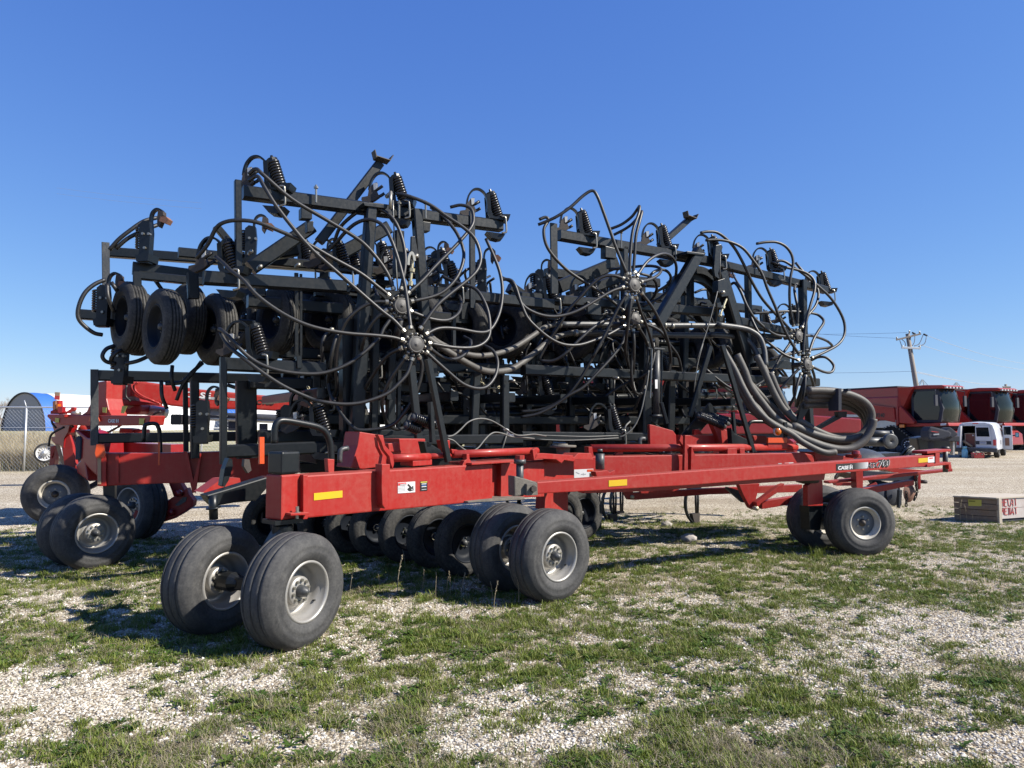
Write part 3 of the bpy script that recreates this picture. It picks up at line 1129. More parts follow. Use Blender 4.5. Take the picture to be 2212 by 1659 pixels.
# ------------------------------------------------------------------ trees
def bare_tree(x, y, h, seed, label, group=None, mats=(BARK, BARKL), depth=5):
    root = empty('bare_tree', (x, y, 0), label, 'tree', group)
    rn = random.Random(seed)
    tr, tw = [], []
    def grow(p, d, L, r, lv):
        q = p + d * L
        (tr if lv < 2 else tw).append(tube([p, (p + q) / 2 + Vector((rn.uniform(-1, 1), rn.uniform(-1, 1), 0)) * L * .05, q], [r, r * .85, r * .68], 5 if lv < 2 else 3, False))
        if lv >= depth: return
        for _ in range(rn.randint(3, 4)):
            nd = (d + Vector((rn.uniform(-1, 1), rn.uniform(-1, 1), rn.uniform(-.25, .8))) * .75).normalized()
            grow(p + d * L * rn.uniform(.6, 1), nd, L * rn.uniform(.6, .82), r * .55, lv + 1)
    grow(Vector((x, y, 0)), Vector((rn.uniform(-.1, .1), 0, 1)).normalized(), h * .27, h * .028, 0)
    mk('trunk', *join(*tr), mats[0], root, True)
    mk('crown', *join(*tw), mats[1], root, False)
    return root
TL = 'leafless grey trees behind the shed'
for i, (u, hh) in enumerate(((-30, 8.5), (8, 8.3), (34, 7.6), (50, 7.2))):
    yy = 150 + 9 * i
    bare_tree((u - 1106) / FPX * yy, yy, hh * 1.25, 30 + i, ['leafless tree at the left picture edge', 'leafless tree second from the left edge', 'leafless tree just left of the shed',
              'leafless tree half behind the grey shed end'][i], TL)
for i, (u, v) in enumerate(((2150, 848), (2182, 846), (2205, 844), (1730, 880), (1845, 884))):
    yy = 260
    hh = CAM_H + (915 - v) / FPX * yy
    bare_tree((u - 1106) / FPX * yy, yy, hh, 50 + i, 'distant leafless tree on the horizon, ' + ['left of the far pole', 'behind the far pole', 'at the right picture edge',
              'seen through the big hose loop', 'seen at the right inside the big hose loop'][i], 'distant leafless trees', depth=4)
def evergreen(u, v, yy, seed, label):
    x = (u - 1106) / FPX * yy
    h = CAM_H + (915 - v) / FPX * yy
    root = empty('evergreen_tree', (x, yy, 0), label, 'tree', 'distant evergreens')
    rn = random.Random(seed)
    mk('trunk', *tube([(x, yy, 0), (x, yy, h)], [.25, .05], 5), BARK, root)
    parts = []
    for k in range(220):
        t = rn.random() ** .8
        z = h * (.12 + .88 * t); rr = (1 - t) * h * .26 * rn.uniform(.4, 1.1); a = rn.uniform(0, 6.28)
        c_ = Vector((x + rr * math.cos(a), yy + rr * math.sin(a), z)); s_ = rn.uniform(.25, .6)
        parts.append(([c_ + Vector((rn.gauss(0, s_), rn.gauss(0, s_), rn.gauss(0, s_ * .6))) for _ in range(3)], [(0, 1, 2)]))
    mk('crown', *join(*parts), EVERG, root)
evergreen(2166, 846, 240, 1, 'left one of two dark evergreens on the far horizon')
evergreen(2176, 848, 250, 2, 'right one of two dark evergreens on the far horizon')

# ------------------------------------------------------------------ utility poles, pylons, wires
pl_ = DEP(62)
pole = empty('utility_pole', pl_.at(2000, 915), 'leaning wooden utility pole with two crossarms rising behind the combines', 'utility pole')
pb = pl_.at(*a8((1195, 760))[0]); ptp = pl_.at(*a8((1085, 95))[0])
dirp = (pb - ptp).normalized()
base = ptp + dirp * ((ptp.z) / -dirp.z)
mk('shaft', *tube([base, ptp], [.25, .17], 10), POLEW, pole, True)
def arm_on(pts, parent, pl, wd=.12, mat=POLEW):
    q = [pl.at(*z) for z in a8(*pts)]
    return mk('crossarm', *bar(q[0] - pl.n * .2, q[1] - pl.n * .2, wd, wd * 1.2), mat, parent)
ca1 = arm_on([(965, 158), (1200, 100)], pole, pl_)
ca2 = arm_on([(1015, 232), (1195, 240)], pole, pl_, .14, GALV)
def ins(pt, parent, pl, s=.14):
    c_ = pl.at(*a8(pt)[0]) - pl.n * .2
    return mk('insulator', *lathe([(0, -s), (s * .4, -s), (s * .5, 0), (s * .3, s * .6), (0, s)], c_, (0, 0, 1), 8), STEEL, parent, True)
for q in ((968, 140), (1188, 85), (1090, 78), (1030, 225), (1192, 228)):
    ins(q, ca1 if q[1] < 200 else ca2, pl_)
for pts in (((1100, 170), (1130, 110), (1155, 120), (1150, 180), (1130, 215)), ((1150, 215), (1200, 190), (1235, 110)),
            ((1190, 220), (1250, 190), (1268, 125)), ((1030, 150), (1060, 180), (1065, 215)), ((1010, 160), (1030, 220))):
    mk('jumper_wire', *tube(catmull([pl_.at(*z) for z in a8(*pts)], 4), .035, 4), LBLUE if 0 else WIRE, pole, True)
for pts in (((1130, 85), (1160, 100)), ((1240, 100), (1275, 115))):
    q = [pl_.at(*z) for z in a8(*pts)]
    mk('dead_end', *tube(q, .08, 6), TROUS, pole, True)

pl2 = DEP(170)
fp = empty('utility_pole', pl2.at(2183, 915), 'far small utility pole with two short arms near the right picture edge', 'utility pole')
q0 = pl2.at(*a8((2040, 720))[0]); q1 = pl2.at(*a8((2035, 585))[0])
mk('shaft', *tube([(q0.x, 170, 0), q1], .3, 6), POLEW, fp, True)
for pts in ([(2000, 610), (2078, 612)], [(2005, 622), (2072, 624)]):
    arm_on(pts, fp, pl2, .25)
pl3 = DEP(600)
for k, (ux, tv) in enumerate((((1228), 540), (1557, 568))):
    apex = pl3.at(*a8((ux, tv))[0])
    t_ = empty('lattice_pylon', (apex.x, 600, 0), ['left one of two distant steel lattice pylons above the combines', 'right one of two distant steel lattice pylons above the combines'][k],
               'pylon', 'distant steel pylons')
    parts = []
    H = apex.z
    levels = [(H, .2), (H * .86, 3.0), (H * .70, 5.2), (H * .55, 4.6), (H * .35, 4.2), (0, 6)]
    for (z0, w0), (z1, w1) in zip(levels, levels[1:]):
        for sx in (-1, 1):
            for sy in (-1, 1):
                parts.append(tube([(apex.x + sx * w0, 600 + sy * w0, z0), (apex.x + sx * w1, 600 + sy * w1, z1)], .25, 3, False))
        parts.append(tube([(apex.x - w0, 600, z0), (apex.x + w1, 600, z1)], .2, 3, False))
        parts.append(tube([(apex.x + w0, 600, z0), (apex.x - w1, 600, z1)], .2, 3, False))
        parts.append(tube([(apex.x - w1, 600, z1), (apex.x + w1, 600, z1)], .2, 3, False))
    mk('lattice', *join(*parts), WIRE, t_)
# overhead wires
def wire(p, q, sag, r, label):
    pts = []
    for i in range(15):
        t = i / 14
        c_ = p.lerp(q, t); c_.z -= sag * 4 * t * (1 - t)
        pts.append(c_)
    o = mk('power_line', *tube(pts, r, 3, False), WIRE, None)
    tag(o, label, 'overhead wire', 'overhead wires on the poles')
for k, (pa, pb_) in enumerate((((1285, 118), (2212, 360)), ((1200, 200), (2212, 420)))):
    P0 = pl_.at(*a8(pa)[0]); P1 = DEP(95).at(*a8(pb_)[0])
    wire(P0, P1 + (P1 - P0) * .3, .5, .022, ['upper power line running right from the leaning pole', 'second power line running right from the leaning pole'][k])
for k, (pa, pb_) in enumerate((((1120, 462), (1900, 580)), ((1180, 465), (2035, 605)))):
    wire(pl_.at(*a8(pa)[0]), DEP(165).at(*a8(pb_)[0]), .3, .03, ['thin wire from the leaning pole shaft to the far pole', 'lower thin wire toward the far pole'][k])
for k, (pa, pb_) in enumerate((((965, 140), (-200, 60)), ((1080, 85), (-200, 95)), ((1115, 460), (-200, 470)))):
    wire(pl_.at(*a8(pa)[0]), DEP(75).at(*a8(pb_)[0]), .1, .016, ['upper power line running left from the leaning pole', 'second power line running left from the leaning pole',
         'lowest line running left from the leaning pole'][k])
for k, (pa, pb_) in enumerate((((-60, 420), (400, 470)), ((-60, 470), (400, 520)))):
    wire(DEP(120).at(*a1(pa)[0]), DEP(110).at(*a1((pb_[0] * 3, pb_[1] + 80))[0]), .2, .018, ['upper faint wire crossing the sky at the far left', 'lower faint wire crossing the sky at the far left'][k])
# =================================================================== THE AIR DRILL
DR = empty('air_drill', (0.6, 8.4, 0), 'huge folded red and black air drill with looping seed hoses filling the yard', 'seed drill')


def D(name, geo, mat, smooth=False, parent=None, bev=0.0, kind=None, label=None):
    o = mk(name, geo[0], geo[1], mat, parent or DR, smooth, kind=kind)
    if bev: bevel(o, bev)
    if label: o['label'] = label
    return o


def rail(p, q, plane, off, w_=.125, h=None, name='frame_rail', mat=None, parent=None):
    """p, q survey points of the centre line of the visible face; the section goes back from the face"""
    if w_ == .125: w_ = .14
    h = h or w_
    a = plane.at(p[0], p[1], off + w_ / 2)
    b = plane.at(q[0], q[1], off + w_ / 2)
    return D(name, bar(a, b, w_, h), mat or BLACK, parent=parent)


# ---- near wing: rails
rail((524, 416), (1082, 489), M, 0)
rail((439, 600), (746, 620), M, 0)
rail((488, 787), (700, 797), M, 0)
rail((488, 975), (765, 963), M, 0, .135)
rail((905, 628), (1192, 659), M, .15)
rail((1206, 508), (1545, 567), M, .1)
rail((1547, 569), (1783, 627), M, .1, .13)
rail((1110, 641), (1535, 674), M, .35)
rail((1575, 690), (1722, 722), M, .1)
rail((700, 789), (1130, 798), M, .9)
rail((1130, 799), (1764, 826), M, .05, .14)
rail((760, 952), (1125, 948), M, -.1, .12)
rail((1124, 942), (1400, 944), M, -.1, .12)
rail((385, 546), (880, 592), M, 1.35, .12)
rail((286, 579), (440, 598), M, 1.6, .14)
rail((300, 595), (440, 609), M, 1.5, .10)
rail((296, 588), (297, 640), M, 1.5, .09)
rail((1140, 702), (1440, 712), M, 1.9, .13)
rail((830, 700), (1560, 745), M, 2.7, .15)
rail((700, 735), (1650, 760), M, 1.7, .13)
# ---- far wing
rail((232, 545), (700, 578), B, 0, .14)
rail((170, 679), (280, 687), B, 0, .14)
rail((205, 811), (1030, 829), B, 0, .15)
rail((208, 947), (800, 938), B, 0, .14)
rail((1040, 836), (1340, 838), B, 0.4, .16)
rail((1230, 842), (1330, 845), B, 0.2, .16)
for pts in (((228, 524), (230, 672)), ((204, 798), (204, 962))):
    rail(*pts, B, -.05, .10, .05, 'end_plate', GREYP)
# assumed inner frames between the folded wings, added to block sun: rails at three heights and cross members from front to back
for z_, o_ in ((1.15, 1.1), (1.2, 2.2), (1.75, 1.0), (1.8, 2.0), (2.35, 2.1), (2.4, 3.0), (1.2, 3.1), (3.0, 2.0)):
    a = M.at(690, 800, o_); a = M.a + M.n * o_ + M.d * .9 + Vector((0, 0, z_)); b = M.a + M.n * o_ + M.d * 7.9 + Vector((0, 0, z_))
    D('shade_rail', bar(a, b, .13, .13), BLACK)
for k in range(9):
    for z_ in (1.3, 2.05):
        s_ = .9 + k * .85
        a = M.a + M.d * s_ + M.n * .2 + Vector((0, 0, z_)); b = a + M.n * 2.9
        D('shade_member', bar(a, b, .11, .12), BLACK)
    s_ = 1.1 + k * .8
    for o_ in (1.15, 2.25):
        a = M.a + M.d * s_ + M.n * o_ + Vector((0, 0, 1.05))
        D('shade_post', bar(a, a + Vector((0, 0, 1.4)), .10, .12), BLACK)
for k in range(3):
    for z_ in (1.15, 1.75):
        a = B.a + B.d * (1.2 + k * 1.3) - B.n * .1 + Vector((0, 0, z_)); b = a - B.n * 1.6
        D('shade_member', bar(a, b, .12, .13), BLACK)
for z_, o_, sa, sb in ((3.15, .9, .2, 3.4), (3.5, 1.5, .6, 3.2), (2.95, 1.6, .1, 3.0), (3.3, 2.3, .6, 4.5), (2.6, 1.3, .6, 3.0), (1.55, .6, .3, 2.6), (2.2, 1.2, .3, 3.0)):  # more rails added to throw shade on the far beam and wheels
    a = M.a + M.n * o_ + M.d * sa + Vector((0, 0, z_)); b = M.a + M.n * o_ + M.d * sb + Vector((0, 0, z_))
    D('shade_rail', bar(a, b, .14, .15), BLACK)
# tool bars of the second wing showing through, dark
for p, q, off in (((1180, 590), (1420, 612), 1.6), ((1160, 660), (1560, 690), 2.4), ((1200, 740), (1700, 775), 2.2), ((1180, 700), (1660, 735), 3.0), ((860, 660), (1150, 680), 2.4), ((700, 660), (900, 670), 1.8),
                  ((1180, 770), (1640, 790), 1.5), ((820, 750), (1160, 765), 2.2), ((1400, 640), (1640, 670), 1.8), ((1100, 620), (1200, 690), 1.5), ((1460, 600), (1560, 760), 1.3), ((1340, 600), (1230, 640), 1.2)):
    rail(p, q, M, off, .16)
for p, q, off in (((1240, 600), (1245, 800), 2.4), ((1300, 600), (1302, 800), 1.5), ((1385, 620), (1388, 800), 2.0), ((1460, 640), (1462, 800), 2.6), ((1545, 660), (1548, 800), 2.0), ((1590, 690), (1592, 800), 1.2), ((1160, 640), (1160, 800), 1.4), ((930, 640), (932, 800), 2.2)):
    rail(p, q, M, off, .13)
# ---- plates and posts (near wing)
for p, q, off, wd, dp in (((515, 388), (517, 590), -.06, .065, .09), ((484, 771), (484, 1003), -.06, .065, .10),
                          ((1197, 482), (1199, 634), -.02, .11, .03), ((1021, 456), (1022, 665), -.02, .075, .04)):
    a, b = M.at(*p, off), M.at(*q, off)
    D('end_plate', bar(a + M.n * dp / 2, b + M.n * dp / 2, dp, wd, up=M.d), BLACK)


def post(p, q, off, wd, dp=None, name='post', plane=M, mat=None):
    dp = dp or wd
    a, b = plane.at(*p, off + dp / 2), plane.at(*q, off + dp / 2)
    return D(name, bar(a, b, dp, wd, up=plane.d), mat or BLACK)


post((802, 442), (784, 662), -.14, .125, name='tower_leg')
post((784, 662), (768, 965), -.14, .15, name='tower_leg')
post((900, 453), (918, 709), -.14, .115, name='tower_leg')
post((918, 709), (935, 815), -.14, .12, name='tower_leg')
post((1348, 534), (1350, 705), .1, .10)
post((1511, 542), (1421, 697), -.16, .175, .14, name='brace')
post((1554, 588), (1614, 786), .0, .19, name='brace')
post((1615, 583), (1617, 700), .5, .10)
post((1733, 605), (1735, 712), .05, .12)
post((1491, 600), (1491, 660), .4, .10)
post((1614, 700), (1616, 830), .7, .10)
post((1735, 712), (1752, 960), .3, .12)
post((1028, 805), (1022, 940), .25, .11)
post((1090, 811), (1090, 942), .1, .10)
post((861, 500), (860, 600), .5, .12)
post((420, 823), (421, 990), 1.6, .10)
post((400, 815), (402, 990), 2.1, .06)
post((531, 823), (533, 990), 1.3, .24, .12)
post((705, 815), (705, 940), 1.5, .07)
post((746, 800), (748, 935), 1.3, .14)
post((755, 690), (757, 965), .05, .22, .2, name='mast')
post((812, 640), (806, 960), .35, .09)
post((845, 760), (842, 960), .75, .11)
post((862, 800), (860, 930), .3, .05)
post((1230, 640), (1235, 940), 1.7, .13)
post((1480, 640), (1475, 935), 1.2, .12)
post((1395, 700), (1392, 935), .2, .16)
post((1448, 800), (1445, 935), .35, .14)
post((1500, 820), (1503, 930), .5, .15)
post((990, 640), (992, 830), 1.9, .11)
post((1310, 720), (1312, 940), 2.3, .11)
post((640, 590), (640, 775), .75, .045)
post((650, 592), (650, 778), .75, .03)
post((980, 660), (980, 770), .45, .05)
post((645, 770), (646, 795), -.03, .06, name='latch_block')
# wheel gang hangers of the upper row
for (p, q) in (((415, 590), (418, 645)), ((560, 600), (562, 640)), ((690, 610), (690, 640)), ((1130, 650), (1130, 690)), ((1000, 640), (1000, 690))):
    post(p, q, .8, .12)
# diagonal arms
post((541, 580), (672, 490), .7, .17, .15, name='lift_arm')
post((690, 522), (820, 353), .35, .11, .10, name='lift_arm')
post((712, 561), (838, 492), .8, .17, .14, name='lift_arm')
post((1206, 620), (1330, 568), .9, .20, .15, name='lift_arm')
post((1424, 531), (1488, 474), .35, .09, name='lift_arm')
post((466, 488), (520, 552), .9, .08, name='lift_arm')
post((590, 548), (640, 540), .95, .15, name='lift_arm')
for cpt in ((823, 347), (1490, 472)):
    c_ = M.at(*cpt, .32)
    D('saddle', join(bar(c_ + M.d * -.08 + Vector((0, 0, .02)), c_ + M.d * .10 + Vector((0, 0, .0)), .12, .012, up=(-.3, 0, 1)),
                     bar(c_ + M.d * -.075 + Vector((0, 0, .01)), c_ + M.d * -.10 + Vector((0, 0, .10)), .12, .012, up=M.d),
                     bar(c_ + M.d * .095, c_ + M.d * .14 + Vector((0, 0, .08)), .12, .012, up=M.d)), DARKIRON)
# arched link of the right lift
arch = [M.at(*q, .55) for q in a3((1490, 960), (1560, 900), (1660, 880), (1760, 910), (1830, 980), (1860, 1090))]
D('arch_link', strap(catmull(arch, 4), M.n, .10, .17), BLACK)
D('arch_link', strap(catmull([M.at(*q, .45) for q in a3((1590, 860), (1700, 830), (1800, 870), (1900, 980))], 4), M.n, .06, .12), BLACK)
# lift lugs
for pts, off, th in ((a4((540, 530), (590, 520), (605, 545), (585, 620), (590, 700), (560, 800), (575, 860), (530, 830), (520, 760), (530, 640)), .0, .05),
                     (a4((560, 870), (625, 850), (660, 950), (680, 990), (665, 1020), (600, 1030), (560, 980)), -.05, .12),
                     (a2((1420, 700), (1445, 700), (1470, 830), (1440, 860), (1415, 860)), -.16, .04),
                     (a3((975, 640), (1060, 660), (1060, 740), (975, 730)), .0, .12), (a3((1010, 740), (1050, 745), (1050, 810), (1015, 815)), .02, .10),
                     (a2((620, 490), (700, 505), (700, 575), (620, 570)), -.02, .12), (a2((660, 590), (710, 590), (705, 665), (665, 670)), .02, .10),
                     (a2((1490, 590), (1560, 600), (1555, 665), (1500, 660)), -.02, .12),
                     (a2((1070, 455), (1160, 460), (1250, 470), (1240, 500), (1080, 480)), -.16, .3),
                     (a3((1620, 680), (1760, 700), (1760, 715), (1620, 700)), -.18, .34),
                     (a3((830, 1080), (940, 1110), (940, 1190), (835, 1180)), .3, .04),
                     (a4((1000, 1380), (1180, 1400), (1180, 1440), (1010, 1430)), .2, .12),
                     (a7((1500, 170), (1760, 150), (1860, 190), (1860, 230), (1500, 210)), .2, .14)):
    D('clamp_plate', prism(pts, M, off, th), BLACK, bev=.006)
# bolts of the square clamps
for u, v, off in [q + (-.05,) for q in a2((727, 375), (1522, 490), (1330, 490))] + [q + (.05,) for q in a3((1098, 570))] + [q + (0.05,) for q in a4((955, 690))]:
    a, b = M.at(u, v - 14, off), M.at(u, v + 24, off)
    D('clamp_bolt', join(tube([a, b], .012, 6), tube([a + Vector((0, 0, -.04)), a + Vector((0, 0, -.02))], .026, 6)), STEEL)
for (u, v, r_, off, mat_) in [q + (.028, -.17, STEEL) for q in a2((1265, 395), (1415, 835), (1455, 845))] + [q + (.03, -.07, STEEL) for q in a4((608, 985))] + \
        [q + (.022, -.02, STEEL) for q in a1((1715, 1105), (1632, 975), (2047, 1090))] + [q + (.02, -.05, STEEL) for q in a6((778, 405), (1330, 460), (2085, 440), (450, 875))]:
    c_ = M.at(u, v, off)
    D('pin', tube([c_ - M.n * .02, c_ + M.n * .10], r_, 8), mat_, True)
# turnbuckles (yellowish plated)
for pts, off in ((a2((1430, 870), (1425, 935), (1410, 1060)), -.16), (a4((640, 1050), (610, 1120), (575, 1215)), -.05)):
    q = [M.at(*z, off) for z in pts]
    t_ = D('turnbuckle', join(tube([q[0], q[2]], .017, 8), tube([q[1], q[1] + (q[2] - q[1]) * .2], .033, 6), tube([q[2] - (q[2] - q[1]) * .25, q[2]], .03, 6)), BRASS)
D('clevis', strap(catmull([M.at(*z, -.2) for z in a2((1395, 910), (1400, 850), (1420, 820), (1435, 850), (1440, 880))], 3), M.n, .03, .03), STEEL)
# cables
for pts, off in ((a2((1285, 440), (1295, 700), (1320, 1095)), -.18), (a4((580, 600), (575, 860)), -.1), (a4((555, 975), (470, 1290), (350, 1659)), -.1),
                 (a7((1035, 5), (985, 200), (955, 430)), -.1), (a7((960, 560), (985, 650)), -.1)):
    D('cable', tube(catmull([M.at(*z, off) for z in pts], 3), .009, 5), STEEL if pts[0][1] < 520 else THIN, True)
c_ = M.at(*a2((1268, 430))[0], -.2)
D('cable_end', tube([c_ + Vector((0, 0, .09)), c_ - Vector((0, 0, .12))], .02, 8), STEEL, True)

# ---- shank assemblies ------------------------------------------------------
def mloc(pts, anchor, plane=M, off=0.0):
    """survey outline -> (s, z) metres relative to an anchor on the plane"""
    A = plane.at(anchor[0], anchor[1], off)
    out = []
    for q in pts:
        P_ = plane.at(q[0], q[1], off)
        out.append(((P_ - A).dot(plane.d), (P_ - A).z))
    return out


def lprism(sz, y0, y1):
    n = len(sz)
    area = sum(sz[i][0] * sz[(i + 1) % n][1] - sz[(i + 1) % n][0] * sz[i][1] for i in range(n))
    if area < 0: sz = sz[::-1]
    V = [(a, y0, b) for a, b in sz] + [(a, y1, b) for a, b in sz]
    F = [tuple(range(n - 1, -1, -1))[::-1], tuple(range(2 * n - 1, n - 1, -1))]
    F[0] = tuple(range(n))
    F += [(i, i + n, (i + 1) % n + n, (i + 1) % n) for i in range(n)]
    return V, F


def helix(p, q, r, turns, wire, per=12):
    p, q = Vector(p), Vector(q)
    ad = (q - p).normalized()
    a = Vector((0, 1, 0))
    u = (a - ad * a.dot(ad)).normalized()
    v = ad.cross(u)
    pts = []
    n = int(turns * per)
    for i in range(n + 1):
        t = i / n
        an = 2 * math.pi * turns * t
        pts.append(p + (q - p) * t + (u * math.cos(an) + v * math.sin(an)) * r)
    return tube(pts, wire, 6)


def sub(name, geo, mat, parent, smooth=False):
    return mk(name, geo[0], geo[1], mat, parent, smooth, True)


anc = (a2((420, 420)))[0]
SPL = DEP(M.at(*anc, 0).y)      # the trip assemblies stand square to the viewer's side of the frame
L = lambda pts: mloc(a2(*pts), anc, SPL)
mount = join(lprism(L([(480, 322), (552, 320), (535, 370), (490, 372)]), -.03, .16),
             lprism(L([(345, 160), (375, 150), (385, 300), (400, 345), (500, 350), (500, 372), (372, 362), (355, 330)]), -.02, .0),
             lprism(L([(345, 160), (375, 150), (385, 300), (400, 345), (500, 350), (500, 372), (372, 362), (355, 330)]), .13, .15))
SA = mk('shank_mount', *mount, BLACK, DR, False, True)
pt, pb2 = L([(398, 145), (462, 345)])
SAP = [sub('clamp_cup', lprism(L([(340, 478), (505, 492), (480, 530), (440, 540), (385, 530)]), -.02, .15), BLACK, SA),
       sub('seed_tube', join(tube([(a, .045, b) for a, b in L([(232, 250), (262, 232), (290, 213)])], .02, 8), tube([(a, .08, b) for a, b in L([(225, 300), (270, 285), (300, 265)])], .02, 8)), HOSE, SA, True),
       sub('coil_spring', helix((pt[0], .065, pt[1]), (pb2[0], .065, pb2[1]), 0.055, 10, .0165), SPRING, SA, True),
       sub('spring_rod', join(tube([(pt[0] - .02, .065, pt[1] + .07), (pt[0], .065, pt[1]), (pb2[0], .065, pb2[1])], [.016, .022, .018], 8),
                              tube([(pt[0] - .012, .065, pt[1] + .03), (pt[0] + .004, .065, pt[1] - .02)], .06, 10),
                              tube([(pb2[0] - .006, .065, pb2[1] + .02), (pb2[0] + .004, .065, pb2[1] - .02)], .055, 10)), BLACK, SA),
       sub('tine', strap(catmull([(a, .065, b) for a, b in L([(358, 300), (362, 210), (345, 150), (315, 118), (280, 105), (240, 115), (205, 155), (188, 200), (180, 245)])], 4),
                         (0, 1, 0), .055, .022), BLACK, SA, False),
       sub('seed_boot', join(lprism(L([(180, 240), (215, 195), (245, 185), (240, 250), (262, 300), (220, 330), (160, 350), (118, 325), (122, 305), (170, 295)]), .035, .095)), DARKIRON, SA),
       sub('wear_plate', lprism(L([(216, 195), (246, 192), (242, 245), (220, 250)]), .028, .102), ALU, SA),
       sub('u_bolt', tube(catmull([(a, -.035, b) for a, b in L([(470, 345), (500, 348), (508, 365), (512, 460), (505, 480), (470, 488)])], 3), .0125, 6), STEEL, SA, True)]

ancB = a1((705, 1010))[0]
LB_ = lambda pts: [(a * .95, b * .95) for a, b in mloc(a1(*pts), ancB, DEP(M.at(*ancB, 1.5).y))]
mountB = join(lprism(LB_([(665, 720), (700, 690), (760, 700), (768, 800), (755, 1000), (748, 1080), (655, 1080), (640, 1040), (660, 990), (665, 800)]), -.02, .07),
              lprism(LB_([(640, 1010), (770, 1000), (760, 1065), (650, 1070)]), -.05, .16))
SB = mk('shank_mount', *mountB, BLACK, DR, False, True)
q0, q1 = LB_([(655, 730), (650, 930)])
SBP = [sub('coil_spring', helix((q0[0] - .01, .06, q0[1]), (q1[0] - .01, .06, q1[1]), .055, 9, .0125), SPRING, SB, True),
       sub('tine', strap(catmull([(a, .065, b) for a, b in LB_([(742, 800), (738, 680), (752, 610), (790, 575), (830, 580), (855, 610), (845, 660)])], 4), (0, 1, 0), .055, .024), BLACK, SB),
       sub('seed_boot', lprism(LB_([(820, 590), (868, 600), (870, 635), (835, 660), (855, 690), (830, 745), (812, 720), (812, 650)]), .03, .10), DARKIRON, SB),
       sub('sweep', lprism(LB_([(848, 650), (900, 650), (930, 680), (905, 718), (860, 700), (835, 690)]), .02, .11), RUST, SB),
       sub('bolt', join(*[tube([(a, -.045, b), (a, .0, b)], .017, 6) for a, b in LB_([(705, 815), (762, 818), (722, 945)])]), STEEL, SB)]

# ground opener (type C): hanging tine and boot
def cpt(*pts):
    A = M.at(*d7((930, 90))[0], 1.3)
    return [((M.at(*q, 1.3) - A).dot(M.d), (M.at(*q, 1.3) - A).z) for q in d7(*pts)]
SCm = mk('shank_mount', *lprism(cpt((880, 60), (1030, 60), (1020, 110), (890, 105)), -.03, .12), BLACK, DR, False, True)
SCP = [sub('tine', strap(catmull([(a, .045, b) for a, b in cpt((905, 100), (875, 170), (862, 260), (868, 350), (900, 430), (950, 490), (985, 520))], 4), (0, 1, 0), .055, .026), BLACK, SCm),
       sub('seed_tube', join(tube([(a, .03, b) for a, b in cpt((985, 90), (985, 250), (990, 390))], .02, 8), tube([(a, .03, b) for a, b in cpt((1015, 90), (1015, 250), (1010, 390))], .018, 8)), HOSE, SCm, True),
       sub('seed_boot', lprism(cpt((930, 390), (1025, 380), (1022, 480), (1040, 590), (965, 575), (985, 540), (950, 470)), .01, .085), DARKIRON, SCm)]


def place(t, u, v, off, plane=M, first=[set()], s=1.0, mir=False):
    loc = plane.at(u, v, off)
    if id(t) not in first[0]:
        first[0].add(id(t))
        o = t
        o.location = loc - DR.location
        o.rotation_euler = (0, 0, plane.rot)
    else:
        o = inst(t, loc, plane.rot, DR)
    o.scale = (-s if mir else s, s, s)
    if t is not SCm: o.rotation_euler = (0, 0, R(4 + 9 * math.sin(u * .7)))
    return o


for u, v, off in ((anc[0], anc[1], 0), (861, 455, 0), (1070, 487, 0), (1267, 521, .1), (1440, 548, .15), (1549, 569, .1), (1675, 594, .1), (1786, 640, .25),
                  (492, 607, 0), (553, 790, 0), (978, 640, .15), (1190, 663, .3), (738, 600, .5), (1722, 710, .8), (690, 958, .0), (1330, 946, -.05),
                  (1300, 700, .7), (1440, 825, .8), (800, 800, .5), (1120, 800, 1.2), (1286, 665, .5), (1600, 770, 1.1), (1530, 850, 1.0), (880, 840, 1.0), (1180, 870, .9), (990, 800, 1.6), (1360, 800, 1.3), (1230, 760, 1.8), (1660, 720, 1.4), (660, 590, 1.5), (760, 600, 1.0), (830, 590, 1.5), (960, 600, 1.8), (880, 610, .8), (760, 850, .9), (700, 870, 1.2)):
    place(SA, u, v, off)
for u, v, off in ((ancB[0], ancB[1], 1.5), (220, 690, 1.9), (258, 815, 1.8), (540, 560, 1.2), (1040, 620, 1.0), (1165, 640, 1.1), (435, 942, 1.0), (617, 950, .8),
                  (1080, 835, 1.4), (920, 845, 1.6), (1250, 850, 1.6), (1010, 900, 1.2), (1400, 860, 1.8), (1330, 650, 1.6), (1450, 660, 2.0), (1560, 640, 2.2), (820, 620, 1.6), (940, 600, 2.0), (700, 600, 2.0)):
    place(SB, u, v, off)
for (u, v), off in zip(d7((930, 95), (1110, 70), (1190, 60), (2010, 55)) + ov((1180, 1040), (1110, 1035)), (1.3, 1.9, 2.6, .9, 2.9, 3.1)):
    place(SCm, u, v, off)

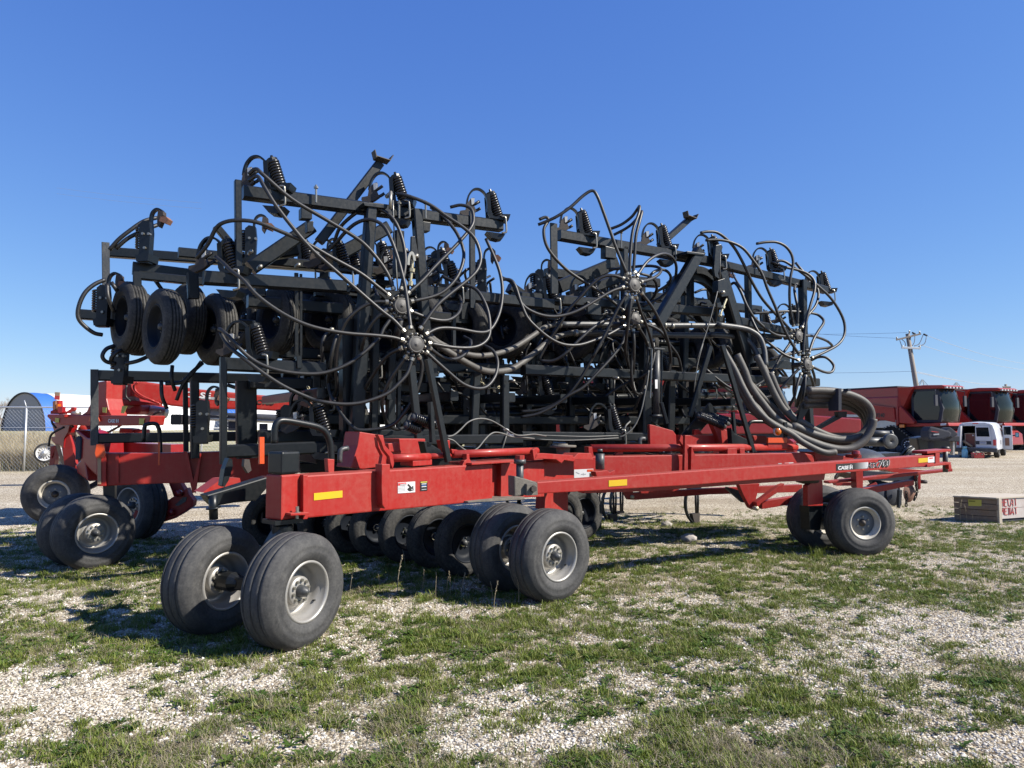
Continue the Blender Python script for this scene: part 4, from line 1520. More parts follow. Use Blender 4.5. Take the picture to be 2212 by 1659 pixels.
# ---- wheels -----------------------------------------------------------------
def tyre_prof(Rr, w_, rim, grooves, gd=.014, gw=.012):
    """outline from inner bead round the tread to the outer bead; y from +w/2 (inner) to -w/2 (outer)"""
    h = w_ / 2
    pr = [(rim, h * .72), (rim + .02, h * .80), (rim + (Rr - rim) * .3, h * .97), (rim + (Rr - rim) * .55, h * 1.0), (rim + (Rr - rim) * .78, h * .93),
          (Rr - .028, h * .80), (Rr - .010, h * .66)]
    ys = np.linspace(h * .60, -h * .60, 9)
    tread = [(Rr - .010 + .012 * (1 - (y / h) ** 2), y) for y in ys]
    gy = np.linspace(h * .46, -h * .46, grooves)
    out = []
    for i, (r_, y) in enumerate(tread):
        if all(abs(y - g) > gw * 1.3 for g in gy): out.append((r_, y))
    for g in gy:
        rr = Rr - .010 + .012 * (1 - (g / h) ** 2)
        out += [(rr, g + gw / 2 + .001), (rr - gd, g + gw / 2), (rr - gd, g - gw / 2), (rr, g - gw / 2 - .001)]
    out.sort(key=lambda q: -q[1])
    pr += out
    pr += [(Rr - .010, -h * .66), (Rr - .028, -h * .80), (rim + (Rr - rim) * .78, -h * .93), (rim + (Rr - rim) * .66, -h * .975), (rim + (Rr - rim) * .64, -h * 1.0),
           (rim + (Rr - rim) * .55, -h * 1.0), (rim + (Rr - rim) * .42, -h * .985), (rim + (Rr - rim) * .40, -h * 1.0), (rim + (Rr - rim) * .3, -h * .985),
           (rim + (Rr - rim) * .12, -h * .90), (rim + .012, -h * .80), (rim, -h * .72)]
    return pr


def wheel_template(Rr, w_, rim, grooves, style, tyre_mat, name='tyre', hole=.0):
    V, F = lathe(tyre_prof(Rr, w_, rim, grooves), (0, 0, 0), (0, 1, 0), 64)
    o = mk(name, V, F, tyre_mat, DR, True, True)
    # darker rubber down in the grooves
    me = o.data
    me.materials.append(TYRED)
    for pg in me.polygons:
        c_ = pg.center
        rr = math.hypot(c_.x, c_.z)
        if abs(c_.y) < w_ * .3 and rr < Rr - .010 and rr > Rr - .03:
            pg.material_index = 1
    h = w_ / 2
    if style == 'deep':
        rp = [(rim + .016, -h * .80), (rim + .010, -h * .86), (rim - .004, -h * .86), (rim - .012, -h * .72), (rim - .014, -h * .5), (rim - .03, -h * .42), (rim - .035, -h * .1),
              (rim - .04, h * .12), (rim * .66, h * .16), (rim * .60, h * .05), (rim * .52, h * .0), (.05, h * .0)]
        sub('rim', lathe(rp, (0, 0, 0), (0, 1, 0), 48), SILVER, o, True)
        sub('inner_dish', lathe([(rim + .01, h * .8), (rim - .03, h * .6), (rim - .04, h * .2), (rim * .6, h * .2)], (0, 0, 0), (0, 1, 0), 32), RIMGREY, o, True)
        hubp = [(0, -h * .30), (.020, -h * .29), (.028, -h * .22), (.042, -h * .20), (.046, -h * .05), (.05, h * .0), (.098, h * .0 - .006), (.102, h * .0), (.102, h * .05)]
        sub('hub_plate', lathe([(a, b - .055) for a, b in [(.045, -.004), (.106, -.006), (.112, .004), (.112, .05), (.09, .12)]], (0, 0, 0), (0, 1, 0), 32), SILVER, o, True)
        sub('hub_cap', lathe([(0, -h * .86), (.016, -h * .85), (.026, -h * .74), (.040, -h * .68), (.046, -h * .42), (.052, -h * .3)], (0, 0, 0), (0, 1, 0), 24), GREYP, o, True)
        b = []
        for k in range(10):
            a = 2 * math.pi * k / 10 + .2
            c_ = Vector((math.cos(a) * .082, -.055, math.sin(a) * .082))
            b.append(tube([c_ + Vector((0, -.026, 0)), c_], .0125, 6))
            a += math.pi / 10
            c_ = Vector((math.cos(a) * .135, h * .12, math.sin(a) * .135))
        sub('wheel_bolt', join(*b), STEEL, o)['kind'] = 'stuff'
        vv = Vector((math.cos(-.6) * (rim - .03), -h * .25, math.sin(-.6) * (rim - .03)))
        sub('valve_stem', tube([vv, vv * .93 + Vector((0, -.04, 0))], .006, 5), HOSE, o)
    elif style == 'six':
        rp = [(rim + .014, -h * .80), (rim + .008, -h * .86), (rim - .006, -h * .86), (rim - .014, -h * .70), (rim - .020, -h * .62), (rim - .034, -h * .58), (rim - .04, -h * .2), (rim - .05, -h * .05)]
        sub('rim', lathe(rp, (0, 0, 0), (0, 1, 0), 48), CREAM, o, True)
        sub('wheel_disc', lathe([(rim - .03, -h * .15), (rim * .80, -h * .40), (rim * .3, -h * .42), (.03, -h * .42)], (0, 0, 0), (0, 1, 0), 32), RIMGREY, o, True)
        b = []
        for k in range(6):
            a = 2 * math.pi * k / 6 + .5
            c_ = Vector((math.cos(a) * .082, -h * .42, math.sin(a) * .082))
            b.append(tube([c_ + Vector((0, -.022, 0)), c_], .012, 6))
        sub('wheel_bolt', join(*b), STEEL, o)['kind'] = 'stuff'
        sub('hub_cap', lathe([(0, -h * .72), (.018, -h * .70), (.036, -h * .58), (.038, -h * .50), (.05, -h * .46), (.058, -h * .30)], (0, 0, 0), (0, 1, 0), 16), DARKIRON, o, True)
    else:
        rp = [(rim + .014, -h * .80), (rim + .006, -h * .86), (rim - .006, -h * .84), (rim - .014, -h * .6), (rim - .03, -h * .5), (rim - .035, -h * .1), (rim * .62, h * .05), (.05, h * .05)]
        sub('rim', lathe(rp, (0, 0, 0), (0, 1, 0), 36), RIMDARK, o, True)
        b = [tube([Vector((math.cos(a) * .065, -.02, math.sin(a) * .065)), Vector((math.cos(a) * .065, .01, math.sin(a) * .065))], .01, 6) for a in [k * math.pi / 3 for k in range(6)]]
        sub('hub', join(lathe([(0, -h * .5), (.03, -h * .48), (.04, -h * .2), (.045, h * .05)], (0, 0, 0), (0, 1, 0), 16), *b), GREYP, o, True)
    return o


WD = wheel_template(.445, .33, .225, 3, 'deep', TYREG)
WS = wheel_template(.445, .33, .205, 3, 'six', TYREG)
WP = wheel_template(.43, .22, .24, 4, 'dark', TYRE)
PLACED = set()


def wheel(t, center, n, s=1.0):
    rz = math.atan2(n[0], -n[1])
    if id(t) not in PLACED:
        PLACED.add(id(t)); o = t
        o.location = Vector(center) - DR.location
        o.rotation_euler = (0, 0, rz)
    else:
        o = inst(t, center, rz, DR)
    o.scale = (s, s, s)
    return o


def atd(u, v, d):
    r = ray(u, v)
    return ORG + r * (d / r.y)


def ground_wheel(t, u, v_bot, n, R_, s=1.0, sink=.022):
    """wheel standing where its foot is seen; centre straight above"""
    g = gnd(u, v_bot)
    c_ = Vector((g.x, g.y, R_ * s - sink))
    wheel(t, c_, n, s)
    return c_


def unit(x, y):
    l = math.hypot(x, y)
    return (x / l, y / l)


nA = unit(.89, -.454)
w1 = ground_wheel(WD, 634, 1393, nA, .445, .985)
w1b = Vector((w1.x - nA[0] * .86, w1.y - nA[1] * .86 - .02, w1.z))
wheel(WD, w1b, nA, .985)
nB = unit(.65, -.76)
w2 = ground_wheel(WD, 1188, 1294, nB, .445, 1.0)
w2b = Vector((w2.x - nB[0] * .62, w2.y - nB[1] * .62, w2.z))
wheel(WD, w2b, nB, 1.0)
nC = unit(-.14, -.99)
nC = unit(.10, -.995)
w3 = ground_wheel(WS, 1858, 1197, nC, .445, .985)
w3b = Vector((w3.x - nC[0] * .55 - .30, w3.y - nC[1] * .55 + .1, w3.z))
w3b = Vector((w3.x - .30, w3.y + .50, w3.z))
wheel(WS, w3b, nC, .985)
nD = unit(.81, -.59)
nD = unit(.72, -.69)
w4 = ground_wheel(WD, 200, 1226, nD, .445, .98)
w4b = Vector((w4.x - .30, w4.y + .22, w4.z))
wheel(WD, w4b, nD, .98)

# packer wheels on the ground behind the main beam
for x_, bt, sc_ in ((760, 505, .86), (580, 455, .86), (400, 420, .86), (215, 385, .86), (60, 360, .86), (-110, 345, .86), (-280, 330, .86), (-460, 315, .84)):
    u, v = e6((x_ - 5, bt))[0]
    ground_wheel(WP, u, v, nB, .43, sc_, .0)
ground_wheel(WP, 1255, 1165, unit(.6, -.8), .43, .9, 0)
ground_wheel(WP, 1210, 1172, unit(.6, -.8), .43, .9, 0)
# packer wheels carried on the folded wings
nP = unit(-.70, -.71)
for u, v, off in ((280, 686, 1.75), (353, 706, .95), (404, 690, 1.55), (466, 712, 1.15), (530, 686, 2.0), (600, 692, 1.15), (655, 688, 2.0), (712, 690, 1.2), (765, 700, 2.0),
                  (300, 700, 2.9), (905, 700, 1.5), (945, 715, 2.2), (1000, 708, 1.0), (1035, 690, 1.8), (1092, 712, 1.1), (1130, 700, 1.9), (1235, 722, 1.3), (1290, 716, 2.0),
                  (1370, 738, 1.4), (1440, 735, 2.1), (1530, 748, 1.5), (1600, 740, 2.2), (840, 720, 1.3), (1170, 760, 2.4), (1320, 730, 2.4), (1480, 760, 1.9), (1570, 780, 2.4), (1200, 700, 2.6), (1640, 790, 1.9)):
    wheel(WP, M.at(u, v, off), nP if u < 700 else unit(-.55, -.83), 1.0)
# packer wheels added further in to block sun: a second row and a lower one
for k in range(14):
    s_ = 1.3 + k * .52
    for off, z_ in ((2.6, 2.55), (1.9, 1.65)):
        if (k + (off > 2)) % 3 == 2: continue
        p_ = M.a + M.d * s_ + M.n * (off + .2 * math.sin(k * 2.2)) + Vector((0, 0, z_ + .06 * math.sin(k * 1.7)))
        wheel(WP, p_, unit(-.62, -.78), .96)
# gang axles through the packer wheels
for p, q, off in (((280, 690), (560, 700), 1.9), ((560, 700), (800, 705), 1.6), ((880, 712), (1160, 715), 1.6), ((1180, 725), (1620, 750), 1.7)):
    D('gang_axle', tube([M.at(*p, off), M.at(*q, off)], .045, 8), BLACK, True)

# ---- main beam (near) --------------------------------------------------------
fr = [R1.at(656, 1027, 0), R1.at(1064, 1002, 0), R1.at(1064, 1079, 0), R1.at(656, 1119, 0)]
beam1 = D('main_beam', prism([(656, 1027.5), (1064, 1001.5), (1064, 1081), (656, 1119.5)], R1, 0, .26), RED, bev=.012)
D('main_beam', prism([(1060, 1003), (1176, 996), (1176, 1073), (1060, 1077)], R1, .17, .22), RED, bev=.01)
D('beam_flange', prism([(1083, 1001), (1110, 999), (1108, 1075), (1082, 1077)], R1, .10, .1), RED, bev=.006)
D('hinge_plate', prism([(1011, 1083), (1070, 1077), (1133, 1073), (1134, 1079), (1070, 1083), (1011, 1086)], R1, -.06, .36), GREASE, bev=.004, label='dirty lower hinge plate')
D('hinge_plate', prism([(1019, 1000), (1127, 993), (1127, 997.5), (1019, 1004.5)], R1, -.06, .36), RED, bev=.004)
D('main_beam', prism([(1172, 994), (1240, 990), (1240, 1040), (1172, 1043)], R1, .25, .3), RED, bev=.01)
beam2 = D('main_beam', prism([(1236, 989), (1300, 985.5), (1735, 978), (1758, 983), (1762, 1034), (1300, 1048), (1236, 1050)], R2, 0, .3), RED, bev=.012)
D('beam_rib', prism([(1494, 965), (1502, 985), (1502, 1040), (1492, 1040)], R2, -.07, .06), RED)
D('beam_rib', prism([(1480, 940), (1486, 985), (1486, 1042), (1478, 1042)], R2, -.10, .05), RED)
D('beam_rib', prism(a6((375, 1065), (435, 1065), (432, 1240), (418, 1370), (400, 1390), (380, 1360), (374, 1240)), R1, -.09, .1), RED, bev=.006)
D('beam_cap', prism([(655, 1026), (665, 1025.5), (665, 1121), (655, 1122)], R1, -.015, .3), RED, bev=.005)
# corner post and caster
pc = R1.at(612, 1075, .12)
cp = Vector((pc.x, pc.y, 0))
z_t, z_b = R1.at(612, 1026, .02).z, R1.at(612, 1123, .02).z
D('corner_post', box((cp.x, cp.y, (z_t + z_b) / 2), .20, .20, z_t - z_b, R1.rot + .18), RED, bev=.014)
zb2 = R1.at(612, 977, .02).z
D('post_top', box((cp.x, cp.y, (z_t + zb2) / 2 + .004), .185, .185, zb2 - z_t, R1.rot + .18), BLACK, bev=.018)
D('post_flange', prism([(636, 1028), (657, 1027), (657, 1120), (637, 1122)], R1, .10, .04), RED)
pl_b = R1.at(645, 1112, -.05)
D('post_ear', prism([(628, 1109), (668, 1107), (668, 1112), (628, 1114)], R1, -.07, .12), RED, bev=.003)
D('lock_bolt', join(tube([R1.at(642, 1094, -.03), R1.at(642, 1120, -.03)], .014, 8), tube([R1.at(642, 1106, -.03), R1.at(642, 1109, -.03)], .026, 6)), STEEL)
D('caster_collar', join(box((cp.x, cp.y, z_b - .02), .25, .22, .035, R1.rot), lathe([(.075, 0), (.085, .08), (.085, .14), (.05, .2)], (cp.x, cp.y, z_b - .2), (0, 0, 1), 16)), BLACK)
mid = (w1 + w1b) / 2
D('caster_fork', join(bar((cp.x, cp.y, z_b - .12), (mid.x, mid.y, mid.z + .02), .16, .14), bar(w1, w1b, .10, .10),
                      lathe([(0, 0), (.075, 0), (.08, .16), (.05, .24), (0, .24)], w1b + Vector((nA[0], nA[1], 0)) * .05, (nA[0], nA[1], 0), 16)), BLACK)
# hinge pin, yoke and tow beam
pA, pB = RP.at(1123, 997, -.02), RP.at(1123, 1071, -.02)
hp = D('hinge_pin', join(tube([pA, pB], .036, 14), tube([pA + Vector((0, 0, .02)), pA - Vector((0, 0, .02))], .058, 14)), GREYP, True)
D('pin_head', tube([pA + Vector((0, 0, .02)), pA + Vector((0, 0, .06))], .045, 8), RED)
D('tow_yoke', prism(a6((1338, 1150), (1400, 1165), (1500, 1195), (1510, 1290), (1400, 1290), (1340, 1300)), RP, -.06, .14), GREASE, bev=.012, label='greasy dark yoke on the hinge pin')
D('yoke_block', prism(a6((1427, 1208), (1505, 1200), (1508, 1290), (1427, 1294)), RP, -.10, .06), GREASE, bev=.006)
c_ = RP.at(*a6((1470, 1243))[0], -.10)
D('yoke_bolt', tube([c_ - RP.n * .03, c_], .032, 6), DARKIRON)
tow = D('tow_beam', prism([(1160, 1041.5), (1500, 1017), (1780, 998.5), (2030, 981.5), (2030, 1005.5), (1780, 1024), (1500, 1047.5), (1160, 1067)], RP, 0, .15), RED, bev=.010)
# clevis at the front end
D('hitch_clevis', join(prism([(2003, 974.5), (2054, 970), (2054, 975), (2003, 980)], RP, -.02, .22), prism([(2003, 1003), (2054, 998), (2054, 1003), (2003, 1009)], RP, -.02, .22),
                       prism([(2021, 977.4), (2030, 977), (2030, 1006), (2021, 1006.4)], RP, -.015, .2),
                       prism([(2049, 1002), (2055, 1003), (2056, 1014), (2050, 1013)], RP, .02, .05)), RED, bev=.004)
D('hitch_pin', join(tube([RP.at(2042, 968, .09), RP.at(2042, 1020, .09)], .034, 12), tube([RP.at(2042, 965, .09), RP.at(2042, 971, .09)], .055, 12)), GREYP, True)
# far beam of the drawbar, seen low and dark
FAR = VPlane((2.2, 9.9), (6.05, 10.35))
D('tow_beam', prism(d5((600, 535), (1400, 450), (2212, 370), (2400, 352), (2400, 395), (2212, 410), (1400, 500), (600, 570)), FAR, 0, .14), RED, bev=.008)
D('tow_beam', prism(a7((0, 1290), (600, 1255), (1200, 1200), (1900, 1140), (2100, 1140), (2090, 1195), (1700, 1210), (1200, 1245), (600, 1290), (0, 1310)), RP, .25, .12), RED)
D('drawbar_web', prism(a8((820, 1395), (1000, 1400), (1270, 1420), (1160, 1445), (960, 1440)), FAR, .1, .3), RED)
D('drawbar_post', prism(a8((583, 1405), (655, 1405), (655, 1592), (590, 1592)), FAR, -.12, .13), RED, bev=.006)
D('drawbar_post', prism(a8((560, 1270), (640, 1268), (640, 1300), (560, 1300)), FAR, .1, .2), RED)
D('pin_head', lathe([(0, .05), (.05, .045), (.06, 0), (.05, -.03)], FAR.at(*a8((585, 1258))[0], .1), (0, 0, 1), 12), RED2)
# lower truss of the drawbar
LOW = VPlane((3.9, 9.75), (5.6, 10.1))
D('truss_beam', prism(ov((1646, 1083), (1707, 1074), (1864, 1055), (1975, 1037), (1975, 1048), (1864, 1070), (1707, 1090), (1646, 1100)), LOW, .25, .12), RED, bev=.006)
D('truss_brace', prism(a7((1500, 1390), (1700, 1245), (1745, 1225), (1730, 1275), (1540, 1400), (1510, 1440)), LOW, .2, .1), RED, bev=.005)
D('gusset', prism(a7((1350, 1235), (1530, 1225), (1495, 1370), (1495, 1460), (1450, 1440), (1390, 1330)), LOW, .3, .1), RED, bev=.004)
for q, off in ((a7((1497, 1442))[0], .18), (a7((415, 1342))[0], 1.5)):
    c_ = LOW.at(*q, off)
    D('pin', tube([c_ - LOW.n * .03, c_ + LOW.n * .05], .03, 10), BRASS, True)
D('truss_beam', prism(a7((390, 1310), (1100, 1268), (1900, 1235), (1900, 1300), (1100, 1320), (450, 1368), (385, 1365)), LOW, 1.6, .12), RED, bev=.005)
D('truss_beam', prism(a7((1250, 1255), (1400, 1300), (1420, 1390), (1380, 1390), (1240, 1270)), LOW, .8, .06), GREYP)
D('gusset', prism(a7((330, 1275), (420, 1275), (440, 1360), (380, 1365)), LOW, 1.5, .08), RED)
D('gusset', prism(a7((490, 1290), (860, 1250), (840, 1270), (740, 1310), (500, 1310)), LOW, 1.2, .08), RED)
# small right-hand caster leg
D('caster_leg', prism(d5((295, 600), (410, 520), (515, 520), (520, 890), (300, 895)), RP, .35, .08), RED, bev=.008)
D('caster_leg', prism(d5((310, 895), (510, 895), (505, 1000), (480, 1250), (330, 1240), (320, 1000)), RP, .42, .15), BLACK, bev=.006)
D('caster_leg', lathe([(.06, 0), (.14, .02), (.16, .1), (.1, .12)], RP.at(*d5((290, 570))[0], .45), (0, 0, 1), 16), DARKIRON, True)
ax = (w3 + w3b) / 2
D('axle', bar(w3, w3b, .09, .09), BLACK)
D('axle', bar(w2, w2b, .1, .1), BLACK)
D('axle', bar(w4, w4b, .09, .09), BLACK)
D('caster_leg', prism(d7((410, 110), (655, 105), (655, 330), (400, 290)), R1, .6, .16), RED, bev=.006)

# red torque tube along the top and its lugs
D('torque_tube', tube([R1.at(838, 990, .12), R1.at(927, 987, .12)], .038, 12), RED, True)
D('torque_tube', tube([R1.at(978, 981, .12), R1.at(1160, 974, .12)], .040, 12), RED, True)
D('torque_tube', tube([R1.at(925, 986, .14), R1.at(980, 982, .14)], .028, 12), RED, True)
D('torque_tube', tube([R2.at(1276, 968, .1), R2.at(1720, 966, .1)], .050, 12), RED, True)
D('tube_lug', prism(a6((345, 850), (385, 855), (400, 930), (455, 990), (465, 1060), (455, 1100), (440, 1060), (430, 1010), (390, 960), (370, 900)), R1, -.03, .05), RED, bev=.004)
D('tube_lug', prism(a6((340, 870), (360, 870), (385, 950), (415, 1010), (412, 1080), (385, 1100), (370, 1060), (380, 1000), (350, 940)), R1, .12, .05), RED, bev=.004)
D('tube_lug', prism(a6((1470, 960), (1500, 945), (1505, 1010), (1480, 1035)), R1, .05, .12), RED, bev=.004)
D('tube_lug', prism(a6((990, 990), (1010, 990), (1012, 1025), (1025, 1050), (1010, 1085), (955, 1085), (975, 1040), (992, 1030)), R1, .02, .06), RED, bev=.004)
D('tube_lug', prism(a6((880, 955), (925, 960), (925, 985), (890, 990)), R1, .1, .1), RED, bev=.004)
D('tube_lug', prism(a7((38, 905), (70, 905), (75, 940), (85, 990), (60, 1010), (40, 960)), R2, .0, .12), RED, bev=.004)
D('tube_lug', prism(a7((845, 800), (870, 830), (880, 870), (920, 905), (922, 960), (900, 985), (890, 930), (850, 880), (830, 850)), R2, -.02, .06), RED, bev=.004)
D('tube_lug', prism(a7((820, 800), (845, 820), (860, 880), (885, 910), (888, 1030), (870, 1000), (850, 930), (825, 880)), R2, .12, .06), RED, bev=.004)
D('tube_lug', prism(a7((255, 995), (300, 935), (340, 940), (340, 988)), R2, .15, .05), RED, bev=.004)
D('hinge_cover', prism(a6((1490, 990), (1550, 985), (1760, 1000), (1770, 1015), (1800, 985), (1895, 985), (1912, 1035), (1780, 1030), (1765, 1045), (1700, 1035), (1680, 1058), (1640, 1030), (1510, 1025), (1480, 1035)),
                       R1, .05, .22), RED, bev=.006)
gp = R1.at(*a6((1690, 945))[0], .5)
D('pivot_stack', lathe([(0, .05), (.06, .05), (.065, .035), (.17, .03), (.17, .005), (.09, 0), (.08, -.10), (.12, -.12), (.12, -.16), (0, -.16)], gp, (0, 0, 1), 20), GREASE, True)
p9 = RP.at(1296, 980, .4)
D('lock_pin', join(tube([p9, RP.at(1296, 1014, .4)], .05, 12), tube([p9 + Vector((0, 0, .02)), p9 + Vector((0, 0, .05))], .03, 6)), GREYP, True)
D('lock_bracket', prism(a6((1925, 1120), (2010, 1110), (2030, 1125), (2065, 1108), (2070, 1125), (2045, 1160), (2000, 1160), (1935, 1155)), RP, .3, .1), RED, bev=.004)
# red plates and boxes above the main beam
for pts, pl, off, th in ((a6((215, 830), (345, 850), (370, 960), (395, 1080), (240, 1100), (150, 1090), (200, 930)), R1, .35, .25),
                         (a6((420, 915), (500, 905), (505, 975), (430, 975)), R1, .45, .4), (a6((500, 880), (690, 880), (700, 990), (510, 990)), R1, .7, .3),
                         (a6((600, 1040), (740, 1030), (740, 1070), (600, 1080)), R1, .1, .2), (a6((810, 890), (870, 890), (870, 950), (830, 980)), R1, .75, .1),
                         (a7((570, 710), (600, 715), (775, 765), (800, 800), (860, 850), (885, 895), (575, 895)), R2, .3, .06),
                         (a7((860, 805), (1180, 805), (1270, 790), (1270, 885), (860, 885)), R2, .6, .35), (a7((1390, 805), (1590, 810), (1605, 900), (1400, 930)), R2, .6, .3),
                         (a7((1110, 690), (1260, 770), (1270, 880), (1190, 880)), R2, .5, .1),
                         (a7((1250, 920), (1330, 915), (1335, 985), (1250, 985)), R2, .05, .2), (a7((1355, 915), (1400, 915), (1400, 965), (1360, 965)), R2, .05, .1),
                         (a7((960, 755), (1000, 750), (1035, 800), (960, 800)), R2, .8, .06),
                         (a8((180, 1240), (560, 1290), (570, 1340), (200, 1345)), R2, .15, .3), (a8((270, 1330), (430, 1330), (430, 1345), (270, 1345)), R2, .0, .3)):
    D('red_bracket', prism(pts, pl, off, th), RED, bev=.007)
D('light_bracket', prism(a7((1600, 870), (1770, 870), (1770, 912), (1605, 912)), R2, .05, .04), RED)
D('rear_reflector', prism(a7((1604, 826), (1769, 826), (1769, 870), (1604, 870)), R2, .03, .03), ORANGE)
lc = R2.at(*a7((1690, 770))[0], .05)
D('warning_lamp', lathe([(0, -.035), (.03, -.033), (.055, -.015), (.06, 0)], lc, R2.n, 24), AMBER, True)
D('lamp_housing', lathe([(.061, 0), (.066, .005), (.06, .04), (.03, .06), (0, .06)], lc, R2.n, 24), WHITE, True)
D('lamp_post', prism(a7((1745, 690), (1770, 690), (1772, 830), (1748, 830)), R2, .04, .03), BLACK)
D('guard_bar', tube(catmull([R2.at(*z, .3) for z in a7((1420, 740), (1440, 700), (1480, 685), (1650, 690), (1770, 688))], 3), .028, 8), BLACK, True)
# bent guard hoops on the left
D('guard_hoop', tube(catmull([R1.at(*z, .25) for z in e7((488, 520), (490, 400), (515, 345), (570, 330), (720, 355), (850, 385), (915, 430), (950, 510), (960, 600), (962, 680))], 4), .030, 10), BLACK, True)
D('hoop_socket', prism(e7((930, 648), (988, 652), (985, 765), (938, 765)), R1, .20, .06), RED, bev=.006)
D('guard_hoop', tube(catmull([B.at(*z, -.9) for z in a5((582, 900), (588, 800), (605, 775), (660, 770), (685, 790), (700, 860), (705, 1050))], 4), .028, 8), BLACK, True)
D('guard_hoop', tube(catmull([R1.at(*z, .3) for z in e7((1100, 560), (1050, 570), (1035, 600), (1032, 680))], 3), .024, 8), GREYP, True)
D('guard_hoop', tube(catmull([R2.at(*z, .3) for z in a7((530, 835), (500, 835), (485, 850), (485, 890))], 3), .03, 8), GREYP, True)
# support struts standing on the beam
for pts, off, wd, pl in ((((924, 776), (968, 997)), .05, .062, R1), (((1560, 746), (1627, 975)), .05, .066, R2), (((1535, 748), (1490, 900)), .7, .07, R2),
                         (((930, 868), (934, 955)), .25, .05, R1), (((888, 790), (905, 955)), .9, .09, R1), (((1428, 870), (1440, 915)), .6, .05, R2),
                         (((1583, 890), (1588, 950)), .3, .045, R2), (((1540, 880), (1470, 960)), 1.0, .2, R2)):
    post(pts[0], pts[1], off, wd, .05, 'support_strut', pl)
for pts, pl, off in ((a6((680, 900), (700, 900), (800, 960), (830, 1020), (820, 1030), (700, 990)), R1, .3), (a7((1280, 740), (1310, 790), (1440, 850), (1440, 890), (1290, 880)), R2, .25)):
    D('pivot_arm', prism(pts, pl, off, .10), BLACK, bev=.006)
# upright jack with rods in the middle
jack = D('screw_jack', join(tube([M.at(1418, 752, -.05), M.at(1418, 900, -.05)], .055, 12), box(M.at(1418, 898, -.05), .16, .12, .03, M.rot)), GREYP, True)
mk('jack_rod', *tube([M.at(1409, 752, -.1), M.at(1405, 860, -.1)], .009, 5), STEEL, jack)
mk('jack_rod', *tube([M.at(1430, 752, -.1), M.at(1428, 900, -.1)], .012, 5), BLACK, jack)
mk('jack_top', *tube([M.at(1400, 752, -.1), M.at(1435, 754, -.1)], .016, 6), GREYP, jack)
mk('warning_label', *prism(a7((618, 320), (640, 320), (640, 398), (620, 398)), M, -.118, .004), WHITE, jack)
# extension springs lying on the arms
for p, q, off, pl in ((e3((290, 1080))[0], e3((600, 1195))[0], .35, R1), (e3((180, 1190))[0], e3((360, 1260))[0], .4, R1),
                      (d6((930, 510))[0], d6((1270, 650))[0], .5, R2), (d6((1090, 500))[0], d6((1540, 620))[0], .8, R2), (d6((930, 490))[0], d6((1320, 610))[0], .7, R2)):
    a, b = pl.at(*p, off), pl.at(*q, off)
    o = D('extension_spring', helix(a, b, .045, (b - a).length / .026, .011, 9), SPRING, True)
    mk('spring_plug', *tube([a - (b - a) * .06, b + (b - a) * .12], .034, 8), GREYP, o, True)

# ---- far main beam with its caster -----------------------------------------
D('main_beam', prism(a5((270, 985), (700, 985), (1500, 965), (1520, 1190), (700, 1205), (270, 1225)), RB, 0, .26), RED, bev=.012)
D('beam_cap', prism(a5((375, 990), (400, 988), (400, 1200), (378, 1205)), RB, -.03, .03), RED)
D('corner_post', prism(a5((240, 985), (310, 980), (310, 1225), (245, 1225)), RB, -.06, .2), RED, bev=.01)
D('post_side_tone', prism(a5((246, 1020), (272, 1020), (272, 1210), (248, 1210)), RB, -.075, .012), CARD)  # brown strip paints in the dim look of the post's dusty left face
D('reflector', prism(a5((240, 920), (292, 920), (303, 985), (292, 1018), (236, 1018), (228, 985)), RB, -.12, .03), ORANGE)
D('reflector', prism(a5((1425, 868), (1458, 868), (1458, 1062), (1425, 1062)), R1, 1.2, .03), ORANGE)
D('reflector', prism(a5((686, 905), (700, 905), (698, 1072), (686, 1072)), RB, -.4, .03), ORANGE)
D('caster_leg', prism(a5((285, 1210), (372, 1205), (372, 1330), (290, 1330)), RB, .02, .14), BLACK)
for pts, off in ((a5((870, 970), (900, 975), (960, 1270), (935, 1275)), -.08), (a5((940, 1200), (990, 985), (1000, 990), (960, 1280)), -.1)):
    D('red_bracket', prism(pts, RB, off, .06), RED)
# black draw arm at lower left
D('draw_arm', prism(a5((1035, 1290), (1240, 1230), (1500, 1150), (1500, 1215), (1400, 1330), (1240, 1345), (1100, 1370), (1060, 1330)), R1, .55, .14), BLACK, bev=.012)
D('draw_pin', join(tube([R1.at(*z, .55) for z in a5((1085, 1290), (1090, 1465))], .036, 10), tube([R1.at(*z, .55) for z in a5((1087, 1378), (1088, 1386))], .06, 10)), BLACK, True)
D('red_bracket', prism(a5((1010, 1270), (1150, 1170), (1280, 1165), (1290, 1210), (1100, 1280)), R1, 1.3, .2), RED)
D('mounting_foot', prism(a5((1200, 1020), (1225, 1030), (1230, 1080), (1200, 1180), (1170, 1230), (1150, 1220), (1170, 1100)), R1, .7, .08), BLACK)
D('mounting_foot', prism(a5((1315, 1030), (1350, 1030), (1365, 1110), (1340, 1130), (1310, 1080)), R1, .75, .05), DARKIRON)

# ---- air pipes ----------------------------------------------------------------
for p, q, off, r_ in (((870, 866), (1600, 852), 1.6, .055), ((870, 884), (1600, 866), 1.5, .055), ((880, 900), (1600, 880), 1.4, .05)):
    o = D('air_pipe', tube([M.at(*p, off), M.at(*q, off)], r_, 10), BLACK, True)
    for t in (.08, .2, .38, .55, .64, .8, .86, .93, .96):
        c_ = M.at(*p, off).lerp(M.at(*q, off), t)
        dd = (M.at(*q, off) - M.at(*p, off)).normalized()
        mk('pipe_coupler', *tube([c_, c_ + dd * .07], r_ + .008, 10), HOSE, o, True)


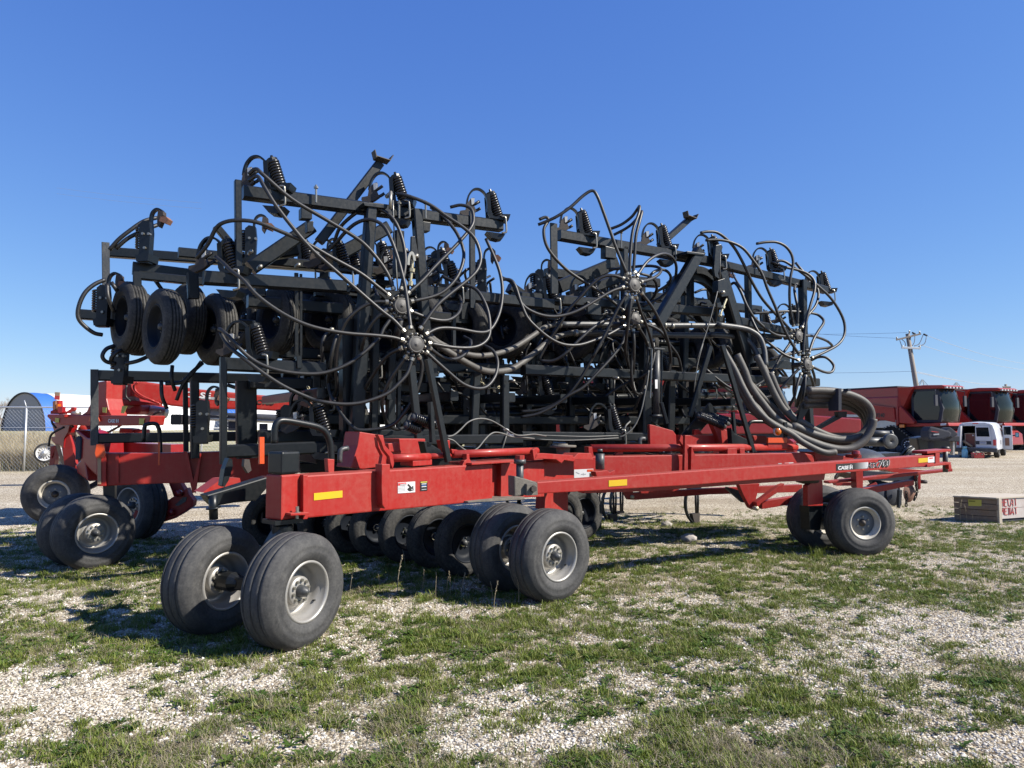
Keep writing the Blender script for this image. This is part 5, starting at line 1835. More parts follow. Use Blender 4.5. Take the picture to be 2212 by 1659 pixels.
def hose(pts, r=.0165, mat=None, plane=M, o0=-.3, o1=-.3, bulge=-.15, name='seed_hose', clamps=True, n=8, step=5):
    m_ = len(pts)
    P3 = []
    for i, q in enumerate(pts):
        t = i / (m_ - 1)
        P3.append(plane.at(q[0], q[1], o0 * (1 - t) + o1 * t + bulge * math.sin(math.pi * t)))
    path = catmull(P3, step)
    o = D(name, tube(path, r, n), mat or HOSE, True)
    if clamps:
        for a, b in (((path[-1]), path[-3]),):
            d_ = (b - a).normalized()
            mk('hose_clamp', *tube([a - d_ * .01, a + d_ * .025], r + .007, 8), STEEL, o)
    return o


# thick primary hoses
hose(a6((700, 100), (760, 165), (870, 225), (1000, 268), (1100, 278), (1220, 260), (1340, 215), (1480, 125), (1560, 70), (1670, 45)), .036, HOSEG, M, -.2, .4, -.1, 'air_hose', False, 12)
hose(a6((700, 140), (780, 200), (900, 275), (1010, 340), (1100, 380), (1200, 393), (1330, 368), (1480, 262), (1620, 150), (1790, 105)), .041, HOSEG, M, -.2, .5, -.15, 'air_hose', False, 12)
hose(a3((605, 1262), (900, 1262), (1440, 1270), (1700, 1270), (1950, 1275)) + a4((560, 1300), (780, 1330), (880, 1362), (960, 1425), (1005, 1540), (1020, 1700)), .045, GREYP, M, .35, -.25, 0, 'air_pipe_bend', False, 12)
hose(a3((740, 1332), (1000, 1330), (1440, 1345), (1800, 1350)) + a4((500, 1395), (700, 1412), (800, 1432), (880, 1490), (940, 1590), (975, 1690)), .045, GREYP, M, .5, -.15, 0, 'air_pipe_bend', False, 12)
for q in a3((610, 1262), (740, 1330), (1440, 1270), (1500, 1275)) + a4((1560 - 600, 1425)):
    c_ = M.at(q[0], q[1], .2)
    D('band_clamp', tube([c_ - M.d * .02, c_ + M.d * .02], .048, 12), STEEL, True)
# big dusty hose bundle curling to the right
KB = VPlane((2.6, 10.1), (5.3, 10.6))
lead = [a7((1200, 40), (1310, 230), (1390, 400), (1490, 560), (1620, 690), (1800, 790)), a7((1330, 100), (1400, 250), (1450, 380), (1550, 520), (1660, 650), (1800, 740)),
        a7((1500, 110), (1560, 230), (1600, 320), (1660, 450), (1740, 580), (1860, 690)), a7((1270, 230), (1400, 470), (1500, 610), (1600, 680), (1700, 740)),
        a7((1620, 260), (1690, 430), (1780, 600), (1880, 700)), a7((1420, 330), (1560, 480), (1650, 570), (1720, 650)),
        a7((1560, 200), (1640, 380), (1700, 520), (1800, 640)), a7((1300, 300), (1440, 480), (1560, 620), (1680, 720))]
loops = [a8((60, 1140), (200, 1215), (300, 1248), (390, 1240)),
         a8((0, 990), (130, 1050), (300, 1100), (450, 1120), (590, 1100), (690, 1020), (735, 920), (725, 830), (660, 750), (540, 690), (390, 655), (240, 645), (120, 645)),
         a8((40, 940), (200, 1030), (380, 1100), (540, 1110), (660, 1060), (715, 960), (700, 850), (620, 770), (500, 710), (330, 690), (130, 690)),
         a8((0, 1070), (130, 1130), (300, 1190), (450, 1215), (570, 1195), (670, 1120), (735, 1010), (755, 920)),
         a8((60, 1010), (220, 1080), (400, 1145), (540, 1150), (650, 1090), (700, 980), (670, 860), (570, 780), (420, 735), (250, 730), (100, 735)),
         a8((20, 1040), (200, 1110), (380, 1170), (520, 1175), (640, 1120), (690, 1010), (640, 880), (520, 810), (360, 790), (200, 785), (90, 790)),
         a8((10, 960), (180, 1040), (360, 1110), (520, 1125), (640, 1070), (700, 960), (680, 850), (590, 770), (470, 715), (320, 700), (150, 705)),
         a8((30, 1090), (160, 1160), (330, 1215), (470, 1225), (590, 1190), (680, 1100), (725, 990), (740, 900))]
for i, (a, b) in enumerate(zip(lead, loops)):
    hose(a + b, (.046, .056, .050, .058, .050, .050, .046, .046)[i], HOSEG, KB, .25 + .05 * i, (-.1, .0, .06, -.08, .12, .18, .1, .05)[i], (-.1, -.05, 0, -.12, .05, .1, .12, .0)[i], 'air_hose', False, 12)
for pts in (a8((418, 625), (446, 625), (446, 840), (418, 840)), a8((508, 625), (536, 625), (536, 650), (508, 655))):
    D('hose_strap', prism(pts, KB, -.10, .24), TROUS)
D('hose_post', prism(a8((0, 1000), (60, 790), (190, 640), (180, 740), (60, 940), (20, 1040)), KB, .2, .06), BLACK)
D('hose_post', prism(a8((190, 1015), (460, 855), (480, 890), (215, 1035)), KB, .3, .08), BLACK)
D('hose_post', prism(a8((415, 850), (500, 850), (495, 905), (420, 900)), KB, .25, .1), DARKIRON)

# ---- distribution heads ------------------------------------------------------
def manifold(u, v, off, nn=12, rad=.094, plane=M):
    c_ = plane.at(u, v, off)
    o = D('distributor_head', lathe([(0, -.055), (rad * .78, -.055), (rad * .82, -.050), (rad * .86, -.058), (rad * .98, -.05), (rad, -.03), (rad, .03), (rad * .7, .06), (.045, .08), (.045, .25), (0, .25)], c_, plane.n, 36), CAPGREY, True)
    mk('lid_boss', *lathe([(0, -.062), (.012, -.062), (.014, -.054), (.03, -.0565), (.032, -.054)], c_, plane.n, 16), CAPGREY, o, True)
    for k in range(nn):
        a = 2 * math.pi * (k + .5) / nn + .1
        d_ = plane.d * math.cos(a) + Vector((0, 0, 1)) * math.sin(a)
        p0 = c_ + d_ * rad * .9
        mk('outlet', *tube([p0, p0 + d_ * .035, p0 + d_ * .05], [.021, .019, .022], 8), CAPGREY, o, True)
        q_ = p0 + d_ * .030
        b_ = q_ + plane.d.cross(Vector((0, 0, 1))) * .0 - plane.n * .022
        mk('hose_clamp', *join(tube([q_, q_ + d_ * .014], .0245, 8), tube([b_ - d_ * .004, b_ + d_ * .016], .009, 6)), STEEL, o, True)
    for k in range(6):
        a = 2 * math.pi * k / 6
        d_ = plane.d * math.cos(a) + Vector((0, 0, 1)) * math.sin(a)
        p0 = c_ + d_ * rad * 1.03
        mk('lid_bolt', *tube([p0 - plane.n * .045, p0 + plane.n * .03], .006, 5), STEEL, o)
    return o


manifold(895.7, 744.6, -.62)
manifold(865, 661.8, -.35)
manifold(1366.8, 616.4, -.45, rad=.098)
manifold(1369, 689, -.15, 10, rad=.09)
manifold(1722, 726, -.1, 10)
manifold(1740.5, 787, -.35, rad=.098)
for u, v, off, l_ in ((897, 760, -.5, .35), (865, 690, -.2, .3), (1368, 640, -.3, .3), (1741, 815, -.2, .5)):
    c_ = M.at(u, v, off)
    D('riser_pipe', tube([c_, c_ - Vector((0, 0, l_)) + M.n * .2], .04, 10), HOSE, True)

H = -.45
# ---- seed hoses, near left cluster ---------------------------------------------
hs = [
    (a2((240, 250), (290, 213), (350, 260), (550, 430), (800, 580), (1000, 700), (1100, 780), (1200, 900), (1260, 1000), (1290, 1085)), -.02, -.4),
    (a2((240, 300), (300, 265), (350, 340), (430, 470), (560, 640), (700, 800), (880, 960), (1050, 1110), (1200, 1240), (1290, 1310), (1365, 1390)), -.02, -.62),
    (a2((-140, 860), (-60, 760), (0, 645), (60, 600), (160, 585), (300, 600), (480, 670), (640, 740), (850, 860), (1050, 970), (1180, 1070), (1255, 1130)), .1, -.4),
    (a2((0, 850), (60, 900), (110, 950), (200, 1020), (300, 1130), (450, 1240), (600, 1320), (750, 1370), (950, 1405), (1150, 1420), (1280, 1435), (1355, 1455)), -.03, -.62),
    (a2((860, 740), (900, 640), (980, 560), (1060, 510), (1150, 498), (1240, 530), (1310, 610), (1360, 750), (1375, 900), (1345, 1085)), .3, -.4),
    (a2((820, 800), (880, 740), (950, 660), (1030, 600), (1120, 580), (1210, 620), (1270, 720), (1320, 860), (1370, 1050), (1400, 1250), (1415, 1370)), .3, -.62),
    (a2((1310, 390), (1400, 410), (1550, 470), (1680, 560), (1800, 640), (1880, 720), (1920, 830), (1910, 920), (1850, 1000), (1700, 1120), (1600, 1210), (1485, 1370)), .0, -.62),
    (a2((1560, 490), (1680, 590), (1760, 700), (1800, 830), (1770, 960), (1700, 1060), (1600, 1130), (1420, 1175)), .1, -.4),
    (a2((1700, 490), (1780, 475), (1850, 500), (1870, 570), (1850, 640), (1750, 760), (1600, 910), (1500, 1020), (1395, 1115)), .0, -.4),
    (a2((1960, 720), (2010, 830), (2060, 960), (2080, 1100), (2060, 1250), (2000, 1370), (1920, 1400), (1750, 1372), (1620, 1370), (1525, 1412)), .0, -.62),
    (a2((1640, 990), (1750, 1040), (1880, 1080), (1950, 1180), (1985, 1300), (1980, 1430), (1900, 1500), (1750, 1510), (1545, 1478)), .1, -.62),
    (a2((1750, 1100), (1780, 1180), (1760, 1260), (1680, 1310), (1560, 1300), (1410, 1245)), .2, -.4),
    (c1((330, 1270), (360, 1200), (380, 1100), (370, 950), (370, 780), (400, 600), (450, 430), (530, 300), (680, 180), (830, 120), (985, 118)), .2, -.4),
    (c1((700, 1080), (680, 950), (670, 750), (690, 600), (760, 430), (850, 310), (975, 215)), .2, -.4),
    (a5((1130, 85), (1160, 100), (1230, 170), (1350, 290), (1480, 360), (1650, 400), (1850, 408), (2000, 368), (2130, 295)) + c1((870, 560), (940, 430), (1035, 300)), -.02, -.4),
    (a5((1140, 110), (1200, 210), (1300, 290), (1430, 390), (1600, 500), (1800, 590)) + c1((200, 1300), (430, 1330), (640, 1320), (850, 1260), (1000, 1190), (1120, 1080), (1220, 960), (1275, 790)), -.02, -.62),
    (c1((540, 1530), (600, 1400), (680, 1220), (770, 1050), (880, 880), (1000, 740), (1150, 665)), .3, -.62),
    (c1((1330, 1400), (1240, 1480), (1210, 1560), (1150, 1620), (1060, 1620), (980, 1550), (930, 1430), (920, 1300), (960, 1150), (1030, 1010), (1120, 880), (1205, 765)), .3, -.62),
    (c1((270, 1000), (300, 1200), (370, 1330), (440, 1450), (540, 1570), (650, 1640), (900, 1620), (1050, 1570), (1150, 1470), (1260, 1320), (1320, 1200), (1380, 1000), (1390, 850), (1355, 770)), .2, -.62),
    (a6((1090, 190), (1110, 200), (1180, 240), (1215, 320), (1200, 420), (1140, 500), (1060, 515), (960, 480), (850, 390), (760, 310), (695, 250)), .1, -.62),
    (a6((970, 140), (1020, 170), (1010, 220), (960, 280), (880, 305), (800, 280), (720, 222)), .1, -.62),
    (e1((960, 1160), (1000, 1030), (990, 850), (1000, 700), (1060, 600), (1130, 545)), .2, .1),
    (e1((1130, 1540), (1080, 1300), (1100, 1100), (1130, 900), (1180, 700), (1230, 600)), .3, .0),
]
for i, (pts, o0, o1) in enumerate(hs):
    hose(pts, .0215, HOSE, M, o0, o1, -.06 - .05 * (i % 4))
# ---- seed hoses, middle cluster ----------------------------------------------
gs = [
    (a3((450, 430), (500, 413), (520, 440), (485, 510), (500, 620), (560, 720), (680, 840), (830, 940), (980, 1040), (1110, 1150)), 0, -.1),
    (a3((440, 472), (520, 440), (600, 400), (700, 330), (800, 240), (870, 203), (910, 250), (960, 380), (1010, 520), (1060, 660), (1145, 865)), 0, -.45),
    (a3((1000, 510), (1100, 470), (1180, 410), (1225, 350), (1243, 328), (1235, 390), (1190, 520), (1170, 700), (1165, 865)), .1, -.45),
    (a3((1040, 552), (1130, 505), (1190, 460), (1240, 400), (1262, 368), (1245, 440), (1215, 560), (1205, 700), (1192, 860)), .1, -.45),
    (a3((1270, 1120), (1420, 1040), (1510, 930), (1535, 820), (1510, 740), (1450, 703), (1380, 715), (1300, 770), (1222, 878)), .3, -.45),
    (a3((1000, 830), (1180, 808), (1260, 800), (1350, 800), (1410, 820), (1400, 860), (1340, 900), (1255, 925)), .5, -.45),
    (a3((1350, 1020), (1460, 950), (1490, 890), (1460, 840), (1400, 830), (1340, 860), (1280, 950)), .5, .0),
    (a3((1260, 1130), (1350, 1050), (1380, 960), (1340, 890), (1250, 860), (1200, 850)), .5, .0),
    (a3((440, 1550), (520, 1400), (600, 1280), (680, 1150), (760, 1060), (850, 960), (940, 890), (1030, 875), (1120, 900)), .2, -.45),
    (a3((150, 890), (230, 930), (270, 1020), (330, 1120), (440, 1180), (560, 1200), (680, 1180), (780, 1140), (900, 1070), (1020, 1000), (1115, 968)), .1, -.45),
    (e4((0, 1000), (250, 980), (480, 900), (700, 740), (900, 470), (1050, 200)) + a3((880, 1510), (960, 1360), (1030, 1220), (1080, 1120), (1140, 1020)), .4, -.45),
    (a3((1165, 1620), (1130, 1480), (1140, 1350), (1160, 1200), (1177, 1045)), .2, -.45),
    (a3((1300, 1640), (1360, 1560), (1350, 1450), (1310, 1300), (1260, 1180), (1215, 1045)), .2, -.45),
    (a3((1470, 1700), (1490, 1560), (1480, 1450), (1450, 1340), (1400, 1230), (1340, 1120), (1255, 1010)), .2, -.45),
    (a3((460, 1550), (560, 1550), (660, 1490), (780, 1370), (900, 1270), (1000, 1220), (1115, 1208)), .1, -.15),
    (a3((150, 905), (220, 910), (260, 960), (300, 1080), (350, 1200), (420, 1280), (530, 1370), (640, 1420), (760, 1425), (880, 1390), (1000, 1340), (1120, 1272)), .05, -.15),
    (a3((1290, 1650), (1320, 1500), (1290, 1380), (1235, 1285)), .2, -.15),
    (a3((1585, 1680), (1550, 1520), (1480, 1420), (1400, 1310), (1250, 1240)), .2, -.15),
    (a3((1190, 1700), (1195, 1600), (1200, 1420), (1193, 1305)), .2, -.15),
    (e4((0, 1080), (250, 1030), (500, 900), (700, 760), (900, 650), (1100, 450), (1330, 200), (1480, 0)) + a3((1120, 1370), (1150, 1280)), .3, -.15),
    (e4((1575, 380), (1550, 200), (1540, 0)) + a3((1140, 1250),), .1, .0),
    (e4((1810, 540), (1790, 690), (1710, 745), (1640, 670), (1610, 450), (1620, 200), (1640, 0)) + a3((1180, 1290),), .2, -.1),
    (e4((1640, 980), (1700, 850), (1790, 600), (1835, 350), (1850, 150), (1830, 0)), .3, .0),
    (e4((1650, 540), (1700, 520), (1830, 440), (1900, 330), (1940, 150), (1920, -40)), .25, .0),
    (e4((2020, 820), (2090, 600), (2150, 400), (2175, 150), (2120, -60)), .25, .0),
    (e4((1200, 800), (1400, 660), (1600, 560), (1830, 470), (1930, 350)), .4, .3),
]
for i, (pts, o0, o1) in enumerate(gs):
    hose(pts, .022, HOSE, M, o0, o1, -.04 - .05 * (i % 4))
# ---- seed hoses, right cluster -----------------------------------------------
rs = [
    (a4((390, 410), (460, 398), (550, 408), (640, 470), (720, 560), (800, 700), (880, 870), (980, 1040), (1100, 1180), (1180, 1260), (1262, 1355)), .1, -.1),
    (a4((440, 482), (560, 478), (680, 500), (800, 560), (900, 680), (980, 800), (1040, 960), (1110, 1120), (1180, 1300), (1260, 1460), (1345, 1590)), .1, -.35),
    (a4((930, 515), (1020, 500), (1120, 500), (1210, 540), (1270, 620), (1285, 720), (1260, 840), (1250, 1000), (1260, 1160), (1288, 1310)), .1, -.1),
    (a4((1080, 690), (1200, 740), (1330, 770), (1430, 810), (1490, 880), (1490, 980), (1450, 1120), (1410, 1280), (1390, 1450), (1382, 1580)), .1, -.35),
    (a4((1110, 690), (1180, 680), (1260, 720), (1400, 820), (1520, 920), (1640, 1030), (1730, 1160), (1780, 1280), (1780, 1400), (1720, 1490), (1600, 1560), (1465, 1620)), .1, -.35),
    (a4((1310, 700), (1360, 760), (1440, 850), (1510, 930), (1530, 1020), (1500, 1120), (1430, 1210), (1370, 1325)), .3, -.1),
    (a4((1350, 870), (1300, 940), (1310, 1040), (1330, 1150), (1325, 1305)), .2, -.1),
    (a4((660, 930), (720, 895), (780, 980), (830, 1100), (900, 1220), (1000, 1320), (1100, 1390), (1180, 1410), (1265, 1412)), .2, -.1),
    (a4((780, 980), (840, 1130), (900, 1280), (970, 1400), (1080, 1500), (1200, 1590), (1335, 1642)), .3, -.35),
    (a4((890, 1190), (1050, 1180), (1250, 1170), (1480, 1190), (1560, 1230), (1580, 1280), (1530, 1360), (1480, 1450), (1435, 1585)), .4, -.35),
    (a4((1060, 1640), (1200, 1600), (1400, 1550), (1550, 1530), (1650, 1518), (1658, 1495), (1600, 1450), (1480, 1410), (1385, 1405)), .5, -.1),
    (e5((1040, 830), (1110, 795), (1180, 762), (1280, 760), (1360, 810), (1412, 890), (1390, 965), (1330, 985), (1230, 960), (1090, 895)), .0, -.35),
    (e5((30, 1280), (150, 1320), (300, 1350), (450, 1340), (560, 1290), (660, 1200), (740, 1110), (820, 1020), (915, 920)), .1, -.35),
    (e5((-10, 1245), (120, 1240), (250, 1190), (380, 1110), (480, 1010), (560, 900), (640, 760), (700, 670), (785, 550)), .1, -.1),
    (e5((640, 1640), (740, 1530), (790, 1430), (840, 1330), (860, 1250), (890, 1130), (935, 1000)), -.1, -.35),
    (e5((890, 1500), (920, 1480), (960, 1350), (990, 1200), (1000, 1030)), .0, -.35),
    (e5((780, 1610), (880, 1560), (1000, 1450), (1090, 1330), (1115, 1200), (1100, 1100), (1055, 1005)), .0, -.35),
    (e5((960, 1420), (1080, 1280), (1130, 1160), (1130, 1040), (1085, 900)), .2, -.35),
    (e5((880, 1490), (850, 1380), (830, 1250), (840, 1100), (820, 950), (820, 800), (840, 570)), .2, -.1),
    (e5((430, 640), (520, 620), (600, 640), (680, 700)), .6, .6), (e5((470, 800), (600, 760), (720, 720), (850, 670)), .6, .5),
    (a7((1060, 230), (1180, 330), (1290, 400), (1400, 410), (1550, 360), (1640, 260)), .1, .1),
    (a7((1090, 260), (1200, 370), (1300, 440)), .2, .2),
    (e5((560, 900), (640, 990), (700, 1060), (760, 1180)), .5, .5), (e5((600, 890), (690, 980), (760, 1100)), .6, .6),
]
for i, (pts, o0, o1) in enumerate(rs):
    hose(pts, .0235, HOSE, M, o0, o1, -.04 - .04 * (i % 4))
# hoses at the far left wing
for pts in (a1((815, 680), (700, 710), (580, 790), (480, 870), (400, 960)), a1((820, 742), (700, 790), (560, 860), (455, 950)),
            a1((360, 1220), (270, 1260), (190, 1330), (140, 1430), (125, 1530), (160, 1600), (260, 1680), (340, 1700)), a5((370, 205), (310, 230), (282, 280), (310, 320), (380, 335)),
            a5((450, 335), (540, 315), (640, 270)), a5((345, 330), (350, 290), (390, 250), (440, 235)), a1((1630, 780), (1590, 800), (1600, 880), (1645, 950)),
            a1((380, 1260), (390, 1370), (440, 1500)), a1((415, 1240), (470, 1320)), a1((800, 1225), (860, 1310)), a1((1900, 990), (1990, 930), (2100, 920), (2200, 950)),
            a5((1190, 490), (1280, 515), (1400, 510), (1530, 470)), a5((710, 460), (715, 570), (750, 660)), a5((790, 350), (785, 450), (810, 530)), a5((1000, 320), (940, 400), (870, 480), (820, 600)),
            a5((740, 480), (860, 470), (930, 400), (1010, 330)), a3((1650, 700), (1700, 690), (1740, 720)), a3((1680, 1010), (1750, 985), (1830, 1000)),
            e6((-300, 20), (-200, 90), (-50, 60))):
    hose(pts, .024, HOSE, M, 1.7, 1.7, -.05, clamps=False)
# clutter of hoses deep inside the folded machine
rn = random.Random(5)
for i in range(90):
    u0 = rn.choice([780, 860, 1000, 1120, 1200, 1260, 1340, 1390, 1480, 1580]) + rn.uniform(-60, 60)
    v0 = rn.uniform(650, 890)
    du = rn.uniform(-90, 90)
    pts = [(u0 + du * t + 30 * math.sin(3 * t + i), v0 + rn.uniform(-12, 12) + 55 * math.sin(2.6 * t + i)) for t in (0, .25, .5, .75, 1)]
    hose(pts, .018, HOSE, M, .7 + rn.random() * 1.4, .7 + rn.random() * 1.4, 0, clamps=False, n=6, step=4)
for i in range(60):
    u0 = rn.choice([820, 900, 1000, 1120, 1260, 1320, 1400, 1480, 1560, 1620]) + rn.uniform(-50, 50)
    v0 = rn.uniform(610, 760)
    du = rn.uniform(-80, 80)
    pts = [(u0 + du * t + 24 * math.sin(3 * t + i), v0 + 45 * math.sin(2.9 * t + i * 1.3)) for t in (0, .25, .5, .75, 1)]
    hose(pts, .02, HOSE, M, .9 + rn.random() * 1.7, .9 + rn.random() * 1.7, 0, clamps=False, n=6, step=4)
# hydraulic hoses
for pts, r_ in ((e3((780, 1360), (870, 1340), (970, 1260), (1070, 1160), (1180, 1110), (1300, 1100), (1420, 1130), (1550, 1200), (1640, 1260), (1760, 1330), (1850, 1345), (2000, 1330), (2070, 1330), (2212, 1352)), .009),
                (e3((780, 1390), (870, 1420), (960, 1500), (1050, 1560), (1140, 1570), (1230, 1520), (1320, 1410), (1400, 1330), (1480, 1300), (1600, 1320), (1700, 1360), (1850, 1370), (2040, 1390)), .009),
                (e3((1650, 1290), (1620, 1400), (1580, 1520), (1540, 1640)), .010),
                (e4((230, 1340), (600, 1352), (1000, 1360), (1420, 1345)), .008), (e4((240, 1400), (640, 1415), (1000, 1405), (1420, 1380)), .008),
                (e4((1440, 1365), (1500, 1345), (1620, 1250), (1700, 1120), (1760, 950), (1800, 760), (1840, 560), (1860, 400)), .010),
                (e4((1460, 1330), (1500, 1270), (1530, 1200), (1590, 1140)), .012)):
    hose(pts, r_, THIN, R1 if r_ == .009 else R2, .35, .35, -.05, 'hydraulic_hose', False, 6)
hose(e3((1600, 1250), (1660, 1270), (1680, 1330), (1740, 1350)), .013, WHITE, R1, .33, .33, 0, 'tape_wrap', False, 6)
for pts, mt in ((d6((0, 1020), (60, 1030), (200, 1060), (330, 1080), (600, 1085)), HOSE), (d6((200, 1000), (300, 1010), (400, 1080), (560, 1090)), HOSE), (d6((-60, 1015), (10, 1012)), WHITE), (d6((130, 1005), (200, 1005)), WHITE),
                (d6((480, 1060), (600, 1060)), STEEL), (d6((1060, 1020), (1130, 1030)), STEEL), (a6((1940, 950), (1990, 955), (2060, 960)), HOSE)):
    hose(pts, .014, mt, R2, .15, .15, 0, 'hydraulic_line', False, 6)
# chains
def chain(pts, off, plane, link=.05, r=.006, mat=BRASS):
    path = catmull([plane.at(*q, off) for q in pts], 8)
    d_ = [0]
    for a, b in zip(path, path[1:]): d_.append(d_[-1] + (b - a).length)
    n = int(d_[-1] / (link * .72))
    parts = []
    for k in range(n):
        s = d_[-1] * (k + .5) / n
        i = max(j for j in range(len(d_)) if d_[j] <= s)
        i = min(i, len(path) - 2)
        c_ = path[i].lerp(path[i + 1], (s - d_[i]) / max(1e-6, d_[i + 1] - d_[i]))
        t = (path[i + 1] - path[i]).normalized()
        sd = plane.n if k % 2 else t.cross(plane.n)
        ring = [c_ + t * math.cos(a) * link * .5 + sd * math.sin(a) * link * .28 for a in [2 * math.pi * j / 10 for j in range(11)]]
        parts.append(tube(ring, r, 5, False))
    D('chain', join(*parts), mat, True)
chain(e1((775, 1370), (830, 1460), (900, 1500), (980, 1470), (1040, 1390)), .8, M)
chain(e3((1265, 460), (1280, 570), (1370, 640), (1480, 660), (1560, 620), (1590, 540)), .3, M)
chain(d5((1725, 680), (1730, 760), (1725, 900)), .3, FAR, .055, .009, DARKIRON)
chain(d5((1885, 430), (1870, 560), (1880, 700), (1840, 810)), .3, FAR, .055, .009, DARKIRON)
chain(d5((1710, 560), (1600, 540), (1530, 560)), .3, FAR, .055, .009, DARKIRON)

# ---- decals and reflectors -----------------------------------------------------
def label(pts, plane, off, mat, parent, name='decal', th=.003):
    return mk(name, *prism(pts, plane, off, th), mat, parent)
label(a5((1818, 1276), (2025, 1256), (2025, 1306), (1818, 1328)), R1, -.004, YELLOW, beam1, 'yellow_reflector')
l1 = label(a6((492, 1199), (617, 1190), (617, 1268), (492, 1277)), R1, -.004, WHITE, beam1, 'danger_decal')
mk('print', *prism(a6((494, 1203), (553, 1198), (553, 1216), (494, 1221)), R1, -.006, .0015), LRED, beam1)
text_on('DANGER', R1, -.0075, a6((508, 1219))[0], a6((550, 1216))[0], a6((508, 1208))[0][1], WHITE, beam1, bold=.02)
for pts in (((560, 1215), (570, 1208), (600, 1240), (590, 1246)), ((560, 1245), (575, 1232), (592, 1250), (600, 1256), (580, 1262), (566, 1256)), ((596, 1225), (604, 1222), (606, 1256), (600, 1256))):
    mk('print', *prism(a6(*pts), R1, -.006, .0015), LBLACK, beam1)
for k in range(4):
    mk('print', *prism(a6((497, 1228 + k * 10), (545, 1224 + k * 10), (545, 1228 + k * 10), (497, 1232 + k * 10)), R1, -.006, .0015), LGREY, beam1)
label(a6((655, 1190), (706, 1187), (706, 1256), (655, 1260)), R1, -.004, LBLACK, beam1, 'info_decal')
mk('print', *prism(a6((657, 1193), (704, 1190), (704, 1197), (657, 1200)), R1, -.006, .0015), STRAWYEL, beam1)
for k, mt in ((0, WHITE), (1, LBLUE), (2, WHITE), (4, LGREY)):
    mk('print', *prism(a6((664, 1207 + k * 10), (699, 1204 + k * 10), (699, 1209 + k * 10), (664, 1212 + k * 10)), R1, -.006, .0015), mt, beam1)
bh = beam2
LBq = a6((1771, 1104), (1910, 1098), (1910, 1166), (1771, 1170))
PW = R2
label(LBq, R2, -.004, WHITE, bh, 'warning_decal')
mk('print', *prism(a6((1865, 1104), (1908, 1102), (1908, 1120), (1865, 1121)), R2, -.006, .0015), ORANGE, bh)
mk('print', *prism(a6((1883, 1130), (1908, 1130), (1908, 1164), (1883, 1165)), R2, -.006, .0015), LBLACK, bh)
for pts in (((1785, 1120), (1812, 1132), (1808, 1137), (1783, 1125)), ((1822, 1136), (1858, 1134), (1858, 1139), (1822, 1141)), ((1836, 1128), (1840, 1128), (1840, 1146), (1836, 1146))):
    mk('print', *prism(a6(*pts), R2, -.006, .0015), LGREY, bh)
label(a7((1690, 1048), (1722, 1047), (1722, 1068), (1690, 1070)), R2, -.004, LSILV, bh)
mk('print', *prism(a7((1692, 1056), (1720, 1055), (1720, 1060), (1692, 1061)), R2, -.006, .0015), LBLUE, bh)
label(a7((1747, 1045), (1823, 1041), (1823, 1064), (1747, 1067)), R2, -.004, WHITE, bh)
mk('print', *prism(a7((1749, 1047), (1783, 1045), (1783, 1055), (1749, 1057)), R2, -.006, .0015), LRED, bh)
label(a7((215, 1198), (374, 1188), (374, 1241), (215, 1252)), RP, -.004, YELLOW, tow, 'yellow_reflector')
label(a8((1191, 1303), (1282, 1296), (1282, 1338), (1191, 1346)), RP, -.004, YELLOW, tow, 'yellow_reflector')
label(a8((1283, 1290), (1349, 1284), (1349, 1340), (1283, 1344)), RP, -.004, WHITE, tow, 'white_decal')
mk('print', *prism(a8((1297, 1296), (1330, 1293), (1330, 1305), (1297, 1308)), RP, -.006, .0015), LRED, tow)
# model name strip: black fading to silver in narrow bands
x0, x1, xs = 397, 705, 560
def strip_y(x):
    t = (x - 397) / (705 - 397)
    return 1357 + (1338 - 1357) * t, 1420 + (1398 - 1420) * t
GR = []
NB = 12
for k in range(NB):
    t = k / (NB - 1)
    g_ = .012 + .55 * t ** 1.6
    GR.append(paint('strip_tone_%d' % k, (g_, g_ * 1.01, g_ * 1.03), .35, .05))
def strip(xa, xb, mt):
    ya, yb = strip_y(xa), strip_y(xb)
    mk('name_strip', *prism(a8((xa, ya[0]), (xb, yb[0]), (xb, yb[1]), (xa, ya[1])), RP, -.004, .003), mt, tow)
strip(397, 556, LBLACK)
for k in range(NB):
    strip(556 + k * 12.4, 556 + (k + 1) * 12.4, GR[k])
text_on('CASE', RP, -.006, a8((412, 1413))[0], a8((515, 1408))[0], a8((412, 1377))[0][1], WHITE, tow, bold=.035, shear=.12)
text_on('IH', RP, -.006, a8((523, 1408))[0], a8((551, 1405))[0], a8((523, 1370))[0][1], WHITE, tow, bold=.03)
mk('print', *prism(a8((534, 1362), (541, 1361), (541, 1372), (534, 1373)), RP, -.006, .003), WHITE, tow)
for dx_, mt, of_, bd in ((0, WHITE, -.0045, .065), (0, LBLACK, -.0068, .018)):
    text_on('ATX', RP, of_, a8((698 - (3 if mt is WHITE else 0), 1398))[0], a8((797 + (3 if mt is WHITE else 0), 1391))[0], a8((698, 1343))[0][1], mt, tow, bold=bd, shear=.22)
    text_on('700', RP, of_, a8((800 - (3 if mt is WHITE else 0), 1393))[0], a8((910 + (3 if mt is WHITE else 0), 1386))[0], a8((800, 1316))[0][1], mt, tow, bold=bd + .01, shear=.22)
# =================================================================== RED MOWER BEHIND ON THE LEFT
MP = DEP(12.6)
MS = VPlane((-9.0, 12.95), (-6.0, 11.5))   # faces turned away from the sun
MW = empty('mower_conditioner', MP.at(150, 1100), 'red pull-type mower-conditioner with a long arm and CASE lettering, behind the drill at left', 'mower')


def T(root, name, geo, mat, smooth=False, bev=0.0, parent=None, label=None, kind=None):
    o = mk(name, geo[0], geo[1], mat, parent or root, smooth, kind=kind)
    if bev: bevel(o, bev)
    if label: o['label'] = label
    return o


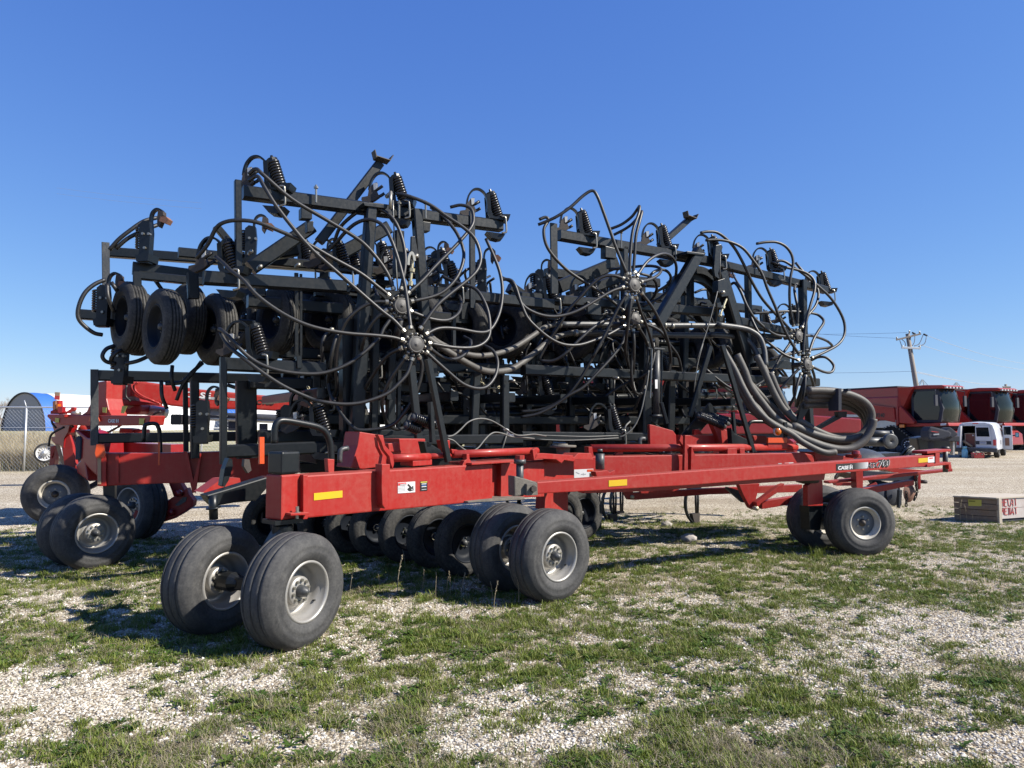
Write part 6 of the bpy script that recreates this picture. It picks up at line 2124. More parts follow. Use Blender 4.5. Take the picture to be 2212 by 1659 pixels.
mb = T(MW, 'cross_beam', prism(b1((512, 500), (1000, 508), (1640, 515), (1620, 622), (1000, 628), (640, 615), (560, 575), (510, 530)), MS, 0, .28), RED, bev=.02)
T(MW, 'hitch_neck', prism(b1((880, 508), (940, 470), (985, 380), (1010, 260), (1060, 150), (1160, 135), (1155, 330), (1180, 450), (1215, 515)), MS, .05, .3), RED, bev=.02)
T(MW, 'hood', prism(b1((1150, 138), (1420, 148), (1436, 250), (1442, 385), (1530, 395), (1530, 470), (1500, 500), (1205, 502), (1172, 430), (1152, 320)), MP, .2, .9), RED, bev=.07)
T(MW, 'hood_rail', prism(b1((1150, 318), (1310, 330), (1600, 372), (1740, 385), (1740, 410), (1600, 400), (1310, 395), (1160, 385)), MP, .12, .1), RED, bev=.01)
for pts in (b1((1320, 330), (1450, 305), (1480, 350), (1470, 380), (1330, 372)), b1((1340, 400), (1460, 410), (1410, 440), (1340, 430))):
    T(MW, 'worn_patch', prism(pts, MP, .19, .02), CARD)
for pts, mt in ((b1((1330, 410), (1385, 412), (1350, 492), (1315, 488)), STRAWYEL), (b1((1115, 425), (1160, 428), (1155, 485), (1115, 480)), STRAWYEL), (b1((948, 800), (985, 803), (975, 978), (948, 975)), YELLOW),
                (b1((1515, 545), (1570, 548), (1565, 612), (1512, 612)), STRAWYEL), (b1((600, 540), (645, 545), (640, 590), (600, 590)), STRAWYEL)):
    T(MW, 'warning_decal', prism(pts, MS, -.012, .004), mt)
# long arm
AP = VPlane((-6.0, 12.9), (-3.2, 14.2))
arm = T(MW, 'long_arm', prism(a5((480, 462), (560, 462), (980, 520), (1400, 560), (2010, 612), (2030, 640), (2030, 698), (1900, 700), (1400, 668), (1000, 662), (780, 640), (560, 590), (480, 560)), AP, 0, .3), RED, bev=.03)
T(MW, 'arm_stripe', prism(a5((975, 572), (1300, 590), (1305, 608), (1000, 592)), AP, -.006, .004), LSILV, parent=arm)
T(MW, 'arm_tail', prism(a5((1000, 650), (1020, 640), (1190, 660), (1190, 720), (1010, 700)), AP, .1, .2), ALU)
text_on('CASE IH', AP, -.008, a5((880, 578))[0], a5((1170, 596))[0], a5((880, 535))[0][1], WHITE, arm, bold=.03, shear=.1)
text_on('DC163', AP, -.008, a5((1352, 626))[0], a5((1530, 640))[0], a5((1352, 590))[0][1], LBLACK, arm, bold=.03, shear=.25)
text_on('CASE IH', MS, -.006, b1((1178, 592))[0], b1((1292, 594))[0], b1((1178, 552))[0][1], WHITE, mb, bold=.03)
# SMV triangles, lamp stand
T(MW, 'smv_triangle', prism(b1((1022, 400), (1085, 578), (962, 578)), MS, -.03, .01), ORANGE)
T(MW, 'smv_triangle', prism(b1((1085, 640), (1112, 715), (1060, 715)), MP, -.03, .01), ORANGE)
T(MW, 'lamp_stand', prism(b1((605, 350), (640, 350), (645, 455), (690, 470), (690, 500), (545, 498), (548, 465), (585, 450), (580, 370)), MP, .05, .12), RED, bev=.01)
T(MW, 'reflector_blade', prism(b1((596, 260), (650, 262), (645, 346), (592, 340)), MP, .05, .02), CARD)
T(MW, 'reflector_blade', prism(b1((594, 298), (648, 302), (645, 346), (592, 340)), MP, .045, .006), LRED)
T(MW, 'side_lamp', prism(b1((572, 362), (602, 352), (602, 450), (575, 455)), MP, .0, .08), RUST)
T(MW, 'side_lamp', prism(b1((612, 388), (632, 390), (630, 450), (612, 448)), MP, .0, .08), AMBER)
T(MW, 'side_lamp', prism(b1((630, 415), (676, 420), (676, 480), (655, 488), (628, 480)), MP, -.02, .1), RED2)
T(MW, 'strut', prism(b1((690, 490), (770, 440), (775, 422), (812, 425), (812, 455), (770, 490)), MP, .05, .07), RED, bev=.01)
T(MW, 'latch', prism(b1((640, 500), (705, 502), (700, 535), (640, 535)), MS, -.06, .06), RED)
c_ = MP.at(*b1((828, 488))[0], .1)
T(MW, 'beacon_base', lathe([(0, .03), (.07, .03), (.09, 0), (.07, -.05), (0, -.05)], c_, (0, 0, 1), 12), STEEL, True)
# side panels and drop legs
T(MW, 'drop_leg', prism(b1((560, 590), (760, 620), (740, 700), (700, 760), (690, 870), (640, 830), (600, 830), (560, 790), (555, 750), (600, 740)), MS, .2, .15), RED2, bev=.01)
T(MW, 'shield', prism(b1((680, 730), (720, 712), (760, 720), (790, 830), (812, 1000), (850, 1170), (790, 1140), (705, 1110), (668, 850)), MP, .1, .1), RED, bev=.012)
T(MW, 'shield', prism(b1((600, 820), (630, 830), (708, 1105), (690, 1110)), MP, .3, .05), CARD)
T(MW, 'shield', prism(b1((742, 650), (790, 640), (830, 780), (800, 890), (765, 800)), MP, .25, .05), CARD)
T(MW, 'end_cover', prism(b1((795, 665), (850, 680), (950, 755), (1050, 770), (1060, 1180), (1000, 1130), (935, 1060), (960, 1235), (905, 1190), (835, 1140), (820, 1060), (872, 1000), (882, 760)), MS, -.05, .5), RED2, bev=.03)
T(MW, 'conditioner_roll', prism(b1((842, 735), (878, 770), (868, 985), (815, 1000), (820, 760)), MS, -.08, .1), TROUS, bev=.02)
T(MW, 'rear_frame', prism(b1((1050, 780), (1560, 820), (1860, 830), (1860, 930), (1240, 935), (1060, 1000)), MS, .5, .3), RED2)
T(MW, 'rear_frame', prism(b1((1300, 650), (1440, 660), (1445, 705), (1290, 705)), MP, .3, .3), RED, bev=.02)
T(MW, 'rear_frame', prism(b1((1450, 665), (1545, 665), (1545, 715), (1460, 715)), MP, .35, .3), RED, bev=.02)
T(MW, 'rear_frame', prism(b1((1640, 830), (1700, 825), (1860, 850), (1865, 920), (1760, 925), (1660, 900)), MP, .4, .3), RED, bev=.02)
T(MW, 'silencer', tube([MP.at(*b1((1530, 440))[0], .6), MP.at(*b1((1810, 490))[0], .6)], .10, 14), ALU, True)
hx = helix(MP.at(*b1((900, 635))[0], .2), MP.at(*b1((1008, 740))[0], .2), .085, 9, .02)
T(MW, 'tension_spring', hx, RED, True)
for pts in (b1((1430, 150), (1440, 220), (1500, 290), (1620, 345), (1730, 380)), b1((1500, 150), (1470, 190), (1480, 250), (1560, 310), (1680, 360)), b1((1380, 180), (1370, 300), (1420, 360)),
            b1((730, 545), (740, 590), (800, 640)), b1((1150, 710), (1250, 660), (1350, 600)), b1((560, 540), (570, 600), (610, 650)), b1((700, 640), (600, 690), (550, 740), (530, 850)),
            b1((1660, 600), (1640, 560), (1680, 500), (1750, 470))):
    q = catmull([MP.at(*z, -.05) for z in pts], 4)
    T(MW, 'oil_line', tube(q, .02, 6), RED if pts[0][0] < 560 and pts[0][1] < 830 else HOSE, True)
wl = wheel_template(.445, .33, .225, 3, 'deep', TYRE)
def own_wheel(root, c_, n, s, src=WD):
    o = inst(src, c_, math.atan2(n[0], -n[1]), root)
    o.scale = (s, s, s)
    return o
bpy.data.objects.remove(wl) if False else None
for ch in list(wl.children): bpy.data.objects.remove(ch)
bpy.data.objects.remove(wl)
g = gnd(*b1((600, 1690))[0])
own_wheel(MW, (g.x, g.y, .50), unit(.35, -.94), 1.12, WS)
T(MW, 'wheel_strut', prism(b1((545, 850), (600, 840), (598, 1000), (580, 1110), (525, 1115), (540, 1000)), MP, .35, .12), RED2, bev=.01)
T(MW, 'wheel_strut', prism(b1((550, 900), (595, 840), (598, 880), (560, 980)), MP, .33, .02), RED)
T(MW, 'wheel_strut', prism(b1((905, 1300), (1060, 1215), (1060, 1270), (930, 1335)), MP, .2, .12), TROUS)
MQ = DEP(10.6)
g = MQ.at(*b1((1500, 1480))[0])
own_wheel(MW, (g.x, g.y, .50), unit(-.45, -.89), 1.12, WD)
for pts, off in ((b1((1615, 1235), (1675, 1232), (1668, 1500), (1610, 1500)), -.2), (b1((1822, 1222), (1950, 1228), (2010, 1330), (2000, 1390), (1890, 1400), (1850, 1290)), .1),
                 (b1((1570, 1620), (1640, 1560), (1780, 1470), (1880, 1400), (1960, 1380), (2030, 1300), (2060, 1380), (2105, 1440), (2095, 1500), (2000, 1570), (1880, 1640), (1700, 1700), (1590, 1690)), -.05),
                 (b1((1440, 1600), (1480, 1540), (1600, 1500), (1620, 1560), (1560, 1690), (1470, 1690)), -.1)):
    T(MW, 'swing_arm', prism(pts, MQ, off, .14), RED, bev=.015)
T(MW, 'swing_arm', prism(b1((1905, 1490), (1990, 1405), (2035, 1400), (2020, 1450), (1940, 1500)), MQ, -.06, .01), GREASE)
for q in b1((1870, 1567), (1955, 1360), (1600, 1600)):
    c_ = MQ.at(q[0], q[1], -.06)
    T(MW, 'pivot_pin', tube([c_ - Vector((0, .05, 0)), c_], .05, 12), RED2, True)

# ------------------------------------------------------------------ dark implement with white lettering
KP = DEP(15.2)
KM = empty('disc_mower', KP.at(560, 1060), 'dark grey disc mower seen through the drill with KUBOTA lettering on its bar', 'mower')
kb = T(KM, 'bar', prism(e7((700, 262), (820, 268), (1010, 280), (1040, 300), (1040, 356), (900, 352), (700, 330)), KP, 0, .4), GREYP, bev=.04)
text_on('KUBOTA', KP, -.006, e7((868, 316))[0], e7((1000, 318))[0], e7((868, 290))[0][1], WHITE, kb, bold=.04)
T(KM, 'boom', tube([KP.at(*z, .2) for z in a5((990, 708), (1560, 728))], .07, 10), TROUS, True)
T(KM, 'boom', tube([KP.at(*z, .2) for z in a5((1000, 730), (1560, 752))], .05, 10), ALU, True)
T(KM, 'housing', prism(e7((470, 315), (640, 330), (640, 400), (520, 410), (470, 400)), KP, .3, .4), RED, bev=.03)
T(KM, 'frame_box', prism(e7((1200, 280), (1269, 280), (1269, 370), (1200, 370)), KP, .3, .4), RED2)
T(KM, 'cutter_bar', prism(e7((100, 290), (200, 280), (210, 350), (240, 410), (100, 415)), KP, .2, .3), TROUS, bev=.02)
T(KM, 'top_box', prism(e1((540, 1480), (1030, 1460), (1030, 1600), (700, 1560)), KP, .5, .5), TROUS)
T(KM, 'stand', prism(ov((560, 915), (575, 915), (575, 1030), (560, 1030)), KP, .2, .1), TROUS)
T(KM, 'stand', prism(ov((700, 915), (712, 915), (712, 1030), (700, 1030)), KP, .2, .1), TROUS)
# ------------------------------------------------------------------ far rake wheel with white hub
WP2 = DEP(19.5)
WH = empty('hay_rake', WP2.at(97, 1000), 'pale spoked rake wheel and white axle standing by the fence at far left', 'hay rake')
c_ = WP2.at(*b1((500, 920))[0])
r_ = (b1((500, 1025))[0][1] - b1((500, 815))[0][1]) / 2 / FPX * 19.5
axd = Vector((.35, -.94, 0)).normalized()
T(WH, 'tyre', lathe([(r_ * .78, .14), (r_ * .93, .15), (r_, .10), (r_, -.10), (r_ * .93, -.15), (r_ * .78, -.14)], c_, -axd, 40), TYRE, True)
T(WH, 'rim', lathe([(r_ * .80, -.12), (r_ * .76, -.10), (r_ * .62, -.08)], c_, -axd, 40), WHITE, True)
uu = Vector((0, 0, 1)); vv = axd.cross(uu)
for k in range(14):
    a = 2 * math.pi * k / 14
    d_ = uu * math.cos(a) + vv * math.sin(a)
    T(WH, 'spoke', bar(c_ + axd * .08 + d_ * r_ * .25, c_ + axd * .08 + d_ * r_ * .66, .03, .035, up=axd), WHITE)
T(WH, 'hub', lathe([(0, -.2), (r_ * .15, -.19), (r_ * .3, -.12), (r_ * .3, 0)], c_, -axd, 20), GALV, True)
T(WH, 'axle', bar(c_ + Vector((0, .1, 0)), c_ + Vector((1.6, .4, -.05)), .22, .28), WHITE)
T(WH, 'axle', bar(c_ + Vector((.6, .2, .1)), c_ + Vector((.75, .3, -.45)), .2, .2), TROUS)

# =================================================================== COMBINES
def combine(px, py, label, s=1.0, group='combines parked in a row', digits=None, heading=(.61, -.79), first=[None]):
    """local frame: x forward, y left, z up; built full size (3.9 m to the roof) times s"""
    if first[0] is None:
        root = empty('combine_harvester', (px, py, 0), label, 'combine', group)
        def C(name, pts_xz, y0, y1, mat, bev=.03, parent=None, smooth=False):
            n = len(pts_xz)
            V = [(a, y0, b) for a, b in pts_xz] + [(a, y1, b) for a, b in pts_xz]
            F = [tuple(range(n))[::-1], tuple(range(n, 2 * n))] + [(i, (i + 1) % n, (i + 1) % n + n, i + n) for i in range(n)]
            o = mk(name, V, F, mat, parent or root, smooth, True)
            bevel(o, bev)
            return o
        # y axis: right side (facing the yard camera) is y = -1.5
        C('body', [(-6.2, 1.6), (-6.0, 3.0), (-4.6, 3.35), (.0, 3.35), (.0, 1.75), (-.25, 1.45), (-.7, 1.5), (-1.3, 1.75), (-1.8, 1.45), (-2.4, 1.25), (-4.5, 1.2)], -1.5, 1.5, RED2, .08)
        C('grain_tank', [(-4.9, 2.9), (-5.1, 3.85), (-.05, 3.9), (.0, 2.9)], -1.42, 1.42, RED2, .04)
        C('tank_edge', [(-5.1, 3.86), (-5.1, 3.94), (-.05, 3.97), (-.05, 3.89)], -1.46, 1.46, TROUS, .01)
        C('side_panel', [(-5.9, 1.75), (-5.7, 2.9), (-4.0, 3.1), (-1.5, 2.85), (-.2, 2.65), (-.15, 1.8), (-1.2, 2.0), (-1.9, 1.5), (-2.6, 1.35), (-4.8, 1.35)], -1.60, -1.5, RED, .04)
        C('panel_crease', [(-5.6, 2.94), (-4.0, 3.14), (-1.5, 2.89), (-.2, 2.70), (-.2, 2.64), (-1.5, 2.82), (-4.0, 3.06), (-5.6, 2.86)], -1.64, -1.6, RED2, .01)
        C('fender_liner', [(-1.9, 1.45), (-1.2, 1.9), (-.15, 1.95), (-.15, 1.5)], -1.56, -1.3, ALU, .01)
        C('name_stripe', [(-3.6, 2.32), (-1.75, 2.26), (-1.75, 2.12), (-3.6, 2.16)], -1.612, -1.6, LSILV, .002)
        # flared extension between tank and cab
        V = [(-.05, -1.5, 3.9), (-.05, -1.5, 2.9), (-.05, -.9, 2.6), (.5, -.95, 3.9), (-.05, 1.5, 3.9), (.5, .95, 3.9), (.02, -1.5, 1.9), (.1, -1.25, 2.6)]
        mk('tank_flare', [(0, -1.5, 3.88), (0, -1.5, 2.75), (.12, -1.3, 2.6), (.75, -1.25, 3.86), (0, 1.5, 3.88), (.75, 1.25, 3.86), (.12, 1.3, 2.6), (0, 1.5, 2.75)],
           [(0, 1, 2, 3), (4, 5, 6, 7), (0, 3, 5, 4), (3, 2, 6, 5)], RED, root, False, True)
        C('side_cowl', [(.02, 1.75), (.02, 2.7), (.15, 2.75), (.55, 2.3), (.95, 1.85), (.9, 1.7)], -1.5, -1.2, RED, .05)
        # cab
        C('cab_frame', [(.45, 1.75), (.45, 3.75), (.6, 3.82), (1.9, 3.82), (2.05, 3.6), (2.3, 2.6), (2.15, 1.8)], -.95, .95, TROUS, .05)
        C('cab_roof', [(.35, 3.75), (.4, 3.9), (1.2, 3.97), (2.3, 3.93), (2.5, 3.84), (2.3, 3.74)], -1.05, 1.05, RED, .05)
        C('side_window', [(.62, 1.95), (.62, 3.62), (1.88, 3.62), (2.12, 2.6), (2.0, 1.95)], -.965, -.95, GLASS, .002)
        # curved windscreen
        V, F = [], []
        for j, (z, xo) in enumerate(((1.82, .0), (2.4, .12), (3.0, .10), (3.66, -.16))):
            for i in range(9):
                t = -1 + i / 4
                V.append((2.14 + xo + .25 * (1 - t * t), t * .9, z))
        for j in range(3):
            for i in range(8):
                F.append((j * 9 + i, j * 9 + i + 1, (j + 1) * 9 + i + 1, (j + 1) * 9 + i))
        mk('windscreen', V, F, GLASSG, root, True, True)
        for i in range(6):
            C('work_light', [(2.4, 3.74), (2.52, 3.74), (2.52, 3.84), (2.4, 3.84)], -.95 + i * .34, -.95 + i * .34 + .16, LSILV, .01)
        C('platform', [(.3, 1.55), (.3, 1.7), (2.7, 1.78), (2.75, 1.6)], -1.25, 1.25, RED, .03)
        C('amber_lamp', [(.1, 1.5), (.1, 1.68), (.4, 1.68), (.4, 1.5)], -1.62, -1.5, AMBER, .01)
        C('front_lamp', [(2.3, 1.62), (2.6, 1.64), (2.6, 1.76), (2.3, 1.74)], -1.30, -1.2, WHITE, .01)
        o = mk('mirror', *join(tube([(1.9, -1.0, 3.7), (2.2, -1.5, 3.6), (2.2, -1.5, 3.4)], .025, 5), box((2.2, -1.5, 3.05), .1, .24, .62)), TROUS, root, False, True)
        o = mk('mirror', *join(tube([(1.9, 1.0, 3.7), (2.2, 1.5, 3.6), (2.2, 1.5, 3.4)], .025, 5), box((2.2, 1.5, 3.05), .1, .24, .62)), TROUS, root, False, True)
        lad = []
        for k in range(6):
            lad.append(tube([(.9, 1.45, 1.7 + k * .3), (1.5, 1.5, 1.7 + k * .3)], .02, 4))
        lad += [tube([(.9, 1.45, 1.5), (.9, 1.45, 3.6)], .02, 4), tube([(1.5, 1.5, 1.5), (1.5, 1.5, 3.3)], .02, 4)]
        mk('ladder', *join(*lad), LSILV, root, False, True)
        # feeder house and head
        C('feeder_house', [(1.2, 1.5), (2.3, 1.45), (2.75, 1.1), (2.8, .45), (2.2, .40), (1.2, .8)], -.8, .8, RED2, .05)
        C('chassis', [(-4.8, .6), (-4.8, 1.4), (2.3, 1.6), (2.4, .5)], -.93, .93, TROUS, .05)
        # track unit
        tr = [(-2.3, .16), (-1.9, .02), (.9, .02), (1.35, .2), (1.3, .42), (.0, 1.45), (-.35, 1.6), (-.75, 1.5), (-1.1, 1.1), (-2.2, .5)]
        C('track', tr, -1.6, -.95, TYRED, .05)
        C('track', tr, .95, 1.6, TYRED, .05)
        lugs = []
        P_ = [Vector((a, 0, b)) for a, b in tr]
        for a, b in zip(P_, P_[1:] + P_[:1]):
            n = max(1, int((b - a).length / .17))
            for k in range(n):
                c0 = a.lerp(b, (k + .5) / n)
                t = (b - a).normalized(); nn_ = Vector((-t.z, 0, t.x)) * -1
                if (c0 + nn_ * .1 - Vector((-.4, 0, .7))).length < (c0 - Vector((-.4, 0, .7))).length: nn_ = -nn_
                for ya, yb in ((-1.62, -1.27), (.93, 1.6)):
                    q = [c0 - t * .05, c0 + t * .04]
                    V = [Vector((z.x + nn_.x * h_, y_, z.z + nn_.z * h_)) + t * (.0 if y_ in (ya,) else .06) for y_ in (ya, yb) for z in q for h_ in (-.01, .07)]
                    lugs.append((V, [(0, 1, 3, 2), (4, 6, 7, 5), (0, 4, 5, 1), (2, 3, 7, 6), (1, 5, 7, 3), (0, 2, 6, 4)]))
        mk('track_lugs', *join(*lugs), GREYP, root, False, True, kind='stuff')
        for cx in (-1.7, .6):
            mk('track_wheel', *lathe([(0, -.1), (.1, -.1), (.12, 0), (.30, .05), (.36, -.02), (.42, -.02), (.44, .2)], (cx, -1.6, .5), (0, 1, 0), 24), TROUS, root, True, True)
            hub = []
            for k in range(10):
                a = 2 * math.pi * k / 10
                hub.append(box((cx + .20 * math.cos(a), -1.66, .5 + .20 * math.sin(a)), .06, .05, .06))
            mk('wheel_hub', *join(*hub), WHITE, root, False, True, kind='stuff')
        for cx in (-1.0, -.35, .05):
            mk('track_roller', *lathe([(0, -.05), (.16, -.04), (.2, 0), (.2, .2)], (cx, -1.6, .25), (0, 1, 0), 16), TROUS, root, True, True)
        # rear tyre
        pr = [(q[0] * 1.6, q[1] * 1.8) for q in tyre_prof(.445, .3, .22, 3)]
        for sy in (-1, 1):
            w__ = mk('rear_tyre', *lathe(pr, (-5.2, sy * 1.3, .71), (0, 1, 0), 32), TYRE, root, True, True)
            mk('rim', *lathe([(.36, -.2), (.3, -.1), (.05, -.1)], (-5.2, sy * 1.3, .71), (0, 1, 0), 24), CREAM, w__, True, True)
        first[0] = root
    else:
        src = first[0]
        root = src.copy(); COL.objects.link(root)
        root.location = (px, py, 0)
        tag(root, label, 'combine', group)
        for ch in src.children:
            if ch.name.startswith('lettering'): continue
            c = ch.copy(); COL.objects.link(c); c.parent = root
            for g_ in ch.children:
                d = g_.copy(); COL.objects.link(d); d.parent = c
    root.rotation_euler = (0, 0, math.atan2(heading[1], heading[0]))
    root.scale = (s, s, s)
    if digits:
        V, F = text_geo(digits, .34, .012, .1, .004)
        V = [(v.x * .8 - 1.35, -1.606 - v.z, v.y + 2.12) for v in V]
        o = mk('lettering', V, F, LBLACK, root, False, True)
    return root


CS = .98
cx0, cy0 = (1962 - 1106) / FPX * 36.5, 36.5
HD_ = (.5, -.866)
cx0, cy0 = (1972 - 1106) / FPX * 42.0, 42.0
c1_ = combine(cx0, cy0, 'red combine on black tracks nearest the white van, its side numbered 9240', CS, digits='9240', heading=HD_)
combine(cx0 + 5.15, cy0 + 3.0, 'red combine directly behind the white van', CS, heading=HD_)
combine(cx0 + 9.65, cy0 + 5.6, 'red combine cut by the right picture edge', CS, heading=HD_)
# partly hidden machines behind the drill
combine((1800 - 1106) / FPX * 62, 62, 'red combine seen inside the big hose loop', .95, heading=(.5, -.86))
combine((1590 - 1106) / FPX * 31, 31, 'red combine mostly hidden behind the right end of the drill', .86, heading=(.9, -.43))
combine((1420 - 1106) / FPX * 30, 30, 'red combine hidden behind the middle of the drill, only its tank showing', .9, heading=(.95, -.3))

# cutting head lying in front of the combines
HP = DEP(27)
HD = empty('pickup_header', HP.at(1860, 985), 'dark pickup header with small gauge wheel in front of the numbered combine', 'combine header')
T(HD, 'reel_tube', tube([HP.at(*z) for z in d3((300, 905), (720, 925))], .12, 10), GREYP, True)
T(HD, 'roller', tube([HP.at(*z, -.3) for z in d3((120, 1055), (590, 1060))], .17, 12), GREYP, True)
tn = []
for k in range(16):
    a = HP.at(*d3((330 + k * 24, 940))[0]); tn.append(tube([a, a + Vector((.05, -.1, -.15)), a + Vector((-.02, -.15, -.3))], .02, 4))
T(HD, 'tines', join(*tn), TROUS, kind='stuff')
T(HD, 'deck', prism(d3((240, 960), (600, 990), (700, 1110), (250, 1110)), HP, .2, 1.0), GREYP)
T(HD, 'arm', tube([HP.at(*z, -.5) for z in d3((700, 870), (735, 950), (690, 1080))], .06, 8), GREYP, True)
T(HD, 'arm', tube([HP.at(*z, -.5) for z in d3((590, 960), (620, 1090))], .05, 8), ALU, True)
wc = HP.at(*d3((695, 1050))[0], -.6)
T(HD, 'gauge_wheel', lathe([(.02, 0), (.06, -.05), (.16, -.04), (.24, -.05), (.28, -.03), (.28, .08), (.2, .1)], wc, Vector((-.1, 1, 0)), 24), GREYP, True)
SP_ = DEP(26)
ST = empty('corn_head_snout', SP_.at(1985, 985), 'tapered black crop divider with a thin red stripe beside the white van', 'combine header')
T(ST, 'divider', prism(d3((1345, 870), (1385, 795), (1450, 800), (1720, 870), (1765, 905), (1740, 975), (1600, 1020), (1380, 1035), (1340, 980)), SP_, 0, .5), TROUS, bev=.06)
T(ST, 'stripe', prism(d3((1405, 872), (1545, 890), (1500, 896), (1405, 882)), SP_, -.02, .01), LRED)
T(ST, 'decal', prism(d3((1440, 922), (1540, 915), (1538, 940), (1442, 946)), SP_, -.02, .01), LSILV)
T(ST, 'divider', prism(d3((1660, 860), (1740, 800), (1860, 900), (1880, 940), (1760, 1000), (1690, 960)), SP_, .6, .5), TROUS, bev=.05)
T(ST, 'head_beam', prism(d3((1350, 960), (1900, 960), (1900, 1060), (1350, 1040)), SP_, .8, .4), TROUS, bev=.03)
T(ST, 'head_body', prism(d3((1150, 990), (1300, 960), (1840, 1000), (1840, 1230), (1200, 1270)), SP_, 1.6, .6), BLACK, bev=.05)
T(ST, 'stand', prism(d3((1400, 1040), (1450, 1040), (1440, 1290), (1400, 1290)), SP_, .9, .2), TROUS)
T(ST, 'stand', prism(d3((1780, 1030), (1810, 1030), (1810, 1290), (1780, 1290)), SP_, .9, .2), ALU)
# red header seen through the drill
HX = DEP(24)
HR = empty('draper_header', HX.at(1500, 985), 'long low red draper header lying behind the drill', 'combine header')
T(HR, 'back_sheet', prism(ov((1330, 896), (1700, 893), (1860, 905), (1860, 935), (1330, 940)), HX, 0, .4), RED2, bev=.04)
T(HR, 'frame', prism(ov((1340, 936), (1860, 936), (1860, 948), (1340, 948)), HX, .1, .5), TROUS)
T(HR, 'stand', prism(ov((1400, 940), (1412, 940), (1412, 975), (1400, 975)), HX, .1, .2), TROUS)
T(HR, 'stand', prism(ov((1800, 940), (1812, 940), (1812, 975), (1800, 975)), HX, .1, .2), TROUS)
T(HR, 'panel', prism(d6((400, 535), (745, 560), (745, 640), (560, 650), (440, 620)), HX, -.2, .15), RED, bev=.03)
T(HR, 'panel', prism(e3((880, 1105), (1090, 1105), (1070, 1250), (880, 1200)), DEP(17), 0, .5), RED, bev=.03)

# ------------------------------------------------------------------ black implement behind the drawbar
IP = DEP(13.2)
IM = empty('tillage_tool', IP.at(1900, 1090), 'black and red tillage implement with coiled hoses low behind the drawbar', 'tillage implement')
T(IM, 'frame', prism(d5((1100, 380), (1930, 440), (1945, 520), (1900, 540), (1100, 520)), IP, 0, .15), TROUS, bev=.01)
T(IM, 'end_plate', prism(d5((1880, 440), (1938, 440), (1940, 640), (1910, 660), (1895, 560)), IP, -.1, .1), RED, bev=.01)
T(IM, 'eye', lathe([(.03, -.03), (.06, -.03), (.07, 0), (.06, .03), (.03, .03)], IP.at(*d5((1975, 540))[0]), (0, 0, 1), 14), DARKIRON, True)
T(IM, 'frame', prism(d5((700, 560), (1000, 555), (1000, 600), (720, 600)), IP, .2, .15), RED)
T(IM, 'disc', lathe([(0, .05), (.14, .03), (.22, -.02)], IP.at(*d5((1420, 740))[0]), Vector((.5, -.86, 0)), 24), TROUS, True)
T(IM, 'disc', lathe([(0, .05), (.14, .03), (.22, -.02)], IP.at(*d5((1560, 720))[0]), Vector((.5, -.86, 0)), 24), TROUS, True)
T(IM, 'disc', lathe([(0, .05), (.12, .03), (.18, -.02)], IP.at(*d5((1780, 700))[0]), Vector((.5, -.86, 0)), 24), RUST, True)
T(IM, 'stand_leg', prism(d5((1625, 660), (1672, 660), (1660, 860), (1638, 930), (1615, 920)), IP, -.2, .08), GREYP, bev=.01)
T(IM, 'housing', prism(d5((1230, 520), (1340, 520), (1500, 560), (1480, 610), (1280, 600)), IP, .1, .2), TROUS, bev=.02)
T(IM, 'housing', prism(d5((1180, 600), (1290, 545), (1320, 590), (1260, 640)), IP, .0, .1), RED, bev=.01)
for k in range(7):
    q = d5((690, 480 + 6 * k), (760, 400 + 9 * k), (900, 415 + 12 * k), (1100, 430 + 8 * k), (1300, 440 - 4 * k), (1460, 400 - 3 * k))
    T(IM, 'coiled_hose', tube(catmull([IP.at(*z, .3 + .05 * k) for z in q], 4), .022, 6), HOSEG, True)
dm = DEP(14.5)
c_ = dm.at(*d5((1010, 190))[0], .4)
T(IM, 'tank', lathe([(.62 * math.sin(a), .36 * math.cos(a)) for a in [math.pi * k / 28 for k in range(0, 15)]], Vector((c_.x, c_.y, c_.z - .16)), (0, 0, 1), 40), GREYP, True)
T(IM, 'deck', prism(d5((760, 160), (1640, 120), (1660, 165), (1300, 200), (760, 260)), dm, .2, .6), GREYP)
for pts in (d5((1640, 170), (1700, 110), (1790, 40)), d5((1700, 165), (1760, 120), (1840, 60)), d5((1660, 160), (1740, 60), (1800, 30))):
    T(IM, 'lever', tube([dm.at(*z) for z in pts], .035, 6), GREYP, True)
T(IM, 'clamp', prism(d5((1790, 20), (1830, 20), (1850, 100), (1860, 160), (1800, 160)), dm, 0, .1), TROUS)

